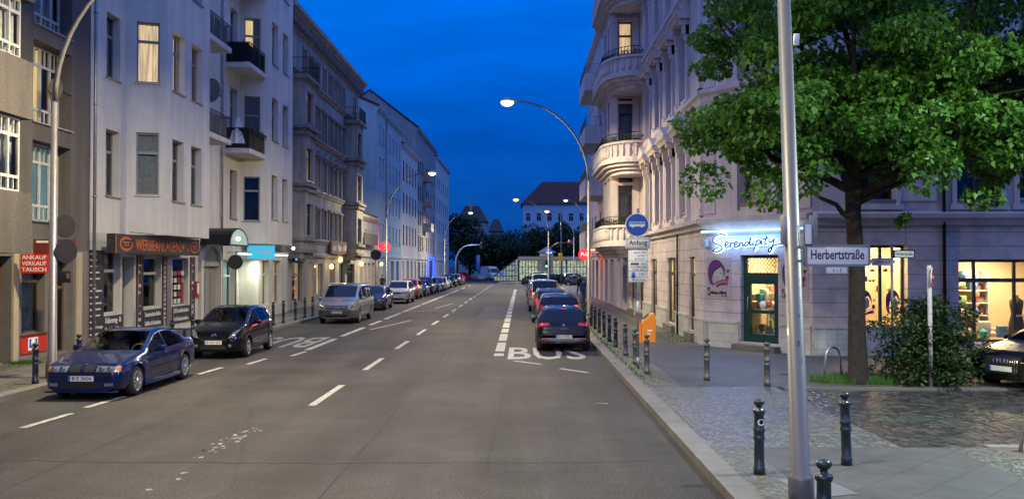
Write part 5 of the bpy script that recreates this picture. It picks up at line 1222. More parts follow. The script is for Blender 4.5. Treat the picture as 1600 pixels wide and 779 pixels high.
def x_hatch(G):
    patch, hit, root, lens = G['patch'], G['hit'], G['root'], G['lens']
    for s in (-1, 1):
        b = MB(); patch(b, 'front', [(s*.44, .62), (s*.60, .66), (s*.735, .88), (s*.56, .80)], 7, 6, .007); b.m = 1
        for cx, cz in ((.545, .70), (.62, .78)):
            p, _ = hit('front', s*cx, cz); b.lathe([(.05, -.02), (.042, -.014), (.03, -.004)], 12, (p.x, p.y-.002, p.z), 'y')
        b.build('headlight', ['lampglass', 'chrome'], root)
        b = MB(); p, _ = hit('front', s*.5, .40); b.lathe([(.05, -.012), (.045, -.016)], 12, (p.x, p.y, p.z), 'y'); b.build('fog_light', 'lampglass', root)
    b = MB(); patch(b, 'front', [(-.40, .30), (.40, .30), (.36, .42), (-.36, .42)], 8, 3, .006); patch(b, 'front', [(-.38, .56), (.38, .56), (.40, .595), (-.40, .595)], 8, 1, .007); b.build('grille', 'under', root)
    b = MB(); b.tube([(.075*math.cos(t), hit('front', 0, .70)[0].y-.008, .70+.05*math.sin(t)) for t in [2*math.pi*k/18 for k in range(19)]], .009, 6)
    y_ = hit('front', 0, .70)[0].y-.010
    b.tube([(.03*math.cos(t), y_, .705+.045*math.sin(t)) for t in [2*math.pi*k/14 for k in range(15)]], .006, 5); b.tube([(.06*math.cos(t), y_, .722+.018*math.sin(t)) for t in [2*math.pi*k/14 for k in range(15)]], .006, 5)
    b.build('emblem', 'chrome', root)
    G['plate_at']('front', .50, 'B·NO 552')
    b = MB(); p, _ = hit('top', 0, 2.5); b.tube([(0, 2.5, p.z), (0, 2.62, p.z+.2)], .006, 5); b.build('antenna', 'black', root)
    for s in (-1, 1):
        b = MB(); b.tube([(s*.05, .93, 1.075), (s*.3, 1.03, 1.11), (s*.55-.1, 1.06, 1.12)], .009, 5); b.build('wiper', 'black', root)
def x_van(G):
    patch, hit, root, lens = G['patch'], G['hit'], G['root'], G['lens']
    b = MB(); patch(b, 'front', [(-.50, .70), (.50, .70), (.58, .88), (-.58, .88)], 12, 4, .008); b.m = 1
    for z in (.745, .79, .835): patch(b, 'front', [(-.53, z-.008), (.53, z-.008), (.53, z+.008), (-.53, z+.008)], 12, 1, .016)
    b.build('grille', ['under', 'alloy_dk'], root)
    b = MB(); y_ = hit('front', 0, .79)[0].y-.03
    b.tube([(.1*math.cos(t), y_, .79+.1*math.sin(t)) for t in [2*math.pi*k/20 for k in range(21)]], .012, 6)
    for k in range(3): t = math.pi/2+2*math.pi*k/3; b.tube([(0, y_, .79), (.1*math.cos(t), y_, .79+.1*math.sin(t))], [.02, .004], 6)
    b.build('emblem', 'chrome', root)
    for s in (-1, 1):
        b = MB(); patch(b, 'front', [(s*.62, .74), (s*.84, .78), (s*.90, 1.0), (s*.70, .93)], 7, 6, .008); b.m = 1
        for cx, cz in ((.70, .83), (.78, .88)):
            p, _ = hit('front', s*cx, cz); b.lathe([(.055, -.02), (.045, -.012)], 12, (p.x, p.y-.002, p.z), 'y')
        b.build('headlight', ['lampglass', 'chrome'], root)
    b = MB(); patch(b, 'front', [(-.9, .30), (.9, .30), (.9, .66), (-.9, .66)], 24, 5, .012); 
    for s in (-1, 1): patch(b, 'side', [(.12, .30), (.5, .30), (.5, .60), (.12, .66)], 4, 4, .01, s)
    b.m = 1; patch(b, 'front', [(-.55, .33), (.55, .33), (.5, .44), (-.5, .44)], 10, 2, .018); b.build('front_bumper', [mat('grey_bumper', (.05, .05, .052), .6, 0, .1, 10), 'under'], root)
    G['plate_at']('front', .56, 'B·UX 7601')
    b = MB(); patch(b, 'top', [(-.16, .42), (.16, .42), (.16, .58), (-.16, .58)], 4, 3, .004); b.build('bonnet_badge', mat('faded_orange_badge', (.40, .16, .10), .5, 0, .5, 14), root)
    b = MB()
    for x in (-.62, -.05): b.box(x, x+.28, 1.15, 1.16, 1.30, 1.42)
    b.build('dashboard_paper', 'white_sign', root)

CARS_L = 'cars parked nose to tail along the left kerb'; CARS_R = 'cars parked along the right kerb'
carm = {'coupe': carpaint('deep_blue_paint', (.0005, .009, .060), .0, .2)}
black_p = carpaint('black_paint', (.003, .003, .0035), .0, .18)
silver = carpaint('silver_paint', (.34, .34, .35), .7, .32); dksilver = carpaint('steel_blue_grey_paint', (.07, .085, .115), .5, .3)
white_p = carpaint('white_paint', (.62, .61, .58), 0, .3); orange_p = carpaint('copper_orange_paint', (.36, .10, .035), .4, .3)
navy = carpaint('navy_paint', (.012, .02, .07), .3, .25); anth = carpaint('anthracite_paint', (.03, .032, .036), .5, .3); red_p = carpaint('red_paint', (.45, .015, .015), .1, .3); green_gray = carpaint('dark_green_paint_car', (.02, .03, .028), .4, .3)
beige_seat = mat('beige_seat', (.40, .30, .22), .8, 0, .1, 6)
car('sports_coupe', 'dark blue lowered coupe with bright multi-spoke wheels and a rear wing', 'coupe', (-9.12, 18.5, 0), 0, carm['coupe'], CARS_L, 2, x_coupe, seatm=beige_seat)
car('small_hatchback', 'small black rounded hatchback parked behind the dark blue coupe', 'hatch', (-9.18, 26.6, 0), 0, black_p, CARS_L, 2, x_hatch)
car('passenger_van', 'silver passenger van with a dark bumper and orange bonnet badge', 'van', (-8.8, 42.5, 0), 0, silver, CARS_L, 2, x_van, glassm='car_glass_dark', cat='van', rails=True)
L_row = [('parked_estate_car', 'blue-grey estate car parked directly behind the silver van', 'wagon', 55.4, dksilver), ('parked_suv', 'white suv parked between the blue-grey estate and the orange car', 'suv', 64.9, white_p), ('parked_compact_van', 'copper orange tall car behind the white suv', 'suv', 73.0, orange_p),
         ('parked_hatchback', 'small navy blue hatchback in front of a tall dark suv', 'hatch', 78.6, navy), ('parked_suv', 'tall anthracite suv behind the small navy hatchback', 'suv', 84.6, anth), ('parked_hatchback', 'black hatchback behind the tall anthracite suv', 'clio', 90.6, black_p),
         ('parked_estate_car', 'blue-grey estate car just before the white hatchback of the far row', 'wagon', 95.8, dksilver), ('parked_hatchback', 'white hatchback among dark cars in the far left row', 'clio', 101.6, white_p), ('parked_estate_car', 'black estate car behind the white hatchback of the far row', 'wagon', 107.2, black_p),
         ('parked_suv', 'black suv parked near the blue neon bar', 'suv', 113.5, black_p), ('parked_suv', 'anthracite suv next to the red car at the row end', 'suv', 121, anth), ('parked_hatchback', 'red hatchback at the far end of the left row', 'clio', 129, red_p)]
jx = random.Random(2)
for nm, lb, sp, y, p in L_row:
    car(nm, lb, sp, (-8.3-SPECS[sp]['W']/2-jx.uniform(-.08, .2), y, 0), jx.uniform(-.6, .6), p, CARS_L, 1, plate='B·KR 418' if y < 60 else '', glassm='car_glass_dark', rimm='alloy_dk' if y > 70 else 'alloy')
def rear_car(nm, lb, sp, xc, yrear, p, **k):
    S = SPECS[sp]; return car(nm, lb, sp, (xc, yrear+S['L'], 0), 180, p, CARS_R, **k)
rear_car('hatchback', 'shiny black hatchback with red tail lights standing on the BUS lettering', 'clio', 1.36, 28.9, black_p, detail=2, glassm='car_glass_dark')
rear_car('people_carrier', 'tall black people carrier parked just ahead of the shiny black hatchback', 'suv', 1.5, 35.4, carpaint('black_blue_paint', (.012, .013, .016), .3, .25), detail=2, plate='B·MT 207', glassm='car_glass_dark')
rear_car('estate_car', 'dark car with roof rails in front of the tall people carrier', 'suv', 1.42, 43.0, anth, detail=1, plate='', glassm='car_glass_dark', rails=True)
rear_car('light_suv', 'pale silver suv with tall red tail lights in the right row', 'van', 1.38, 53.5, silver, detail=1, plate='', glassm='car_glass_dark')
rear_car('estate_car', 'dark blue car ahead of the pale silver suv', 'wagon', 1.3, 62.5, navy, detail=1, plate='', glassm='car_glass_dark')
rear_car('suv', 'black suv near the front of the right parked row', 'suv', 1.4, 70.5, black_p, detail=1, plate='', glassm='car_glass_dark')
rear_car('hatchback', 'grey hatchback near the head of the right parked row', 'clio', 1.3, 79, dksilver, detail=1, plate='', glassm='car_glass_dark')
rear_car('delivery_van', 'small white van with dark rear windows at the head of the right row', 'van', 1.9, 92, white_p, detail=1, plate='', glassm='car_glass_dark', cat='van')
for i, (x, y, rz_, sp, lb, p) in enumerate(((5.6, 139, 95, 'suv', 'anthracite suv parked sideways under the station entrance', anth), (10.6, 138, 88, 'wagon', 'navy estate parked sideways at the right of the station glazing', navy), (13.5, 130, 92, 'clio', 'black hatchback parked sideways by the boxy balcony house', black_p))):
    car('square_parked_car', lb, sp, (x, y, .11), rz_, p, 'cars parked on the station square', 1, glassm='car_glass_dark')
# moving and distant traffic
car('distant_saloon', 'silver saloon tinted blue by neon at the far crossing', 'sedan', (-7.0, 158, 0), 18, silver, None, 1, plate='', glassm='car_glass_dark')
car('white_panel_van', 'tall white panel van at the far crossing behind the silver saloon', 'box_van', (-4.6, 166, 0), 25, white_p, None, 1, glassm='car_glass_dark', cat='van')
hl = emis('headlight_on', (1, .95, .85), 12)
for i, (x, y, lb, p) in enumerate(((-2.9, 152, 'oncoming dark car with lit headlights left of the traffic island sign', anth), (-.4, 157, 'oncoming black car with bright headlights at the far junction', black_p))):
    def x_lit(G):
        for s in (-1, 1):
            b = MB(); p_, _ = G['hit']('front', s*.56, .66); b.ball((p_.x, p_.y-.02, p_.z), .10, 8); b.build('headlight', hl, G['root'])
    car('oncoming_car', lb, 'wagon', (x, y, 0), 3, p, None, 1, x_lit, glassm='car_glass_dark')
for i, (x, y, rz_, sp, lb, p) in enumerate(((4.6, 116, 80, 'wagon', 'dark estate parked sideways below the green traffic light', anth), (7.2, 122, 95, 'suv', 'black suv parked sideways in front of the lit station hall', black_p), (9.6, 118, 85, 'clio', 'blue-grey hatchback parked sideways right of the station entrance', dksilver))):
    car('square_parked_car', lb, sp, (x, y, .0), rz_, p, 'cars parked on the station square', 1, glassm='car_glass_dark')
car('dark_red_car', 'dark red car seen side on at the crossing beside the blue parking sign', 'wagon', (-9.2, 172, 0), 70, red_p, None, 1, glassm='car_glass_dark')  # wagon body in red paint
def x_audi(G):
    patch, hit, root = G['patch'], G['hit'], G['root']
    b = MB(); patch(b, 'front', [(-.36, .38), (.36, .38), (.46, .74), (-.46, .74)], 10, 6, .008); b.m = 1
    for k in range(15): x0 = -.40+k*.055; patch(b, 'front', [(x0, .42), (x0+.014, .42), (x0+.014, .72), (x0, .72)], 1, 4, .016)
    b.build('grille', ['under', 'chrome'], root)
    for s in (-1, 1):
        b = MB(); patch(b, 'front', [(s*.55, .62), (s*.84, .66), (s*.85, .74), (s*.55, .73)], 7, 3, .008); b.build('headlight', 'lampglass', root)
        b = MB(); patch(b, 'front', [(s*.5, .30), (s*.78, .31), (s*.76, .44), (s*.52, .42)], 5, 3, .008); b.build('air_intake', 'under', root)
    b = MB(); y_ = hit('front', 0, .66)[0].y-.03
    for k in range(4): b.tube([(-.12+.08*k+.05*math.cos(t), y_, .66+.05*math.sin(t)) for t in [2*math.pi*j/14 for j in range(15)]], .007, 5)
    b.build('emblem', 'chrome', root); G['plate_at']('front', .48, '')
car('dark_saloon', 'black saloon with a wide chrome-barred grille beside the bush', 'sedan', (10.45, 19.7, .07), -62, black_p, None, 2, x_audi)
# ================================================================== STREET LAMPS
lamp_glow = emis('street_lamp_glow', (1.0, .66, .22), 5)
LAMPS = 'arched street lamps along both kerbs'
def street_lamp(label, x, y, s, energy, dk=False, hh=10.35, reach=3.65, z0=.12, rr=.105, lit=True):
    t = thing('street_lamp', label, 'street lamp', (x, y, z0), 0, LAMPS)
    b = MB(); b.lathe([(rr*1.35, -.1), (rr*1.35, .3), (rr*1.25, .34), (rr, .36), (rr*.62, 6.6)], 18, (0, 0, 0)); 
    pts = [(0, 0, 6.55)]; n = 14
    for i in range(1, n+1):
        a = math.pi/2*i/n; pts.append((s*reach*(1-math.cos(a))*.98, 0, 6.55+(hh-6.55)*math.sin(a)))
    b.tube(pts, [rr*.62-(rr*.62-.035)*i/n for i in range(n+1)], 12)
    b.build('pole', 'lamp_pole_dk' if dk else 'lamp_pole', t)
    if label.startswith('big'): t.rotation_euler = (0, R(-1.7), 0)
    h = MB(); hx = s*reach; h.lathe([(.05, .16), (.16, .12), (.30, .02), (.32, -.02), (.30, -.04)], 18, (hx+s*.15, 0, hh)); h.tube([(hx-s*.05, 0, hh+.02), (hx+s*.16, 0, hh+.08)], .04, 8)
    ho = h.build('lamp_head', 'zinc', t)
    g_ = MB(); g_.ball((hx+s*.15, 0, hh-.09), .30, 14, (1, 1, .6)); gl_ = g_.build('lamp_globe', lamp_glow, ho); gl_.visible_shadow = True
    if energy:
        d = bpy.data.lights.new('lamp_light', 'AREA'); d.shape = 'DISK'; d.size = .5; d.energy = energy; d.color = (1.0, .82, .46)
        o = bpy.data.objects.new('lamp_light', d); C.objects.link(o); o.parent = ho; o.location = (hx+s*.15, 0, hh-.30)
    return t
E = 2150
street_lamp('near left street lamp with round signs on its pole', -11.2, 21.3, 1, E, True)
street_lamp('assumed right kerb street lamp added unseen behind the viewpoint', 3.13, -14, -1, E*.9)  # assumed lamp out of view, added to light sign plates and car fronts
street_lamp('assumed left kerb street lamp added unseen behind the viewpoint', -11.2, -8, 1, E*.9)  # second assumed lamp behind the camera, added for its light alone
street_lamp('arched lamp rising in front of the pale gabled house', -11.2, 74, 1, E, True)
street_lamp('far left arched lamp before the corner tenement', -11.2, 130, 1, E, True)
street_lamp('big foreground lamp pole carrying the Herbertstraße sign', 3.13, 10.1, -1, E*.5)
street_lamp('lit arched lamp in front of the rose corner house', 3.13, 41.7, -1, E, True)
assumed_lamp = street_lamp('assumed side street lamp added unseen right of the frame in the Herbertstraße', 12.4, 12.6, -1, 1300, True, 8.4, 2.6)  # unseen lamp, assumed and added to brighten the linden leaves and setts
for l_ in bpy.data.lights:
    if l_.name.startswith('lamp_light') and abs(l_.energy-1300) < 1: l_.color = (.86, 1.0, .84)  # greenish white light of the added side street lamp
street_lamp('arched lamp beside the green traffic light near the station', 3.13, 104, -1, E, True)
street_lamp('arched lamp on the square with its head left of a tall mast', 7.25, 124, -1, E*.6, True, 10.2, 3.6)
street_lamp('arched lamp at the station whose head hangs before the red roof', 9.6, 131, -1, E*.6, True, 12.2, 3.0)

# ================================================================== SIGNS, SIGNALS
I4 = Matrix.Identity(4)
def disc(b, c, r, y0, y1, n=28):
    b.prism([(c[0]+r*math.cos(2*math.pi*k/n), c[1]+r*math.sin(2*math.pi*k/n)) for k in range(n)], y0, y1)
# bus lane sign
Fs = F(3.02, 23.3, -4)
t = thing('bus_lane_sign', 'blue round bus sign over Anfang and times plates on a thin pole', 'traffic sign', (3.02, 23.3, .12))
b = MB(); b.tube([(0, 0, .0), (0, 0, 4.15)], .032, 10); b.m = 1; b.tube([(0, 0, .05), (0, 0, .3)], .036, 10); b.m = 2; b.tube([(0, 0, 1.45), (0, 0, 1.75)], .034, 10); b.build('pole', ['steel', 'zinc', 'white_sign'], t, F(3.02, 23.3, -4, .12))
b = MB(); disc(b, (-.02, 3.84), .31, -.06, -.04); b.m = 1; disc(b, (-.02, 3.84), .285, -.0635, -.0602)
b.m = 0
b.box(-.22, .18, -.066, -.0638, 3.80, 3.92); b.m = 1
for k in range(7): b.box(-.205+k*.054, -.16+k*.054, -.068, -.0662, 3.865, 3.905)
b.m = 0
for cx in (-.13, .10): disc(b, (cx, 3.80), .03, -.0659, -.0637, 12)
b.build('round_sign', ['white_sign', 'blue_sign'], t, Fs)
b = MB(); b.bevbox(-.32, .32, -.06, -.04, 3.23, 3.52, .02); b.m = 1
for a in ((-.29, .29, 3.255, 3.265), (-.29, .29, 3.485, 3.495), (-.29, -.28, 3.265, 3.485), (.28, .29, 3.265, 3.485)): b.box(a[0], a[1], -.063, -.0605, a[2], a[3])
b.text('Anfang', 0, 3.325, .125, -.0605, .48, thick=.0015); b.build('plate', ['white_sign', 'ink'], t, Fs @ Matrix.Rotation(R(-3), 4, 'Y') @ Matrix.Translation((.18, 0, .005)) if 0 else Fs)
b = MB(); b.bevbox(-.25, .25, -.06, -.04, 2.36, 3.19, .012); b.m = 1
for z in (2.91, 2.64, 2.49): b.box(-.25, .25, -.0625, -.0602, z, z+.008)
for s, z, u in (('Mo-Fr 7-9h', 3.10, .05), ('14-18 h', 3.02, .08), ('Sa 9-14 h', 2.94, .04)): b.text(s, u, z, .045, -.0605, None, thick=.0015)
b.box(-.19, .02, -.0625, -.0602, 2.80, 2.86); b.text('frei', .13, 2.81, .05, -.0605, None, thick=.0015)
b.text('Krankenfahrzeuge', 0, 2.735, .045, -.0605, .40, thick=.0015); b.text('TAXI  frei', 0, 2.66, .045, -.0605, .30, thick=.0015)
b.text('1 Std.', .1, 2.55, .05, -.0605, None, thick=.0015); b.text('Mo-Fr 8-20h', .02, 2.40, .04, -.0605, .34, thick=.0015)
b.m = 2; b.box(-.17, -.07, -.0625, -.0602, 2.46, 2.57); b.box(-.15, -.09, -.0625, -.0602, 2.575, 2.62)
b.build('plate', ['white_sign', 'ink_grey', 'blue_sign'], t, Fs)
# litter bin
t = thing('litter_bin', 'bright orange litter bin hung beside the bus lane sign pole', 'litter bin', (3.25, 23.25, .8))
b = MB(); prof = [(-.16, .0), (.19, .0), (.20, .30), (.21, .62), (.16, .78), (.08, .74), (-.13, .56), (-.15, .5)]
b.prism(prof, -.14, .14); o = b.build('body', 'orange_bin', t)
bv = o.modifiers.new('soft', 'BEVEL'); bv.width = .025; bv.segments = 2
b = MB(); b.box(-.21, -.165, -.1, .1, .0, .5); b.build('back_plate', mat('orange_plate', (.8, .25, .04), .5, 0, .1, 6), t)
b = MB(); b.add([(-.10, -.12, .60), (-.10, .12, .60), (.05, .12, .735), (.05, -.12, .735)], [(0, 1, 2, 3)])
b.v = [(v[0]-.012, v[1], v[2]+.012) for v in b.v]; b.build('opening', 'under', t)
b = MB(); b.box(-.02, .1, -.1435, -.141, .30, .34); b.box(-.02, .06, -.1435, -.141, .22, .25); b.build('bin_sticker', 'white_sign', t)
b = MB(); b.tube([(-.2, 0, .25), (-.255, .04, .25)], .03, 6); b.build('bracket', 'steel', t)
# street name signs
def name_sign(nm, label, st, Fm, w, h, z, frame='white_sign', ink='ink', bgm='white_sign', both=None, fw=.018):
    t = thing(nm, label, 'street sign', Fm.translation+Vector((0, 0, z)))
    b = MB(); b.bevbox(0, w, -.02, .02, z, z+h, .008); b.build('panel', bgm, t, Fm)
    b = MB()
    for a in ((0, w, z-.012, z+.012), (0, w, z+h-.012, z+h+.012), (-.012, .012, z, z+h), (w-.012, w+.012, z, z+h)): b.box(a[0], a[1], -.032, .032, a[2], a[3])
    b.build('frame', frame, t, Fm)
    b = MB(); b.text(st, w/2, z+h*.31, h*.50, -.0205, w*.84, thick=.002); b.build('lettering', ink, t, Fm); return t
Fp = F(3.155, 10.0, 3)
hs = name_sign('street_name_sign', 'large white Herbertstraße name sign on the foreground lamp pole', 'Herbertstraße', Fp, .715, .215, 2.80, 'grey_frame')
b = MB()
for z in (2.83, 2.98): b.box(-.12, .0, -.02, .02, z, z+.03)
b.build('bracket', 'steel', hs, Fp)
b = MB(); b.bevbox(.24, .47, -.02, .02, 2.705, 2.78, .01); b.m = 1; b.text('1 – 3', .355, 2.727, .035, -.0205, None, thick=.002); tag(b.build('house_number_plate', ['white_sign', 'ink'], None, Fp), 'small white 1 – 3 number plate below the Herbertstraße sign', 'sign')
Fq = F(8.76, 21.3, 0)
t = thing('sign_pole', 'thin dark pole with two street names behind the bush', 'pole', (8.76, 21.3, .12)); b = MB(); b.tube([(0, 0, 0), (0, 0, 3.18)], .035, 8); b.build('pole', 'lamp_pole_dk', t)
name_sign('street_name_sign', 'black framed Herbertstraße sign at the top of the thin pole by the bush', 'Herbertstraße', F(8.80, 21.3, 22), .62, .17, 2.98, 'ink', 'ink')
M['lilac_sign'] = mat('lilac_sign', (.30, .29, .45), .4, 0, .05, 6)
name_sign('street_name_sign', 'lilac-blue Kolonnenstraße sign left of the thin pole by the bush', 'Kolonnenstraße', F(8.25, 21.15, 10), .50, .155, 2.80, 'lilac_sign', 'ink_grey', 'lilac_sign')
# no-entry sign seen edge-on
t = thing('no_entry_sign', 'weathered white sign pole with a red disc seen edge on', 'traffic sign', (9.05, 20.0, .12))
b = MB(); b.tube([(.02, 0, 0), (0, 0, 2.68)], .05, 10); b.build('pole', mat('flaking_white_pole', (.5, .47, .47), .6, 0, .35, 12), t)
b = MB(); 
for x0, x1, m_ in ((.055, .07, 0), (.0705, .074, 1)):
    b.m = m_; n = 24; r_ = .21 if m_ == 0 else .20
    v0 = [(x0, r_*math.cos(2*math.pi*k/n), 2.42+r_*math.sin(2*math.pi*k/n)) for k in range(n)]; v1 = [(x1, p[1], p[2]) for p in v0]
    b.add(v0+v1, [tuple(range(n)), tuple(range(2*n-1, n-1, -1))]+[(k, k+n, (k+1) % n+n, (k+1) % n) for k in range(n)])
b.m = 0; b.box(.0742, .076, -.14, .14, 2.39, 2.45); b.build('sign_disc', ['white_sign', 'red_sign'], t); t.rotation_euler = (0, 0, R(-31))
# things fixed to the foreground lamp
b = MB(); b.bevbox(2.92, 3.02, 10.05, 10.15, 3.03, 3.36, .01); tag(b.build('grey_sign_box', 'zinc'), 'grey sign seen from its edge on the left of the foreground lamp pole', 'sign')
b = MB(); b.bevbox(3.13, 3.22, 9.955, 9.985, 3.02, 3.27, .006); b.m = 1; b.box(3.14, 3.21, 9.952, 9.9545, 3.035, 3.255); tag(b.build('paper_notice', ['lamp_pole_dk', 'white_sign']), 'small framed paper notice on the foreground lamp pole above the name sign', 'notice')
b = MB(); b.bevbox(3.225, 3.30, 10.02, 10.09, 3.1, 3.36, .008); tag(b.build('pole_sensor_box', 'grey_frame'), 'small grey box on the right of the foreground lamp pole', 'box')
b = MB(); b.bevbox(3.04, 3.10, 9.99, 10.02, 5.25, 5.38, .006); tag(b.build('pole_clip_box', 'white_sign'), 'tiny pale box high up on the foreground lamp pole', 'box')
# round signs seen from behind, left
M['sign_back'] = mat('dark_sign_back', (.012, .012, .014), .6, 0, .2, 8)
M['dark_lilac'] = mat('dark_lilac_sign_back', (.022, .019, .03), .5, .2, .1, 6)
def back_sign(label, x, y, z, r, pole=True, m='sign_back', rz=0):
    t = thing('round_traffic_sign', label, 'traffic sign', (x, y, .12)); 
    if pole: b = MB(); b.tube([(0, 0, 0), (0, 0, z+r*.7-.12)], .035, 8); b.build('pole', 'lamp_pole_dk', t)
    b = MB(); disc(b, (0, z-.12), r, -.05, -.03); b.m = 1; disc(b, (0, z-.12), r-.04, -.0525, -.0502); o = b.build('sign_disc', [m, m], t, None); o.rotation_euler = (0, 0, R(rz))
    return t
back_sign('dark round sign back on a post behind the black hatchback', -11.2, 35.0, 2.92, .29)
back_sign('upper black round sign back on the near left lamp', -11.08, 21.55, 3.74, .28, False, 'sign_back', 62)
back_sign('lower round sign back on the near left lamp', -11.02, 21.5, 3.14, .29, False, 'dark_lilac', 60)
b = MB(); b.bevbox(-11.12, -10.84, 21.42, 21.45, 2.38, 2.66, .01); b.m = 1; b.box(-10.93, -10.87, 21.417, 21.4195, 2.48, 2.6); tag(b.build('parking_sign', ['dark_lilac', 'amber']), 'small rectangular sign under the round signs on the near left lamp', 'sign')
back_sign('black round sign back hung before the low cream house', -11.4, 70.0, 3.6, .42, True, 'ink')
# traffic lights
def signal(parent, x, y, z, on, back=False):
    b = MB(); b.bevbox(x-.15, x+.15, y-.12, y+.12, z-.5, z+.5, .03)
    for k in range(3): b.tube([(x, y-.12, z+.32-.32*k), (x, y-.28, z+.30-.32*k)], [.12, .12], 10, False)
    h = b.build('signal_head', 'black', parent, I4)
    for k, (c, nm) in enumerate((((1, .03, .03), 'red_signal'), ((1, .6, .05), 'amber_signal'), ((.05, 1, .55), 'green_signal'))):
        l = MB(); l.ball((x, y-.13, z+.32-.32*k), .11, 10, (1, .5, 1)); l.build('signal_lens', emis(nm, c, 6) if k == on else 'ink_grey', h, I4)
t = thing('mast_traffic_light', 'blue-lit curved mast traffic light reaching from the left kerb', 'traffic light', (-9.95, 135, 0))
M['neon_lit_pole'] = mat('neon_lit_grey_pole', (.10, .16, .42), .4, .3, .1, 4)  # blue neon glow put into the grey pole colour
b = MB(); pts = [(-9.95, 135, 0), (-9.95, 135, 3.2)]+[(-9.95+2.2*(1-math.cos(a)), 135, 3.2+2.6*math.sin(a)) for a in [math.pi/2*k/8 for k in range(1, 9)]]+[(-6.2, 135, 5.85)]
b.tube(pts, .11, 10); b.build('mast', 'neon_lit_pole', t, I4); signal(t, -6.1, 134.8, 5.75, -1)
t = thing('mast_traffic_light', 'curved mast traffic light showing red before the station', 'traffic light', (4.2, 118, 0))
b = MB(); pts = [(3.7, 118, 0), (3.7, 118, 4.6)]+[(3.7+1.6*(1-math.cos(a)), 118, 4.6+1.1*math.sin(a)) for a in [math.pi/2*k/8 for k in range(1, 9)]]+[(6.1, 118, 5.75)]
b.tube(pts, .09, 10); b.build('mast', 'lamp_pole_dk', t, I4); signal(t, 6.2, 117.8, 5.6, 0)
t = thing('post_traffic_light', 'green traffic light on a post at the head of the parked row', 'traffic light', (3.05, 110, 0))
b = MB(); b.tube([(3.05, 110, 0), (3.05, 110, 3.5)], .07, 10); b.build('post', 'lamp_pole_dk', t, I4); signal(t, 3.05, 109.85, 3.0, 2)
t = thing('mast', 'tall plain grey mast standing before the red roofed building', 'mast', (5.3, 120, 0)); b = MB(); b.tube([(0, 0, 0), (0, 0, 10)], [.12, .07], 10); b.build('shaft', 'lamp_pole', t)
b = MB(); b.bevbox(2.95, 3.95, 112, 112.05, 4.0, 4.7, .02); b.m = 1; b.box(3.1, 3.8, 111.99, 111.9985, 4.25, 4.45); tag(b.build('direction_sign', ['blue_sign', 'white_sign']), 'blue rectangular sign above the green traffic light', 'sign')
b = MB(); b.bevbox(4.9, 5.45, 119.8, 119.85, 3.4, 4.4, .02); b.m = 1; b.box(5.05, 5.3, 119.79, 119.7985, 3.7, 3.78); b.box(5.05, 5.3, 119.79, 119.7985, 3.95, 4.03); tag(b.build('stop_sign_board', [mat('yellow_board', (.75, .52, .02), .5, 0, .05, 5), 'ink']), 'yellow bus stop board on the tall plain mast', 'sign')
t = thing('parking_sign', 'tall narrow blue sign at the far crossing', 'traffic sign', (-7.5, 154, 0)); b = MB(); b.tube([(0, 0, 0), (0, 0, 4.6)], .06, 8); b.build('pole', 'steel', t); b = MB(); b.bevbox(-.35, .35, -.12, -.07, 2.0, 4.6, .1); b.build('panel', 'blue_sign', t)
b = MB(); disc(b, (0, 1.3), .32, -.1, -.07); b.m = 1; b.tube([(0, 0, 0), (0, 0, 1.6)], .05, 8); o = b.build('island_keep_right_sign', ['blue_sign', 'steel'], None, F(-3.1, 141.5, 0, .14)); tag(o, 'round blue arrow sign on the traffic island', 'traffic sign')

# ================================================================== SHOP SIGNS
Fsg = F(-13.55, 0, 90)
t = thing('shop_sign_board', 'long dark fascia board with orange lettering over the advertising shop', 'sign', (-13.55, 33.6, 3.2))
b = MB(); b.box(29.75, 37.5, 0, .3, 3.2, 3.86); b.m = 1; b.box(29.75, 29.80, -.01, -.001, 3.2, 3.86); b.build('board', ['slate_board', 'orange_paint'], t, Fsg)
b = MB(); b.text('WERBEANLAGEN24', 33.55, 3.32, .40, -.004, 4.5, thick=.01); b.text('.de', 36.15, 3.32, .2, -.004, None, thick=.01); b.build('lettering', 'orange_paint', t, Fsg)
for u in (30.55, 36.95):
    b = MB(); n = 30
    for k in range(n):
        a0, a1 = 2*math.pi*k/n+.5, 2*math.pi*(k+1)/n+.5
        if k in (0, 29): continue
        w0, w1 = .05+.05*math.sin(a0/2), .05+.05*math.sin(a1/2)
        b.prism([(u+.5*math.cos(a0), 3.53+.25*math.sin(a0)), (u+.5*math.cos(a1), 3.53+.25*math.sin(a1)), (u+(.5-w1)*math.cos(a1), 3.53+(.25-w1)*math.sin(a1)), (u+(.5-w0)*math.cos(a0), 3.53+(.25-w0)*math.sin(a0))], -.01, -.001)
    b.box(u-.24, u+.24, -.01, -.001, 3.55, 3.60); b.box(u-.16, u+.22, -.01, -.001, 3.46, 3.50); b.build('logo', 'orange_paint', t, Fsg)
b = MB(); b.tube([(30.6, -.12, 3.93), (36.6, -.12, 3.93)], .012, 5); b.build('light_rail', 'iron', t, Fsg)
area('sign_lamp', (-13.3, 34.6, 3.98), 10, (.55, .8, 1.0), .15, (0, 35, 0), None, sy=2.0).parent = t
bpy.data.objects['sign_lamp'].location = Vector((-13.3, 34.6, 3.98))-WL[t.name]
b = MB(); b.m = 0; b.box(33.6, 33.9, -.004, -.001, 3.62, 3.8)
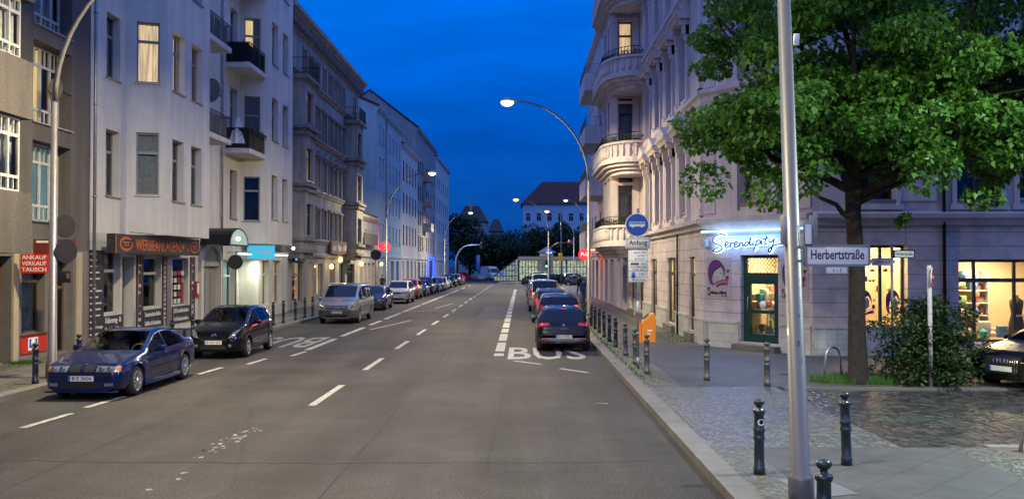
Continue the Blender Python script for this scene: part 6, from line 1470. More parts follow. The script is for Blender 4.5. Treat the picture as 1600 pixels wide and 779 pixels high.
def board(nm, label, u0, u1, z0, z1, lines, Fm=None, y=-.06, vertical=None, m='slate_board', edge=True, ink='chalk', lh=None):
    Fm = Fm or F(-14.3, 0, 90)
    t = thing(nm, label, 'sign', Fm @ Vector(((u0+u1)/2, y, z0)))
    b = MB(); b.box(u0, u1, y, -.004, z0, z1)
    if edge: b.m = 1; b.box(u0, u0+.05, y-.008, y-.001, z0, z1)
    b.build('board', [m, 'orange_paint'], t, Fm); b = MB()
    if vertical:
        n = len(vertical); stp = (z1-z0)*.92/n
        for i, ch in enumerate(vertical):
            if ch != ' ': b.text(ch, (u0+u1)/2+.02, z0+(z1-z0)*.04+i*stp, min(stp*.82, .2), y-.004, None, thick=.008, rot=90)
    else:
        n = len(lines)
        for i, s in enumerate(lines):
            zz = z1-(z1-z0)*(i+.75)/n
            if s == '-':
                b.box(u0+.1, u0+.1+(u1-u0)*random.Random(i*7+n).uniform(.35, .78), y-.010, y-.002, zz, zz+.05); continue
            b.text(s, u0+.1, zz, lh or (z1-z0)/n*.42, y-.004, min((u1-u0)*.82, len(s)*.11*((lh or (z1-z0)/n*.42)/.14)), 'LEFT', .008)
    b.build('lettering', ink, t, Fm); return t
board('shop_services_board', 'tall black board listing services at the left of the advertising shop', 29.3, 30.42, .42, 3.3, ['-']*12+['Logo & Design', '-'], lh=.095)
board('vehicle_lettering_board', 'black board reading Fahrzeug- & Fensterbeschriftung under the first shop window', 30.45, 31.9, .4, 1.05, ['Fahrzeug- &', 'Fensterbeschriftung'], edge=False, lh=.19)
board('sunscreen_board', 'black board reading Sonnenschutz-Rollos under the middle shop window', 33.65, 35.45, .42, 1.1, ['Sonnenschutz-Rollos', 'Schilder & Buchstaben'], edge=False, lh=.17)
board('illuminated_letters_board', 'black board reading LED Leuchtbuchstaben under the right shop window', 36.5, 38.4, .42, 1.1, ['LED Leuchtbuchstaben', '& Fräsbuchstaben'], lh=.17)
board('telephone_number_board', 'upright black TEL number strip left of the middle shop window', 33.1, 33.6, .42, 3.15, None, vertical='TEL: 78 71')
board('internet_strip_board', 'upright black lettered strip right of the middle shop window', 35.5, 35.88, .42, 3.15, None, vertical='WERBEANLAGEN24')
board('fax_number_board', 'upright black FAX number strip at the right end of the shop', 38.5, 38.95, .42, 3.15, None, vertical='FAX: 78 71')
b = MB(); rr_ = random.Random(8)
for i in range(4):
    for j in range(5): b.m = rr_.choice([0, 0, 1, 2, 3]); b.box(36.7+i*.4, 36.98+i*.4, -.006, -.002, 1.2+j*.29, 1.4+j*.29)
tag(b.build('window_poster_sheet', ['chalk', 'zinc', 'red_sign', 'amber'], None, F(-14.3, 0, 90) @ Matrix.Translation((0, .15, 0))), 'grid of small advertising pictures inside the right shop window', 'posters')
b = MB(); b.bevbox(39.05, 39.38, -.1, -.003, 1.4, 2.1, .02); b.m = 1; b.box(39.1, 39.33, -.104, -.101, 1.55, 2.0); tag(b.build('letter_box', ['red_sign', 'white_sign'], None, F1), 'small red letter box between the shop and the arched door', 'letter box')
# cafe signs
tube_m = emis('white_light_tube', (.75, .95, 1.0), 2.6)
Fc = F(-13.2, 0, 90)
for u0, u1, lb in ((42.4, 44.4, 'long white light tube left of the blue cafe banner'), (46.0, 50.4, 'long white light tube right of the blue cafe banner')):
    x_ = 0.0 if u0 > 45 else .25
    t = thing('light_tube', lb, 'lamp', Fc @ Vector(((u0+u1)/2, x_, 3.3))); b = MB(); b.tube([(u0, x_, 3.34), (u1, x_, 3.34)], .035, 8); b.build('tube', tube_m, t, Fc); b = MB(); b.tube([(u0, x_, 3.42), (u1, x_, 3.42)], .04, 6); b.tube([((u0+u1)/2, x_, 3.42), ((u0+u1)/2, .7 if u0 > 45 else 1.1, 3.42)], .02, 5); b.build('housing', 'zinc', t, Fc)
t = thing('cafe_banner', 'turquoise hanging banner with white script between the light tubes', 'sign', (-13.0, 44.8, 3.4))
b = MB(); b.box(-.72, .62, -.03, .03, 3.12, 3.78); b.build('panel', emis('turquoise_banner', (.03, .55, .85), .55, (.03, .4, .6)), t, F(-13.0, 44.75, 14))
b = MB(); b.tube([(-.5, -.04, 3.3), (-.58, -.04, 3.5), (-.42, -.04, 3.66), (-.25, -.04, 3.6)], .02, 5); b.text('Coffee', .12, 3.34, .26, -.032, .72, thick=.006); b.build('lettering', 'chalk', t, F(-13.0, 44.75, 14))
b = MB(); b.tube([(-.7, 0, 3.82), (.8, 0, 3.84)], .02, 5); b.build('bracket', 'zinc', t, F(-13.0, 44.75, 14))
point('neon_spill', (-13.2, 137, 2.6), 260, (.05, .12, 1.0), .5)
area('cafe_light', (-13.1, 46.5, 3.6), 60, (.85, .95, .72), .3, (0, 0, 0))
bpy.data.objects['cafe_light'].parent = t; bpy.data.objects['cafe_light'].location = Vector((-13.05, 45.0, 3.05))-WL[t.name]
b = MB(); b.ball((-12.95, 50.7, 3.75), .09, 10); tag(b.build('flood_lamp', emis('cold_flood_lamp', (.7, .85, 1), 8)), 'small cold white flood lamp at the end of the cafe front', 'lamp')
b = MB(); b.box(54.2, 57.0, -.16, -.004, 3.05, 3.55); b.m = 1; b.box(54.3, 54.7, -.165, -.161, 3.1, 3.5); tag(b.build('dark_shop_sign', ['slate_board', emis('cyan_sign_stripe', (.1, .6, .7), 1.2)], None, F2), 'dark sign board with a small cyan stripe on the ornate house', 'sign')
t = thing('shop_fascia_sign', 'reddish brown fascia sign with pale letters on the ornate house', 'sign', (-13.6, 67.5, 3.6)); b = MB(); b.box(63.8, 69.6, -.35, -.205, 3.62, 4.55); b.build('board', mat('brown_fascia', (.22, .13, .11), .5, 0, .1, 3), t, F2); b = MB(); rl = random.Random(4)
for k in range(3):
    u = 64.3+k*1.8
    for q in range(3): b.box(u+q*.42, u+q*.42+rl.uniform(.2, .36), -.356, -.3505, 3.85, 4.15+rl.random()*.2)
b.build('lettering', 'chalk', t, F2)
warm_l = emis('warm_wall_lamp', (1, .62, .2), 3)
for u, z, lb in ((64.2, 2.7, 'warm wall lamp below the left end of the brown fascia sign'), (67.4, 3.2, 'warm wall lamp below the right part of the brown fascia sign'), (76.3, 2.9, 'small warm lamp at the edge of the low cream house'), (87.0, 2.9, 'warm lamp by the doorway of the pale gabled house')):
    x_ = -13.65; t = thing('wall_lamp', lb, 'lamp', (x_, u, z)); b = MB(); b.ball((0, 0, 0), .16, 10, (1, 1, 1.3)); b.build('lamp_shade', warm_l, t); b = MB(); b.tube([(0, 0, .18), (-.2, 0, .2)], .02, 5); b.build('bracket', 'iron', t)
    point('lamp_light', (x_+.3, u, z), 22, (1, .66, .28), .1, t)
neon_r = emis('red_neon', (1.0, .03, .04), 1.3)
t = thing('round_neon_sign', 'round glowing red sign projecting from the pale gabled house', 'neon sign', (-13.4, 88, 4.6)); b = MB(); disc(b, (0, 0), .48, -.1, .1); b.build('disc', neon_r, t); b = MB(); b.tube([(.16, -.105, .2), (-.05, -.105, .25), (-.16, -.105, .1), (.12, -.105, -.08), (.1, -.105, -.24), (-.16, -.105, -.22)], .03, 5); b.build('lettering', 'chalk', t); b = MB(); b.tube([(-.4, 0, .1), (-.75, 0, .1)], .03, 5); b.tube([(-.4, 0, -.1), (-.75, 0, -.1)], .03, 5); b.build('bracket', 'iron', t)
point('neon_light', (-13.3, 87.3, 4.6), 60, (1, .08, .08), .2, t)
t = thing('round_neon_sign', 'round red neon sign at the shops under the boxy balconies', 'neon sign', (4.95, 70, 3.65)); b = MB(); disc(b, (0, 0), .5, -.1, .1); b.build('disc', neon_r, t); b = MB(); b.tube([(-.32, -.105, -.1), (-.26, -.105, .14), (-.12, -.105, .1), (-.18, -.105, -.02), (-.02, -.105, -.1), (.06, -.105, .12), (.12, -.105, -.1), (.22, -.105, .05), (.3, -.105, -.1)], .028, 5); b.build('lettering', emis('pale_neon', (1, .8, .8), 1.5), t); b = MB(); b.tube([(.4, 0, 0), (1.2, 0, 0)], .03, 5); b.build('bracket', 'iron', t)
point('neon_light', (4.9, 69.2, 3.6), 50, (1, .1, .1), .2, t)
b = MB(); b.box(5.6, 6.12, 62.2, 62.3, 3.3, 3.8); b.m = 1; b.m = 0; tag(b.build('pink_neon_strip', [emis('pink_neon', (1, .12, .28), 1.4)]), 'pink glowing sign right of the round red neon', 'neon sign')
b = MB(); b.box(5.0, 6.12, 65.0, 65.08, 3.86, 3.95); tag(b.build('yellow_light_strip', [emis('yellow_strip', (1, .6, .1), 2.5)]), 'thin yellow light strip under the lowest boxy balcony', 'lamp')
# left corner shop signs
t = thing('trade_sign', 'red sign reading ANKAUF VERKAUF TAUSCH over the left shop window', 'sign', (-13.6, 24.4, 3)); b = MB(); b.box(-.42, .40, -.06, .06, 2.48, 3.0); b.build('panel', 'red_sign', t, F(-13.3, 24.5, 12, .10))
b = MB()
for i, s in enumerate(('ANKAUF', 'VERKAUF', 'TAUSCH')): b.text(s, -.08, 2.86-.165*i, .11, -.062, .62, thick=.006)
b.build('lettering', 'chalk', t, F(-13.3, 24.5, 12, .10))
b = MB(); b.box(24.9, 26.2, -.05, -.003, 2.6, 3.02); b.m = 1; b.box(25.02, 25.5, -.056, -.0505, 2.8, 2.86); b.box(25.02, 25.4, -.056, -.0505, 2.7, 2.75); b.box(25.62, 26.1, -.056, -.0505, 2.74, 2.79); b.box(25.62, 26.0, -.056, -.0505, 2.66, 2.7); tag(b.build('red_window_band', ['red_frame', 'chalk'], None, F0), 'dark red lettered band across the top of the left shop window', 'sign')
t = thing('hanging_shop_sign', 'dark red hanging sign with pale plaques behind the near left lamp', 'sign', (-13.2, 24.6, 3.1)); b = MB(); b.box(-.5, .62, -.05, .05, 3.02, 3.52); b.build('panel', 'red_frame', t, F(-13.1, 24.9, 8)); b = MB(); b.box(-.42, -.1, -.056, -.051, 3.42, 3.48); b.box(-.02, .45, -.056, -.051, 3.22, 3.32); b.build('plaque', 'chalk', t, F(-13.1, 24.9, 8))

# Serendipity lettering on the chamfered corner
def S2(p): return (.5+(p[0]-125)/(716-125)*2.72, 3.80-(p[1]-115)/(265-115)*.56)
strokes = [[(238, 132), (228, 118), (195, 113), (160, 124), (135, 146), (128, 172), (148, 194), (185, 208), (208, 225), (206, 246), (180, 262), (150, 266), (130, 256), (150, 238), (182, 222)],
 [(235, 216), (260, 202), (266, 188), (252, 182), (238, 202), (240, 226), (258, 230), (278, 214)], [(284, 188), (286, 230)], [(286, 208), (298, 190), (312, 192)],
 [(318, 213), (340, 200), (345, 184), (331, 182), (318, 202), (322, 226), (340, 226), (358, 212)], [(362, 190), (364, 224)], [(365, 206), (378, 190), (390, 196), (392, 220), (404, 214)],
 [(440, 190), (422, 188), (409, 204), (415, 219), (432, 212), (450, 182), (464, 148)], [(460, 160), (450, 196), (456, 216), (470, 206)], [(482, 182), (476, 212), (487, 208)], [(491, 158), (493, 161)],
 [(510, 178), (496, 226), (482, 264)], [(506, 190), (524, 174), (538, 182), (532, 202), (514, 213), (501, 206)], [(552, 176), (546, 206), (558, 202)], [(560, 152), (562, 155)], [(594, 138), (576, 194), (580, 209), (594, 202)], [(564, 166), (606, 158)],
 [(614, 164), (610, 188), (624, 196), (644, 172)], [(656, 160), (642, 212), (626, 262), (610, 274), (608, 252), (640, 226), (690, 210), (718, 198)]]
def smooth(pts, n=5):
    out = []
    for i in range(len(pts)-1):
        p0, p1, p2, p3 = pts[max(i-1, 0)], pts[i], pts[i+1], pts[min(i+2, len(pts)-1)]
        for k in range(n):
            t = k/n; out.append(tuple(.5*((2*p1[d])+(-p0[d]+p2[d])*t+(2*p0[d]-5*p1[d]+4*p2[d]-p3[d])*t*t+(-p0[d]+3*p1[d]-3*p2[d]+p3[d])*t**3) for d in (0, 1)))
    return out+[pts[-1]]
t = thing('neon_shop_name', 'backlit script lettering Serendipity glowing over the corner shop door', 'neon sign', FC @ Vector((1.85, -.2, 3.3)))
b = MB(); b2 = MB()
for s in strokes:
    p = [S2(q) for q in smooth(s)]
    b.tube([(u, -.10, z) for u, z in p], .058, 8); b2.tube([(u, -.158, z) for u, z in p], .0255, 6)
b.build('glowing_letters', emis('white_blue_neon', (.50, .78, 1.0), 2.2), t, FC); b2.build('dark_letter_faces', mat('navy_letter', (.004, .008, .03), .4, 0, 0), t, FC)
a_ = area('sign_halo', FC @ Vector((1.85, -.32, 3.55)), 100, (.12, .36, 1.0), .5, (0, 0, 0), t, sy=.3); d = bpy.data.lights['sign_halo']; d.size = 2.4; d.size_y = .3
a_.rotation_euler = (R(-70), 0, math.atan2(d_.y, d_.x))
a_ = area('sign_wall_glow', FC @ Vector((1.85, -.30, 3.55)), 26, (.10, .36, 1.0), 2.7, (90, 0, 0), t, sy=.4); a_.rotation_euler = (R(90), 0, math.atan2(d_.y, d_.x))
b = MB(); b.box(.1, 4.0, -.27, -.22, 3.87, 3.925); tag(b.build('led_light_strip', emis('cold_led', (.45, .78, 1.0), 2.2), None, FC), 'thin cold white light strip under the ledge above the Serendipity lettering', 'lamp')
# the shop's emblem panels
M['lilac_panel'] = mat('lilac_panel', (.42, .36, .40), .5, 0, .04, 3); M['purple'] = mat('purple_print', (.13, .03, .20), .5, 0, .1, 8); M['magenta'] = mat('magenta_print', (.38, .035, .20), .5, 0, .1, 8); M['face_print'] = mat('pale_print', (.50, .44, .46), .5, 0, 0)
def emblem(label, u0, z0, w, h, Fm, y=-.012, panel=True, pm='lilac_panel'):
    t = thing('shop_emblem_panel', label, 'sign', Fm @ Vector((u0+w/2, y, z0)))
    def Q(x, z): return (u0+w*x, z0+h*z)
    if panel: b = MB(); b.box(u0, u0+w, y, -.003, z0, z0+h); b.build('panel', pm, t, Fm)
    b = MB(); k = y-.004
    hair = smooth([(.30, .30), (.17, .34), (.11, .48), (.09, .62), (.12, .79), (.30, .92), (.52, .90), (.67, .79), (.73, .64), (.66, .70), (.56, .79), (.42, .72), (.27, .63), (.22, .50), (.25, .39), (.30, .30)], 4)
    b.prism([Q(*p) for p in hair[:-1]][::-1], k, k+.003)
    b.m = 1; b.prism([Q(*p) for p in [(.30, .60), (.42, .70), (.56, .75), (.64, .66), (.62, .57), (.66, .53), (.58, .47), (.46, .44), (.34, .48)]][::-1], k-.001, k+.002)
    b.m = 2; b.prism([Q(*p) for p in [(.40, .54), (.47, .50), (.46, .48), (.40, .50)]][::-1], k-.003, k-.0012); b.prism([Q(*p) for p in [(.78, .44), (.92, .46), (.90, .56), (.76, .54)]][::-1], k-.003, k)
    b.prism([Q(*p) for p in [(.36, .30), (.50, .36), (.66, .40), (.86, .40), (.88, .36), (.66, .32), (.48, .30), (.40, .27)]][::-1], k-.002, k)
    b.m = 3
    for s in ([(.17, .34), (.10, .48), (.08, .62), (.12, .80), (.30, .93), (.53, .91), (.67, .80)], [(.22, .50), (.27, .64), (.44, .73), (.58, .79)], [(.66, .82), (.74, .70), (.70, .56)], [(.55, .62), (.60, .60)], [(.30, .34), (.50, .40), (.70, .44), (.86, .42)], [(.42, .27), (.60, .33), (.86, .33)], [(.84, .44), (.83, .56)], [(.83, .70), (.86, .63), (.92, .70), (.87, .68), (.83, .70)]):
        b.tube([(*[Q(*p)][0][:1], k-.003, Q(*p)[1]) for p in smooth(s, 3)], .014*w, 4)
    for s in ([(.14, .20), (.09, .25), (.05, .20), (.16, .13), (.12, .06), (.03, .10)], [(.18, .12), (.25, .16), (.22, .09), (.30, .12)], [(.32, .16), (.33, .09), (.40, .14), (.41, .09), (.47, .14)], [(.50, .14), (.53, .09), (.58, .14), (.62, .17), (.60, .09)], [(.66, .15), (.64, .03)], [(.70, .15), (.72, .09), (.78, .15), (.80, .05), (.74, .04)]):
        b.tube([(Q(*p)[0], k-.003, Q(*p)[1]) for p in smooth(s, 3)], .018*w, 4)
    b.build('emblem', ['purple', 'face_print', 'magenta', 'ink'], t, Fm)
emblem('lilac Serendipity emblem panel left of the corner shop door', .12, 1.74, 1.02, 1.3, FC)
emblem('lilac Serendipity emblem panel right of the corner shop door, half behind the lamp pole', 3.05, 1.74, .98, 1.3, FC)
FW = FH @ Matrix.Translation((0, .29, 0))
for u0, lb in ((10.02, 'purple emblem sticker on the left pane of the shop window behind the tree'), (10.86, 'purple emblem sticker on the right pane of the shop window behind the bush')):
    emblem(lb, u0, .98, .62, 1.15, FW, -.012, False)
# goods in the shops
goods_m = [mat('goods_%s' % n, c, .6, 0, .1, 6) for n, c in (('pink', (.7, .25, .28)), ('cream', (.75, .65, .5)), ('red', (.55, .05, .04)), ('teal', (.05, .35, .4)), ('brown', (.2, .11, .06)), ('white', (.75, .75, .7)), ('green', (.2, .35, .12)), ('blue', (.08, .18, .45)))]
def goods(label, Fm, u0, u1, shelves, y0, y1, n, sd, smax=.2):
    r = random.Random(sd); b = MB()
    for z in shelves:
        for i in range(n):
            u = r.uniform(u0, u1); y = r.uniform(y0, y1); s = r.uniform(.04, smax); b.m = r.randrange(len(goods_m))
            if r.random() < .4: b.ball((u, y, z+s*.55), s*.55, 8)
            else: b.bevbox(u-s*.5, u+s*.5, y-s*.4, y+s*.4, z, z+s*r.uniform(.7, 1.7), .01)
    return stuff(b.build('shop_goods', goods_m, None, Fm), label, 'goods')
def shelf(label, Fm, u0, u1, zs, y0, y1, z1, m='white_frame'):
    t = thing('display_shelf', label, 'shelf', Fm @ Vector(((u0+u1)/2, y1, .2))); b = MB()
    for z in zs: b.box(u0, u1, y0, y1, z-.03, z-.002)
    b.build('shelf_board', m, t, Fm); b = MB()
    for u in (u0-.03, u1): b.box(u, u+.03, y0, y1, .38, z1)
    b.build('upright', m, t, Fm)
shelf('white shelves of gifts seen through the green shop door', FC, 1.3, 3.1, [.62, 1.0, 1.4, 1.75, 2.1], 1.7, 2.1, 2.6); goods('colourful gifts on the shelves behind the green shop door', FC, 1.3, 3.1, [.62, 1.0, 1.4, 1.75, 2.1], 1.72, 2.0, 34, 3, .26); goods('gifts heaped on the display right behind the green door glass', FC, 1.58, 2.92, [1.42, .62, 1.66], .55, .95, 26, 9, .24)
shelf('low display table behind the green shop door', FC, 1.55, 2.95, [.62, 1.42], .5, 1.0, 1.42)
shelf('white shelf with folded goods in the right hand shop window', FH, 13.75, 14.95, [.8, 1.2, 1.6, 2.0, 2.35], 2.2, 2.75, 2.6); goods('boxes and folded goods on the white shelf in the right shop window', FH, 13.8, 14.9, [.8, 1.2, 1.6, 2.0, 2.35], 2.25, 2.6, 9, 4, .28)
goods('small cards and trinkets hung in the shop window behind the tree', FH, 10.1, 11.3, [2.0, 2.3, 2.6, 2.85], .55, .75, 6, 5, .14)
t = thing('mannequin', 'dark dress on a headless dress form in the right shop window', 'mannequin', FH @ Vector((15.3, 1.2, .3))); b = MB(); b.lathe([(.02, .3), (.25, .32), (.22, .8), (.15, 1.1), (.19, 1.35), (.20, 1.5), (.07, 1.6), (.06, 1.68)], 16, (15.3, 1.2, .2)); b.build('dress', mat('dark_cloth', (.035, .03, .035), .9, 0, .2, 10), t, FH); b = MB(); b.box(15.12, 15.48, 1.0, 1.02, 1.22, 1.28); b.build('belt', 'white_sign', t, FH)
t = thing('hanging_shirt', 'blue and red children shirt hanging at the left of the right shop window', 'clothes', FH @ Vector((13.2, 1.0, 1.5))); b = MB(); b.prism([(13.05, 1.35), (13.35, 1.35), (13.37, 1.75), (13.45, 1.72), (13.48, 1.82), (13.32, 1.92), (13.08, 1.92), (12.93, 1.82), (12.96, 1.72), (13.03, 1.75)][::-1], .9, .95); b.m = 1; b.box(13.16, 13.24, .895, .899, 1.4, 1.85); b.build('shirt', ['blue_sign', 'red_sign'], t, FH)
goods('heap of blue and brown baskets under the shelf in the right shop window', FH, 14.0, 15.0, [.55], 1.2, 1.8, 8, 12, .4)
# wall lamp by the shop
b = MB(); b.bevbox(.10, .30, -.32, -.12, 3.42, 3.66, .02); b.tube([(.2, -.12, 3.6), (.2, -.003, 3.65)], .02, 5); tag(b.build('wall_floodlight', 'white_frame', None, FC), 'small grey floodlight at the left end of the Serendipity lettering', 'lamp')

# ================================================================== BOLLARDS, RACKS, BIKES
def bollard_mesh(m):
    b = MB(); b.lathe([(.075, 0), (.075, .10), (.066, .11), (.064, .46), (.074, .47), (.074, .50), (.066, .51), (.066, .56), (.075, .57), (.075, .60), (.064, .61), (.062, .80), (.078, .815), (.08, .84), (.07, .86), (.035, .875), (.032, .905), (.055, .92), (.072, .95), (.066, .975), (.04, .99), (.001, 1.0)], 20)
    return b
base = {}
def bollard(label, x, y, m='bollard', group=None, h=.97, tilt=0, sticker=None):
    t = thing('bollard', label, 'bollard', (x, y, .118), 0, group)
    k = m
    if k not in base: o = bollard_mesh(m).build('post', m, t); base[k] = o
    else: o = base[k].copy(); C.objects.link(o); o.parent = t
    t.scale = (1, 1, h); t.rotation_euler = (R(tilt), 0, random.uniform(0, 3))
    if sticker:
        b = MB(); n = 20
        for k_, (r_, yy) in enumerate(((.058, -.0665), (.045, -.068), (.03, -.0695))):
            b.m = [0, 1, 0][k_]; vs = []
            for j in range(n):
                a = 2*math.pi*j/n; xx = r_*math.cos(a); vs.append((xx, -math.sqrt(max(0, .0664**2-xx*xx))-.002-.0012*k_, .70+r_*math.sin(a)))
            b.add(vs, [tuple(range(n))])
        s = b.build('sticker', ['ink', 'white_sign'], t); t.rotation_euler = (0, 0, R(10))
    return t
b = MB()
for z, w_, h_, m_ in ((1.55, .07, .10, 0), (1.78, .05, .06, 1), (2.1, .06, .04, 0)):
    b.m = m_; n = 6; r_ = .1018-.0062*z/1.6
    for k in range(n):
        a0, a1 = -1.9+w_/r_*k/n, -1.9+w_/r_*(k+1)/n
        cx = 3.13-z*.0297; b.quad((cx+r_*math.cos(a0), 10.1+r_*math.sin(a0), z+.12), (cx+r_*math.cos(a1), 10.1+r_*math.sin(a1), z+.12), (cx+r_*math.cos(a1), 10.1+r_*math.sin(a1), z+h_+.12), (cx+r_*math.cos(a0), 10.1+r_*math.sin(a0), z+h_+.12))
tag(b.build('sticker_remains', ['curtain_dk', 'ink_grey']), 'torn grey sticker remains on the foreground lamp pole', 'stickers')
G1 = 'bollards along the right kerb'; G2 = 'bollards along the left kerb'; G3 = 'bollards round the street corner'
bollard('dark bollard with a round black and white sticker at the near kerb', 3.05, 11.58, 'bollard', G3, .97, 0, True)
bollard('dark bollard between the crossing cobbles and the dark setts', 4.37, 12.14, 'bollard', G3, .98, -2)
bollard('nearest bollard cut off by the bottom edge beside the lamp pole', 2.66, 7.95, 'bollard', G3, .98)
bollard('grey worn bollard in front of the left Serendipity emblem', 4.32, 21.0, 'bollard_worn', G3, .98)
bollard('grey worn bollard in front of the Serendipity shop door', 5.45, 20.0, 'bollard_worn', G3, .98)
bollard('grey bollard with a red sticker just right of the orange bin', 3.09, 22.2, 'bollard_worn', G1, .98)
for i, y in enumerate((24.3, 26.6, 29.4, 31.5, 33.5, 35.6, 37.6, 39.6, 43.4, 45.6)):
    bollard('%s kerb bollard beyond the bus lane sign pole, counting from the sign' % ORD[i], 3.08, y, 'bollard_worn' if i < 2 else 'bollard', G1, .97, random.uniform(-1.5, 1.5))
for (x, y, lb) in ((-11.0, 20.2, 'first bollard at the left, standing left of the near lamp pole'), (-11.3, 22.8, 'bollard just right of the near left lamp pole'), (-11.3, 28.9, 'bollard behind the roof of the dark blue coupe'), (-11.3, 30.7, 'bollard between the dark blue coupe and the black hatchback')):
    bollard(lb, x, y, 'bollard', G2, .93)
for i, y in enumerate((39.8, 41.5, 43.7, 45.6, 47.3, 49.2)):
    bollard('%s bollard in the row between black hatchback and silver van' % ORD[i], -11.05, y, 'bollard', G2, 1.05)
def rack(label, x, y, rz, w=.62, h=.78):
    b = MB(); pts = [(-w/2, 0, 0), (-w/2*.72, 0, h*.75)]+[(-w*.36*math.cos(math.pi*k/10)*1.0, 0, h*.75+h*.25*math.sin(math.pi*k/10)) for k in range(1, 10)]+[(w/2*.72, 0, h*.75), (w/2, 0, 0)]
    b.tube(pts, .028, 10); tag(b.build('bike_rack', 'steel', None, F(x, y, rz, .11)), label, 'bicycle rack')
rack('steel hoop bicycle rack at the foot of the tree', 7.25, 21.0, 30)
rack('steel hoop bicycle rack cut off by the right edge', 7.52, 13.05, 8, .72, .8)
def bicycle(label, x, y, rz):
    t = thing('bicycle', label, 'bicycle', (x, y, .12), rz)
    for yy in (0, 1.05):
        b = MB(); b.tube([(0, yy+.33*math.cos(a), .34+.33*math.sin(a)) for a in [2*math.pi*k/22 for k in range(23)]], .018, 6)
        for k in range(10): a = math.pi*k/10; b.tube([(0, yy+.32*math.cos(a), .34+.32*math.sin(a)), (0, yy-.32*math.cos(a), .34-.32*math.sin(a))], .003, 3)
        b.build('wheel', 'rubber', t)
    b = MB(); 
    for p, q in (((0, 0, .34), (0, .12, .82)), ((0, .12, .82), (0, .72, .80)), ((0, .72, .86), (0, .50, .30)), ((0, .50, .30), (0, .10, .72)), ((0, .50, .30), (0, 1.05, .34)), ((0, 1.05, .34), (0, .72, .76)), ((0, .12, .80), (0, .10, 1.02))): b.tube([p, q], .016, 6)
    b.build('frame', 'iron', t); b = MB(); b.tube([(-.28, .2, 1.05), (0, .08, 1.03), (.28, .2, 1.05)], .014, 6); b.build('handlebar', 'iron', t); b = MB(); b.bevbox(-.07, .07, .6, .86, .88, .94, .02); b.build('saddle', 'black', t)
    b = MB(); b.tube([(0, .42, .3), (0, .58, .3)], .02, 5); b.tube([(-.1, .45, .2), (.1, .55, .42)], .012, 5); b.build('pedals', 'iron', t)
bicycle('dark bicycle leaning among the kerb bollards near the parked cars', 3.25, 46.5, 12)
bicycle('dark bicycle parked behind the first one at the right kerb', 3.3, 49.2, -8)
# dishes, washing, balcony plants
def dish(label, x, y, z, rz):
    t = thing('satellite_dish', label, 'satellite dish', (x, y, z), rz); b = MB(); b.lathe([(.02, .0), (.2, .03), (.36, .1), (.36, .11), (.2, .045), (.02, .015)], 20, (0, 0, 0), 'y'); o = b.build('dish', 'zinc', t); o.rotation_euler = (R(180), 0, 0)
    b = MB(); b.tube([(0, .05, 0), (0, .4, -.1)], .02, 5); b.tube([(0, -.0, -.3), (0, -.35, -.05)], .012, 5); b.build('mount', 'iron', t)
dish('grey satellite dish in front of the lit grid window at the left', -13.55, 26.0, 7.9, -30)
dish('large dark satellite dish beside the upper balcony of the white block', -13.3, 38.4, 10.3, -20); bpy.data.objects['satellite_dish.001'].scale = (1.45, 1.45, 1.45)
b = MB(); vs = []; n = 40; prof = [(.03, 10.0), (.07, 9.85), (.16, 9.55), (.25, 9.2), (.33, 8.85), (.36, 8.65)]
for i, (r_, z) in enumerate(prof):
    for j in range(n):
        a = 2*math.pi*j/n; q = r_*(1+(.22*math.sin(a*7)+.1*math.sin(a*11+1))*i/5); vs.append((-13.75+q*1.15*math.cos(a), 43.12+q*.8*math.sin(a), z))
b.add(vs, [(i*n+j, i*n+(j+1) % n, (i+1)*n+(j+1) % n, (i+1)*n+j) for i in range(len(prof)-1) for j in range(n)], True)
tag(b.build('hanging_sheet', 'curtain'), 'pale sheet hung to dry over the middle balcony of the white block', 'laundry')
def leaves_blob(pts, n, size, r, flat=1.0):
    vs = []; fs = []
    for k in range(n):
        c = r.choice(pts); rad = c[3]
        while True:
            p = Vector((r.uniform(-1, 1), r.uniform(-1, 1), r.uniform(-1, 1)))
            if p.length <= 1: break
        if p.length > 1e-3: p = p.normalized()*(p.length**.6)
        q = Vector((c[0]+p.x*rad, c[1]+p.y*rad, c[2]+p.z*rad*flat))
        d = Vector((r.gauss(0, 1), r.gauss(0, 1), r.gauss(0, 1)-.6)).normalized(); s = size*r.uniform(.6, 1.3)
        sd_ = d.cross(Vector((r.gauss(0, 1), r.gauss(0, 1), r.gauss(0, 1)+1.2))).normalized()
        nrm = d.cross(sd_)
        o = len(vs)
        vs += [q, q+d*s*.45+sd_*s*.46+nrm*s*.10, q+d*s, q+d*s*.45-sd_*s*.46+nrm*s*.10, q+d*s*.5]
        fs += [(o, o+1, o+4), (o+1, o+2, o+4), (o+2, o+3, o+4), (o+3, o, o+4)]
    return vs, fs
for i, (pr, z) in enumerate(plants[:3]):
    r = random.Random(20+i); cs = []
    for k in range(len(pr)-1):
        p, q = Vector(pr[k]), Vector(pr[k+1])
        for j in range(3): a = p.lerp(q, r.random()); cs.append((a.x+.2, a.y+.15, z+.14, .17))
    vs, fs = leaves_blob(cs, 700, .07, r); b = MB(); b.add(vs, fs)
    o = b.build('balcony_plants', 'leaf_dk'); tag(o, 'green plants along the %s curved balcony of the corner house' % ['lowest', 'middle', 'upper'][i], 'plants')
r = random.Random(44); vs, fs = leaves_blob([(-13.1, 43.4+.45*k, 9.3, .16) for k in range(5)], 350, .07, r); b = MB(); b.add(vs, fs); tag(b.build('balcony_plants', 'leaf_dk'), 'plants in the railing box of the middle balcony of the white block', 'plants')
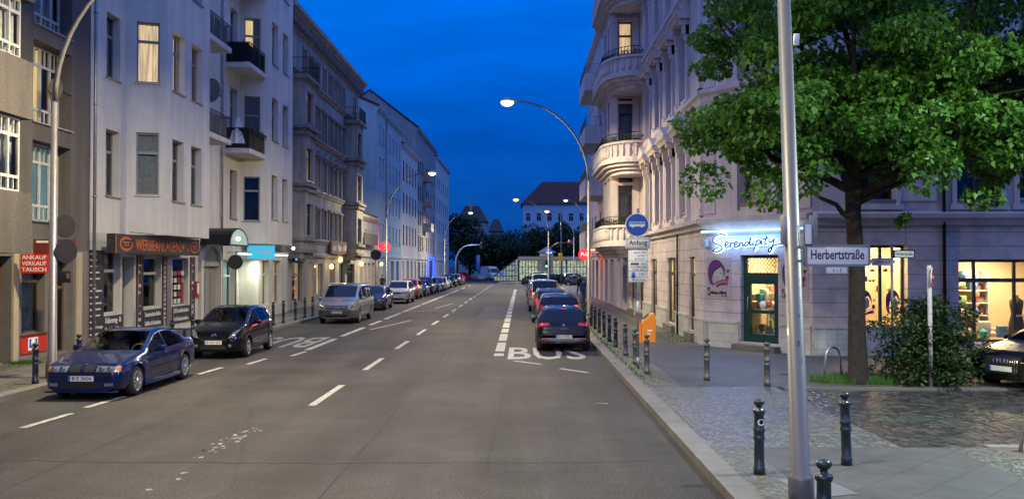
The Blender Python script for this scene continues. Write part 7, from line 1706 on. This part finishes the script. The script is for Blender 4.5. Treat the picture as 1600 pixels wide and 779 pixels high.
# ================================================================== TREES, BUSH, GRASS
def leafcloud(clumps, size, r, droop=.6):
    vs = []; fs = []
    for (c, rad, fl, n) in clumps:
        for k in range(n):
            while True:
                x, y, z = r.uniform(-1, 1), r.uniform(-1, 1), r.uniform(-1, 1)
                l = x*x+y*y+z*z
                if .02 < l <= 1: break
            l = l**.5; f = l**.55/l*1.0 if l > 0 else 1
            q = Vector((c[0]+x*f*rad, c[1]+y*f*rad, c[2]+z*f*rad*fl))
            d = Vector((r.gauss(0, .8), r.gauss(0, .8), r.gauss(0, .5)-droop)).normalized(); s = size*r.uniform(.4, 1.35)
            n_ = Vector((r.gauss(0, .6), r.gauss(0, .6), 1)); sd_ = d.cross(n_).normalized(); up = sd_.cross(d)
            o = len(vs); w = s*.42
            vs += [q, q+d*s*.35+sd_*w+up*s*.12, q+d*s, q+d*s*.35-sd_*w+up*s*.12]
            fs += [(o, o+1, o+2), (o, o+2, o+3)]
    return vs, fs
def limb(b, p, q, r0, r1, rnd, wob=.12, n=6):
    p, q = Vector(p), Vector(q); pts = []
    for i in range(n+1):
        t = i/n; w = math.sin(math.pi*t)*wob*(q-p).length
        pts.append(p.lerp(q, t)+Vector((rnd.uniform(-1, 1), rnd.uniform(-1, 1), rnd.uniform(-.4, .8)))*w*.5)
    b.tube(pts, [r0+(r1-r0)*i/n for i in range(n+1)], 8); return pts
# the linden at the corner
TX, TY = 7.62, 20.4
tr = thing('linden_tree', 'big leafy linden tree standing in the grass patch before the corner shop', 'tree', (TX, TY, .1))
rnd = random.Random(12); b = MB()
b.tube([(0, 0, -.1), (0, 0, .15), (-.03, 0, 1.2), (-.02, 0, 2.6), (-.10, 0, 3.9), (-.08, 0, 4.6)], [.32, .23, .19, .18, .17, .19], 14)
fork = Vector((-.08, 0, 4.5)); clumps = []
ends = [(-1.5, -.6, 6.2), (-3.2, .3, 5.9), (-2.3, -1.0, 7.4), (-3.0, .8, 8.6), (0.0, .4, 8.6), (.6, -1.4, 7.4), (2.6, -.5, 6.0), (3.3, .6, 7.4), (1.8, -2.2, 8.2), (2.2, 1.0, 9.6), (-1.2, 1.2, 9.8), (-.6, -1.8, 9.0), (4.6, -1.2, 7.0), (5.2, -2.4, 8.4), (4.2, -3.0, 6.7), (-.3, -.4, 11.2), (-2.4, -.2, 10.6), (3.8, .0, 10.4), (1.0, .6, 6.6)]
tips = []
for e_ in ends:
    pts = limb(b, fork+Vector((0, 0, rnd.uniform(-.4, .5))), e_, .105, .03, rnd)
    tips.append(Vector(e_))
    for k in range(5):
        s = pts[rnd.randrange(2, len(pts))]; q = s+Vector((rnd.gauss(0, .9), rnd.gauss(0, .9), rnd.gauss(-.15, .55))); limb(b, s, q, .03, .008, rnd, .1, 4); tips.append(q)
limb(b, (-.05, 0, 3.7), (-1.55, -.2, 4.75), .07, .02, rnd); limb(b, (-.02, 0, 4.1), (2.2, -.1, 5.3), .08, .02, rnd)
b.build('trunk', 'bark', tr)
for tpt in tips:
    if tpt.z < 4.6: continue
    for k in range(3):
        clumps.append((tpt+Vector((rnd.gauss(0, .45), rnd.gauss(0, .45), rnd.gauss(0, .3))), rnd.uniform(.35, .65), rnd.uniform(.5, .85), rnd.randrange(150, 300)))
# outer skirt of drooping twigs that gives the crown its ragged lower edge
for (x, y, z, rr, n) in ((-4.1, .2, 5.7, .55, 170), (-3.6, -.3, 6.4, .7, 260), (-3.9, .4, 7.3, .6, 200), (-2.9, -.4, 5.2, .6, 240), (-2.3, -.3, 4.75, .42, 150), (-2.0, .1, 5.6, .75, 330), (-1.3, -.3, 5.5, .6, 260), (-2.6, .2, 6.3, .8, 340), (-3.4, .3, 8.2, .8, 280), (-1.0, .2, 6.6, .8, 320), (.4, -.5, 6.0, .7, 280), (1.3, -.3, 5.9, .7, 280), (1.9, -.5, 5.35, .55, 240), (2.5, -.8, 5.1, .5, 200), (3.2, -.3, 5.5, .55, 220), (3.1, -.2, 4.85, .3, 110), (3.6, -.2, 4.65, .25, 70), (2.7, -.2, 4.7, .3, 90), (2.2, -1.3, 6.2, .8, 360), (3.3, -1.6, 6.3, .8, 380), (4.0, -2.0, 6.6, .8, 360), (2.9, -2.3, 7.0, .85, 380), (1.2, -2.0, 6.9, .85, 360), (.0, -1.6, 7.2, .9, 360), (4.6, -1.0, 6.2, .7, 260), (5.4, -1.8, 7.2, .9, 340), (.3, 0, 4.75, .3, 60), (.75, -.1, 3.75, .18, 40), (-1.6, -1.4, 7.9, .9, 360), (1.6, -2.4, 8.4, .9, 380), (3.2, -2.6, 8.0, .9, 380), (-.4, -1.6, 8.4, .9, 380), (-2.6, -.9, 8.9, .9, 340), (-3.3, .2, 9.6, .9, 300), (4.8, -2.2, 8.6, 1.0, 340), (4.2, -2.6, 5.9, .6, 260), (5.0, -2.0, 5.7, .6, 240), (3.4, -2.8, 6.0, .5, 200), (5.9, -1.4, 6.3, .7, 280), (6.2, -2.6, 7.4, .9, 340), (5.6, -2.8, 6.4, .7, 280), (6.6, -1.2, 8.2, .9, 300), (6.0, -3.0, 8.6, 1.0, 340), (3.6, -.4, 5.0, .4, 150)):
    for k in range(3):
        q = rr*rnd.uniform(.45, .72)
        clumps.append(((x+.25+rnd.gauss(0, rr*.5), y+rnd.gauss(0, rr*.5), z+rnd.gauss(0, rr*.33)), q, rnd.uniform(.5, .85), int(n*.70)))
for k in range(70):
    c_ = (rnd.uniform(2.5, 8.6), rnd.uniform(-3.6, .6), rnd.uniform(6.4, 10.5)); clumps.append((c_, rnd.uniform(.4, .75), .65, 230))
vs, fs = leafcloud([c for c in clumps if not (c[0][0] < -1.5 and rnd.random() < .16) and not (c[0][0] < -3.7)], .138, random.Random(5), .75)
b = MB(); b.add(vs, fs); b.build('crown', 'leaf', tr)
# bush
bu = thing('bush', 'dense dark leafy bush at the tree island between pole and black saloon', 'bush', (9.35, 20.6, .12)); rnd = random.Random(3); b = MB(); cl = []
for k in range(34):
    a = rnd.uniform(0, 6.28); rr = rnd.uniform(.1, 1.25); h = rnd.uniform(.9, 2.0)*(1-.28*(rr/1.25)); e_ = (rr*math.cos(a), rr*.8*math.sin(a), h); limb(b, (e_[0]*.25, e_[1]*.25, 0), e_, .018, .006, rnd, .08, 4)
    cl.append((e_, .30, .9, 190)); cl.append(((e_[0]*.8, e_[1]*.8, h*.55), .36, .8, 210)); cl.append(((e_[0]*.95, e_[1]*.95, h*.22), .3, .6, 110))
b.build('stems', 'bark', bu); vs, fs = leafcloud(cl, .085, random.Random(6), .2); b = MB(); b.add(vs, fs); b.build('foliage', 'leaf_dk', bu)
# grass
r = random.Random(9); b = MB()
for k in range(5200):
    a = r.uniform(0, 6.28); q = r.random()**.5; x = 8.35+1.75*q*math.cos(a); y = 20.7+.62*q*math.sin(a)
    if (x-TX)**2+(y-TY)**2 < .06: continue
    h = r.uniform(.07, .24); dx, dy = r.gauss(0, .05), r.gauss(0, .05); w = .007
    b.add([(x-w, y, .12), (x+w, y, .12), (x+dx, y+dy, .12+h)], [(0, 1, 2)])
stuff(b.build('grass', 'grass'), 'bright green grass round the foot of the linden tree', 'grass')
b = MB(); b.lathe([(1, .0), (.98, .006)], 30, (0, 0, 0)); b.v = [(8.35+p[0]*1.8, 20.7+p[1]*.68, .122+p[2]) for p in b.v]; struct(b.build('tree_pit', 'earth'))
b = MB(); r = random.Random(10)
for k in range(1500):
    y = r.uniform(20.2, 42); x = r.choice([r.gauss(2.84, .05), r.gauss(3.05, .18)]); h = r.uniform(.01, .05)
    if r.random() < .3: x, y = r.gauss(5.6, .3), r.uniform(31, 36)
    b.add([(x-.012, y, .124), (x+.012, y, .124), (x+r.gauss(0, .03), y+r.gauss(0, .03), .124+h)], [(0, 1, 2)])
for k in range(350):
    x, y = r.gauss(-13.6, .25), r.gauss(24.4, .2); b.add([(x-.012, y, .124), (x+.012, y, .124), (x+r.gauss(0, .04), y, .124+r.uniform(.02, .12))], [(0, 1, 2)])
stuff(b.build('kerb_weeds', 'grass'), 'sparse weeds along the right kerb and wall foot', 'weeds')

# ================================================================== DISTANCE
def far_tree(label, x, y, h, w, sd):
    t = thing('park_tree', label, 'tree', (x, y, 0), 0, 'dark trees behind the station'); r = random.Random(sd); b = MB(); b.tube([(0, 0, -.1), (0, 0, h*.3), (.2, 0, h*.55)], [.35, .28, .18], 8)
    cl = []
    for k in range(16):
        a = r.uniform(0, 6.28); q = r.random()**.5*w*.5; z = r.uniform(.22, .92)*h; k_ = 1-abs(z/h-.55)*.9
        p = (q*math.cos(a)*k_, q*math.sin(a)*k_, z); cl.append((p, w*.21, .8, 240)); b.tube([(0, 0, h*.35), p], [.12, .03], 5)
    b.build('trunk', 'bark', t); vs, fs = leafcloud(cl, .55, r, .2); b = MB(); b.add(vs, fs); b.build('crown', 'leaf_far', t)
tl = ['leftmost dark tree at the end of the left house row', 'dark tree behind the blue-lit mast light', 'dark tree behind the tall blue sign', 'dark tree behind the white panel van', 'tall dark tree left of the station roof', 'dark tree rising just behind the station entrance roof', 'dark tree below the red roofed building', 'dark tree behind the tall plain mast', 'dark tree behind the red traffic light', 'rightmost dark tree beside the boxy balconies']
for i, (x, y, h, w) in enumerate(((-13.2, 182, 13.5, 8), (-11.0, 190, 10.0, 7.5), (-7.0, 186, 8.6, 7.5), (-3.0, 192, 9.8, 8), (.8, 184, 11.2, 8), (4.0, 190, 11.0, 8), (7.0, 184, 10.5, 7), (10, 190, 11.5, 8), (13.2, 184, 10, 7.5), (16.5, 188, 11, 8))): far_tree(tl[i], x, y, h*.98, w*1.25, 50+i)
def far_house(label, x0, x1, y, H, wm, rm, rh, cols, rows, D=14, lit=()):
    t = thing('distant_house', label, 'building', ((x0+x1)/2, y, 0)); Fm = F(0, y, 0); ops = [(x0+(x1-x0)*(i+.5)/cols-.55, x0+(x1-x0)*(i+.5)/cols+.55, z, z+1.9) for i in range(cols) for z in rows]
    b = MB(); b.wall(x0, x1, 0, H, ops, .2); b.quad((x0, 0, 0), (x0, 0, H), (x0, D, H), (x0, D, 0)); b.quad((x1, 0, 0), (x1, D, 0), (x1, D, H), (x1, 0, H)); b.build('wall', wm, t, Fm)
    for i, o in enumerate(ops): window(t, Fm, *o, 'TT', 'white_frame', 'full:lit_dim' if i in lit else 'dark', .2, None)
    b = MB(); q = min(5, (x1-x0)*.25); b.add([(x0-.5, -.6, H), (x1+.5, -.6, H), (x1+.5, D+.6, H), (x0-.5, D+.6, H), (x0+q, D/2, H+rh), (x1-q, D/2, H+rh)], [(0, 1, 5, 4), (1, 2, 5), (2, 3, 4, 5), (3, 0, 4), (3, 2, 1, 0)]); b.build('roof', rm, t, Fm)
    b = MB(); b.box(x1-5, x1-4.2, D*.35, D*.5, H+rh*.4, H+rh+1.2); b.build('chimney', 'stucco', t, Fm); return t
M['far_skylit'] = mat('far_skylit_wall', (.40, .56, .70), .85, 0, .04, .5)  # white wall with the blue skylight put into its colour
far_house('large pale building with a dark red hipped roof behind the trees', .3, 24, 220, 17.8, 'far_skylit', 'roof', 6.2, 9, (9.0, 13.6), 16)
far_house('dim grey house left of centre behind the dark trees', -19, -10.5, 262, 15.5, 'stucco', 'dark_roof', 5, 4, (7.5, 11.5), 12, (2,))
far_house('smaller dim house right of the grey one behind the dark trees', -10, -6.2, 280, 13.4, 'stucco_dk', 'dark_roof', 4, 2, (7.5, 10.5), 12)
# station hall
st_ = thing('station_hall', 'low glazed station hall lit white-green with a pyramid roofed entrance', 'building', (5, 150, 0)); Fst = F(0, 150, 0)
glow = emis_cloth('lit_hall_glass', (.88, 1.0, .62), .42, (.3, .4, .3), (1.1, 1.1, 1.6), .12)
def glazed(x0, x1, z0, z1, nx, nz, lab):
    b = MB(); b.box(x0, x1, .05, .12, z0, z1); g0 = b.build('glazing', glow, st_, Fst); b = MB()
    for i in range(nx+1): u = x0+(x1-x0)*i/nx; b.box(u-.05, u+.05, -.05, .049, z0, z1)
    for i in range(nz+1): z = z0+(z1-z0)*i/nz; b.box(x0, x1, -.03, .045, z-.04, z+.04)
    b.build('glazing_bars', 'dark_frame', g0, Fst)
glazed(-.4, 2.7, .3, 3.6, 6, 3, ''); glazed(5.2, 7.4, .3, 3.6, 4, 3, ''); glazed(7.6, 13.5, .3, 3.6, 11, 3, '')
b = MB(); b.box(-.6, 13.7, -.4, 8, 3.65, 4.25); b.build('roof_slab', 'grey_frame', st_, Fst)
b = MB(); b.box(2.75, 5.15, -.6, .6, 0, 3.6); b.build('entrance', 'stucco_dk', st_, Fst)
b = MB(); b.box(3.0, 5.3, -.6, 2, 4.26, 4.9); b.add([(2.6, -1.2, 4.9), (5.8, -1.2, 4.9), (5.8, 2.6, 4.9), (2.6, 2.6, 4.9), (4.2, .6, 5.9)], [(0, 1, 4), (1, 2, 4), (2, 3, 4), (3, 0, 4), (3, 2, 1, 0)]); b.build('pyramid_roof', 'zinc', st_, Fst)
b = MB(); b.add([(-.6, .1, 3.9), (-4.6, .1, .9), (-4.6, .1, .2), (-.6, .1, .2)], [(0, 1, 2, 3)]); b.build('stair_glazing', emis_cloth('dim_hall_glass', (.8, 1.0, .8), .22, (.2, .3, .3), (1.1, 1.1, 1.6), .1), st_, Fst); b = MB(); b.tube([(-.6, 0, 4.0), (-4.7, 0, .95)], .1, 6)
for i in range(9): x = -.6-4*i/8; b.tube([(x, .02, .2), (x, .02, 3.9-.75*abs(x+.6))], .06, 5)
for z in (1.0, 1.9, 2.8): b.tube([(-.6, .02, z), (-.6-(3.9-z)/.75, .02, z)], .05, 5)
b.build('stair_rail', 'dark_frame', st_, Fst)
area('hall_lamp', (4, 147.5, 3.4), 400, (.85, 1.0, .85), 8, (-50, 0, 0), st_, sy=.6)

# ================================================================== PEOPLE
def person(label, x, y, rz, coat, trousers, hair, stride=.22, h=1.74, z=.12):
    t = thing('person', label, 'person', (x, y, z), rz); me = bpy.data.meshes.new('body'); k = h/1.74; s = stride
    V = [(0, 0, .95), (0, 0, 1.2), (0, 0, 1.42), (0, -.01, 1.52), (0, -.02, 1.60), (0, -.03, 1.70),
         (.10, 0, .9), (.10, -s*.6, .50), (.10, -s*.75, .10), (.10, -s*.75-.14, .05), (-.10, 0, .9), (-.10, s*.4, .50), (-.10, s*1.0, .12), (-.10, s*1.0-.12, .05),
         (.19, 0, 1.40), (.24, s*.35, 1.13), (.24, s*.25-.06, .88), (.24, s*.25-.08, .78), (-.19, 0, 1.40), (-.24, -s*.35, 1.13), (-.24, -s*.25-.12, .90), (-.24, -s*.25-.15, .80)]
    E_ = [(0, 1), (1, 2), (2, 3), (3, 4), (4, 5), (0, 6), (6, 7), (7, 8), (8, 9), (0, 10), (10, 11), (11, 12), (12, 13), (2, 14), (14, 15), (15, 16), (16, 17), (2, 18), (18, 19), (19, 20), (20, 21)]
    rad = [.15, .14, .15, .055, .085, .075, .095, .065, .045, .04, .095, .065, .045, .04, .07, .05, .04, .035, .07, .05, .04, .035]
    me.from_pydata([Vector(v)*k for v in V], E_, []); o = bpy.data.objects.new('body', me); C.objects.link(o)
    md = o.modifiers.new('skin', 'SKIN'); me.skin_vertices[0].data[0].use_root = True
    for i, r_ in enumerate(rad): me.skin_vertices[0].data[i].radius = (r_*k, r_*k*.85)
    sb = o.modifiers.new('sub', 'SUBSURF'); sb.levels = 1; sb.render_levels = 1
    dg = bpy.context.evaluated_depsgraph_get(); m2 = bpy.data.meshes.new_from_object(o.evaluated_get(dg)); bpy.data.objects.remove(o)
    m2.materials.clear()
    for m_ in (coat, trousers, M['skin'], M['black']): m2.materials.append(m_)
    for p in m2.polygons:
        z_ = p.center.z/k; ax = abs(p.center.x)/k
        p.material_index = 2 if z_ > 1.5 or (ax > .2 and z_ < .86) else 0 if (z_ > .86) else 3 if z_ < .1 else 1; p.use_smooth = True
    o = bpy.data.objects.new('body', m2); C.objects.link(o); o.parent = t
    b = MB(); b.ball((0, .015*k, 1.68*k), .098*k, 10, (.95, 1, 1)); b.build('hair', hair, t)
    b = MB(); b.ball((0, -.115*k, 1.63*k), .016, 6); b.box(-.025, .025, -.108*k, -.10*k, 1.575*k, 1.585*k)
    for q in (-.03, .03): b.ball((q, -.098*k, 1.665*k), .012, 6)
    b.build('face', 'ink_grey', t)
cl = lambda n, c: mat(n, c, .85, 0, .15, 10)
dark_c = cl('dark_coat', (.02, .02, .025)); blue_c = cl('blue_jacket', (.015, .06, .12)); jean = cl('jeans', (.025, .03, .05)); rust_h = cl('red_hair', (.22, .05, .02)); dk_h = cl('dark_hair', (.02, .014, .01)); grey_c = cl('grey_coat', (.09, .09, .10))
person('person in dark coat standing in the lit doorway of the pale gabled house', -13.15, 84.5, 30, dark_c, jean, dk_h, .05)
person('person with red hair and blue jacket walking by the far kerb bollards', 4.3, 62, 160, blue_c, jean, rust_h, .3)
person('person in dark coat walking behind the one in the blue jacket', 5.0, 78, 20, dark_c, jean, dk_h, .25)
person('person in grey coat walking farthest away on the right pavement', 5.7, 88, 200, grey_c, jean, dk_h, .25)
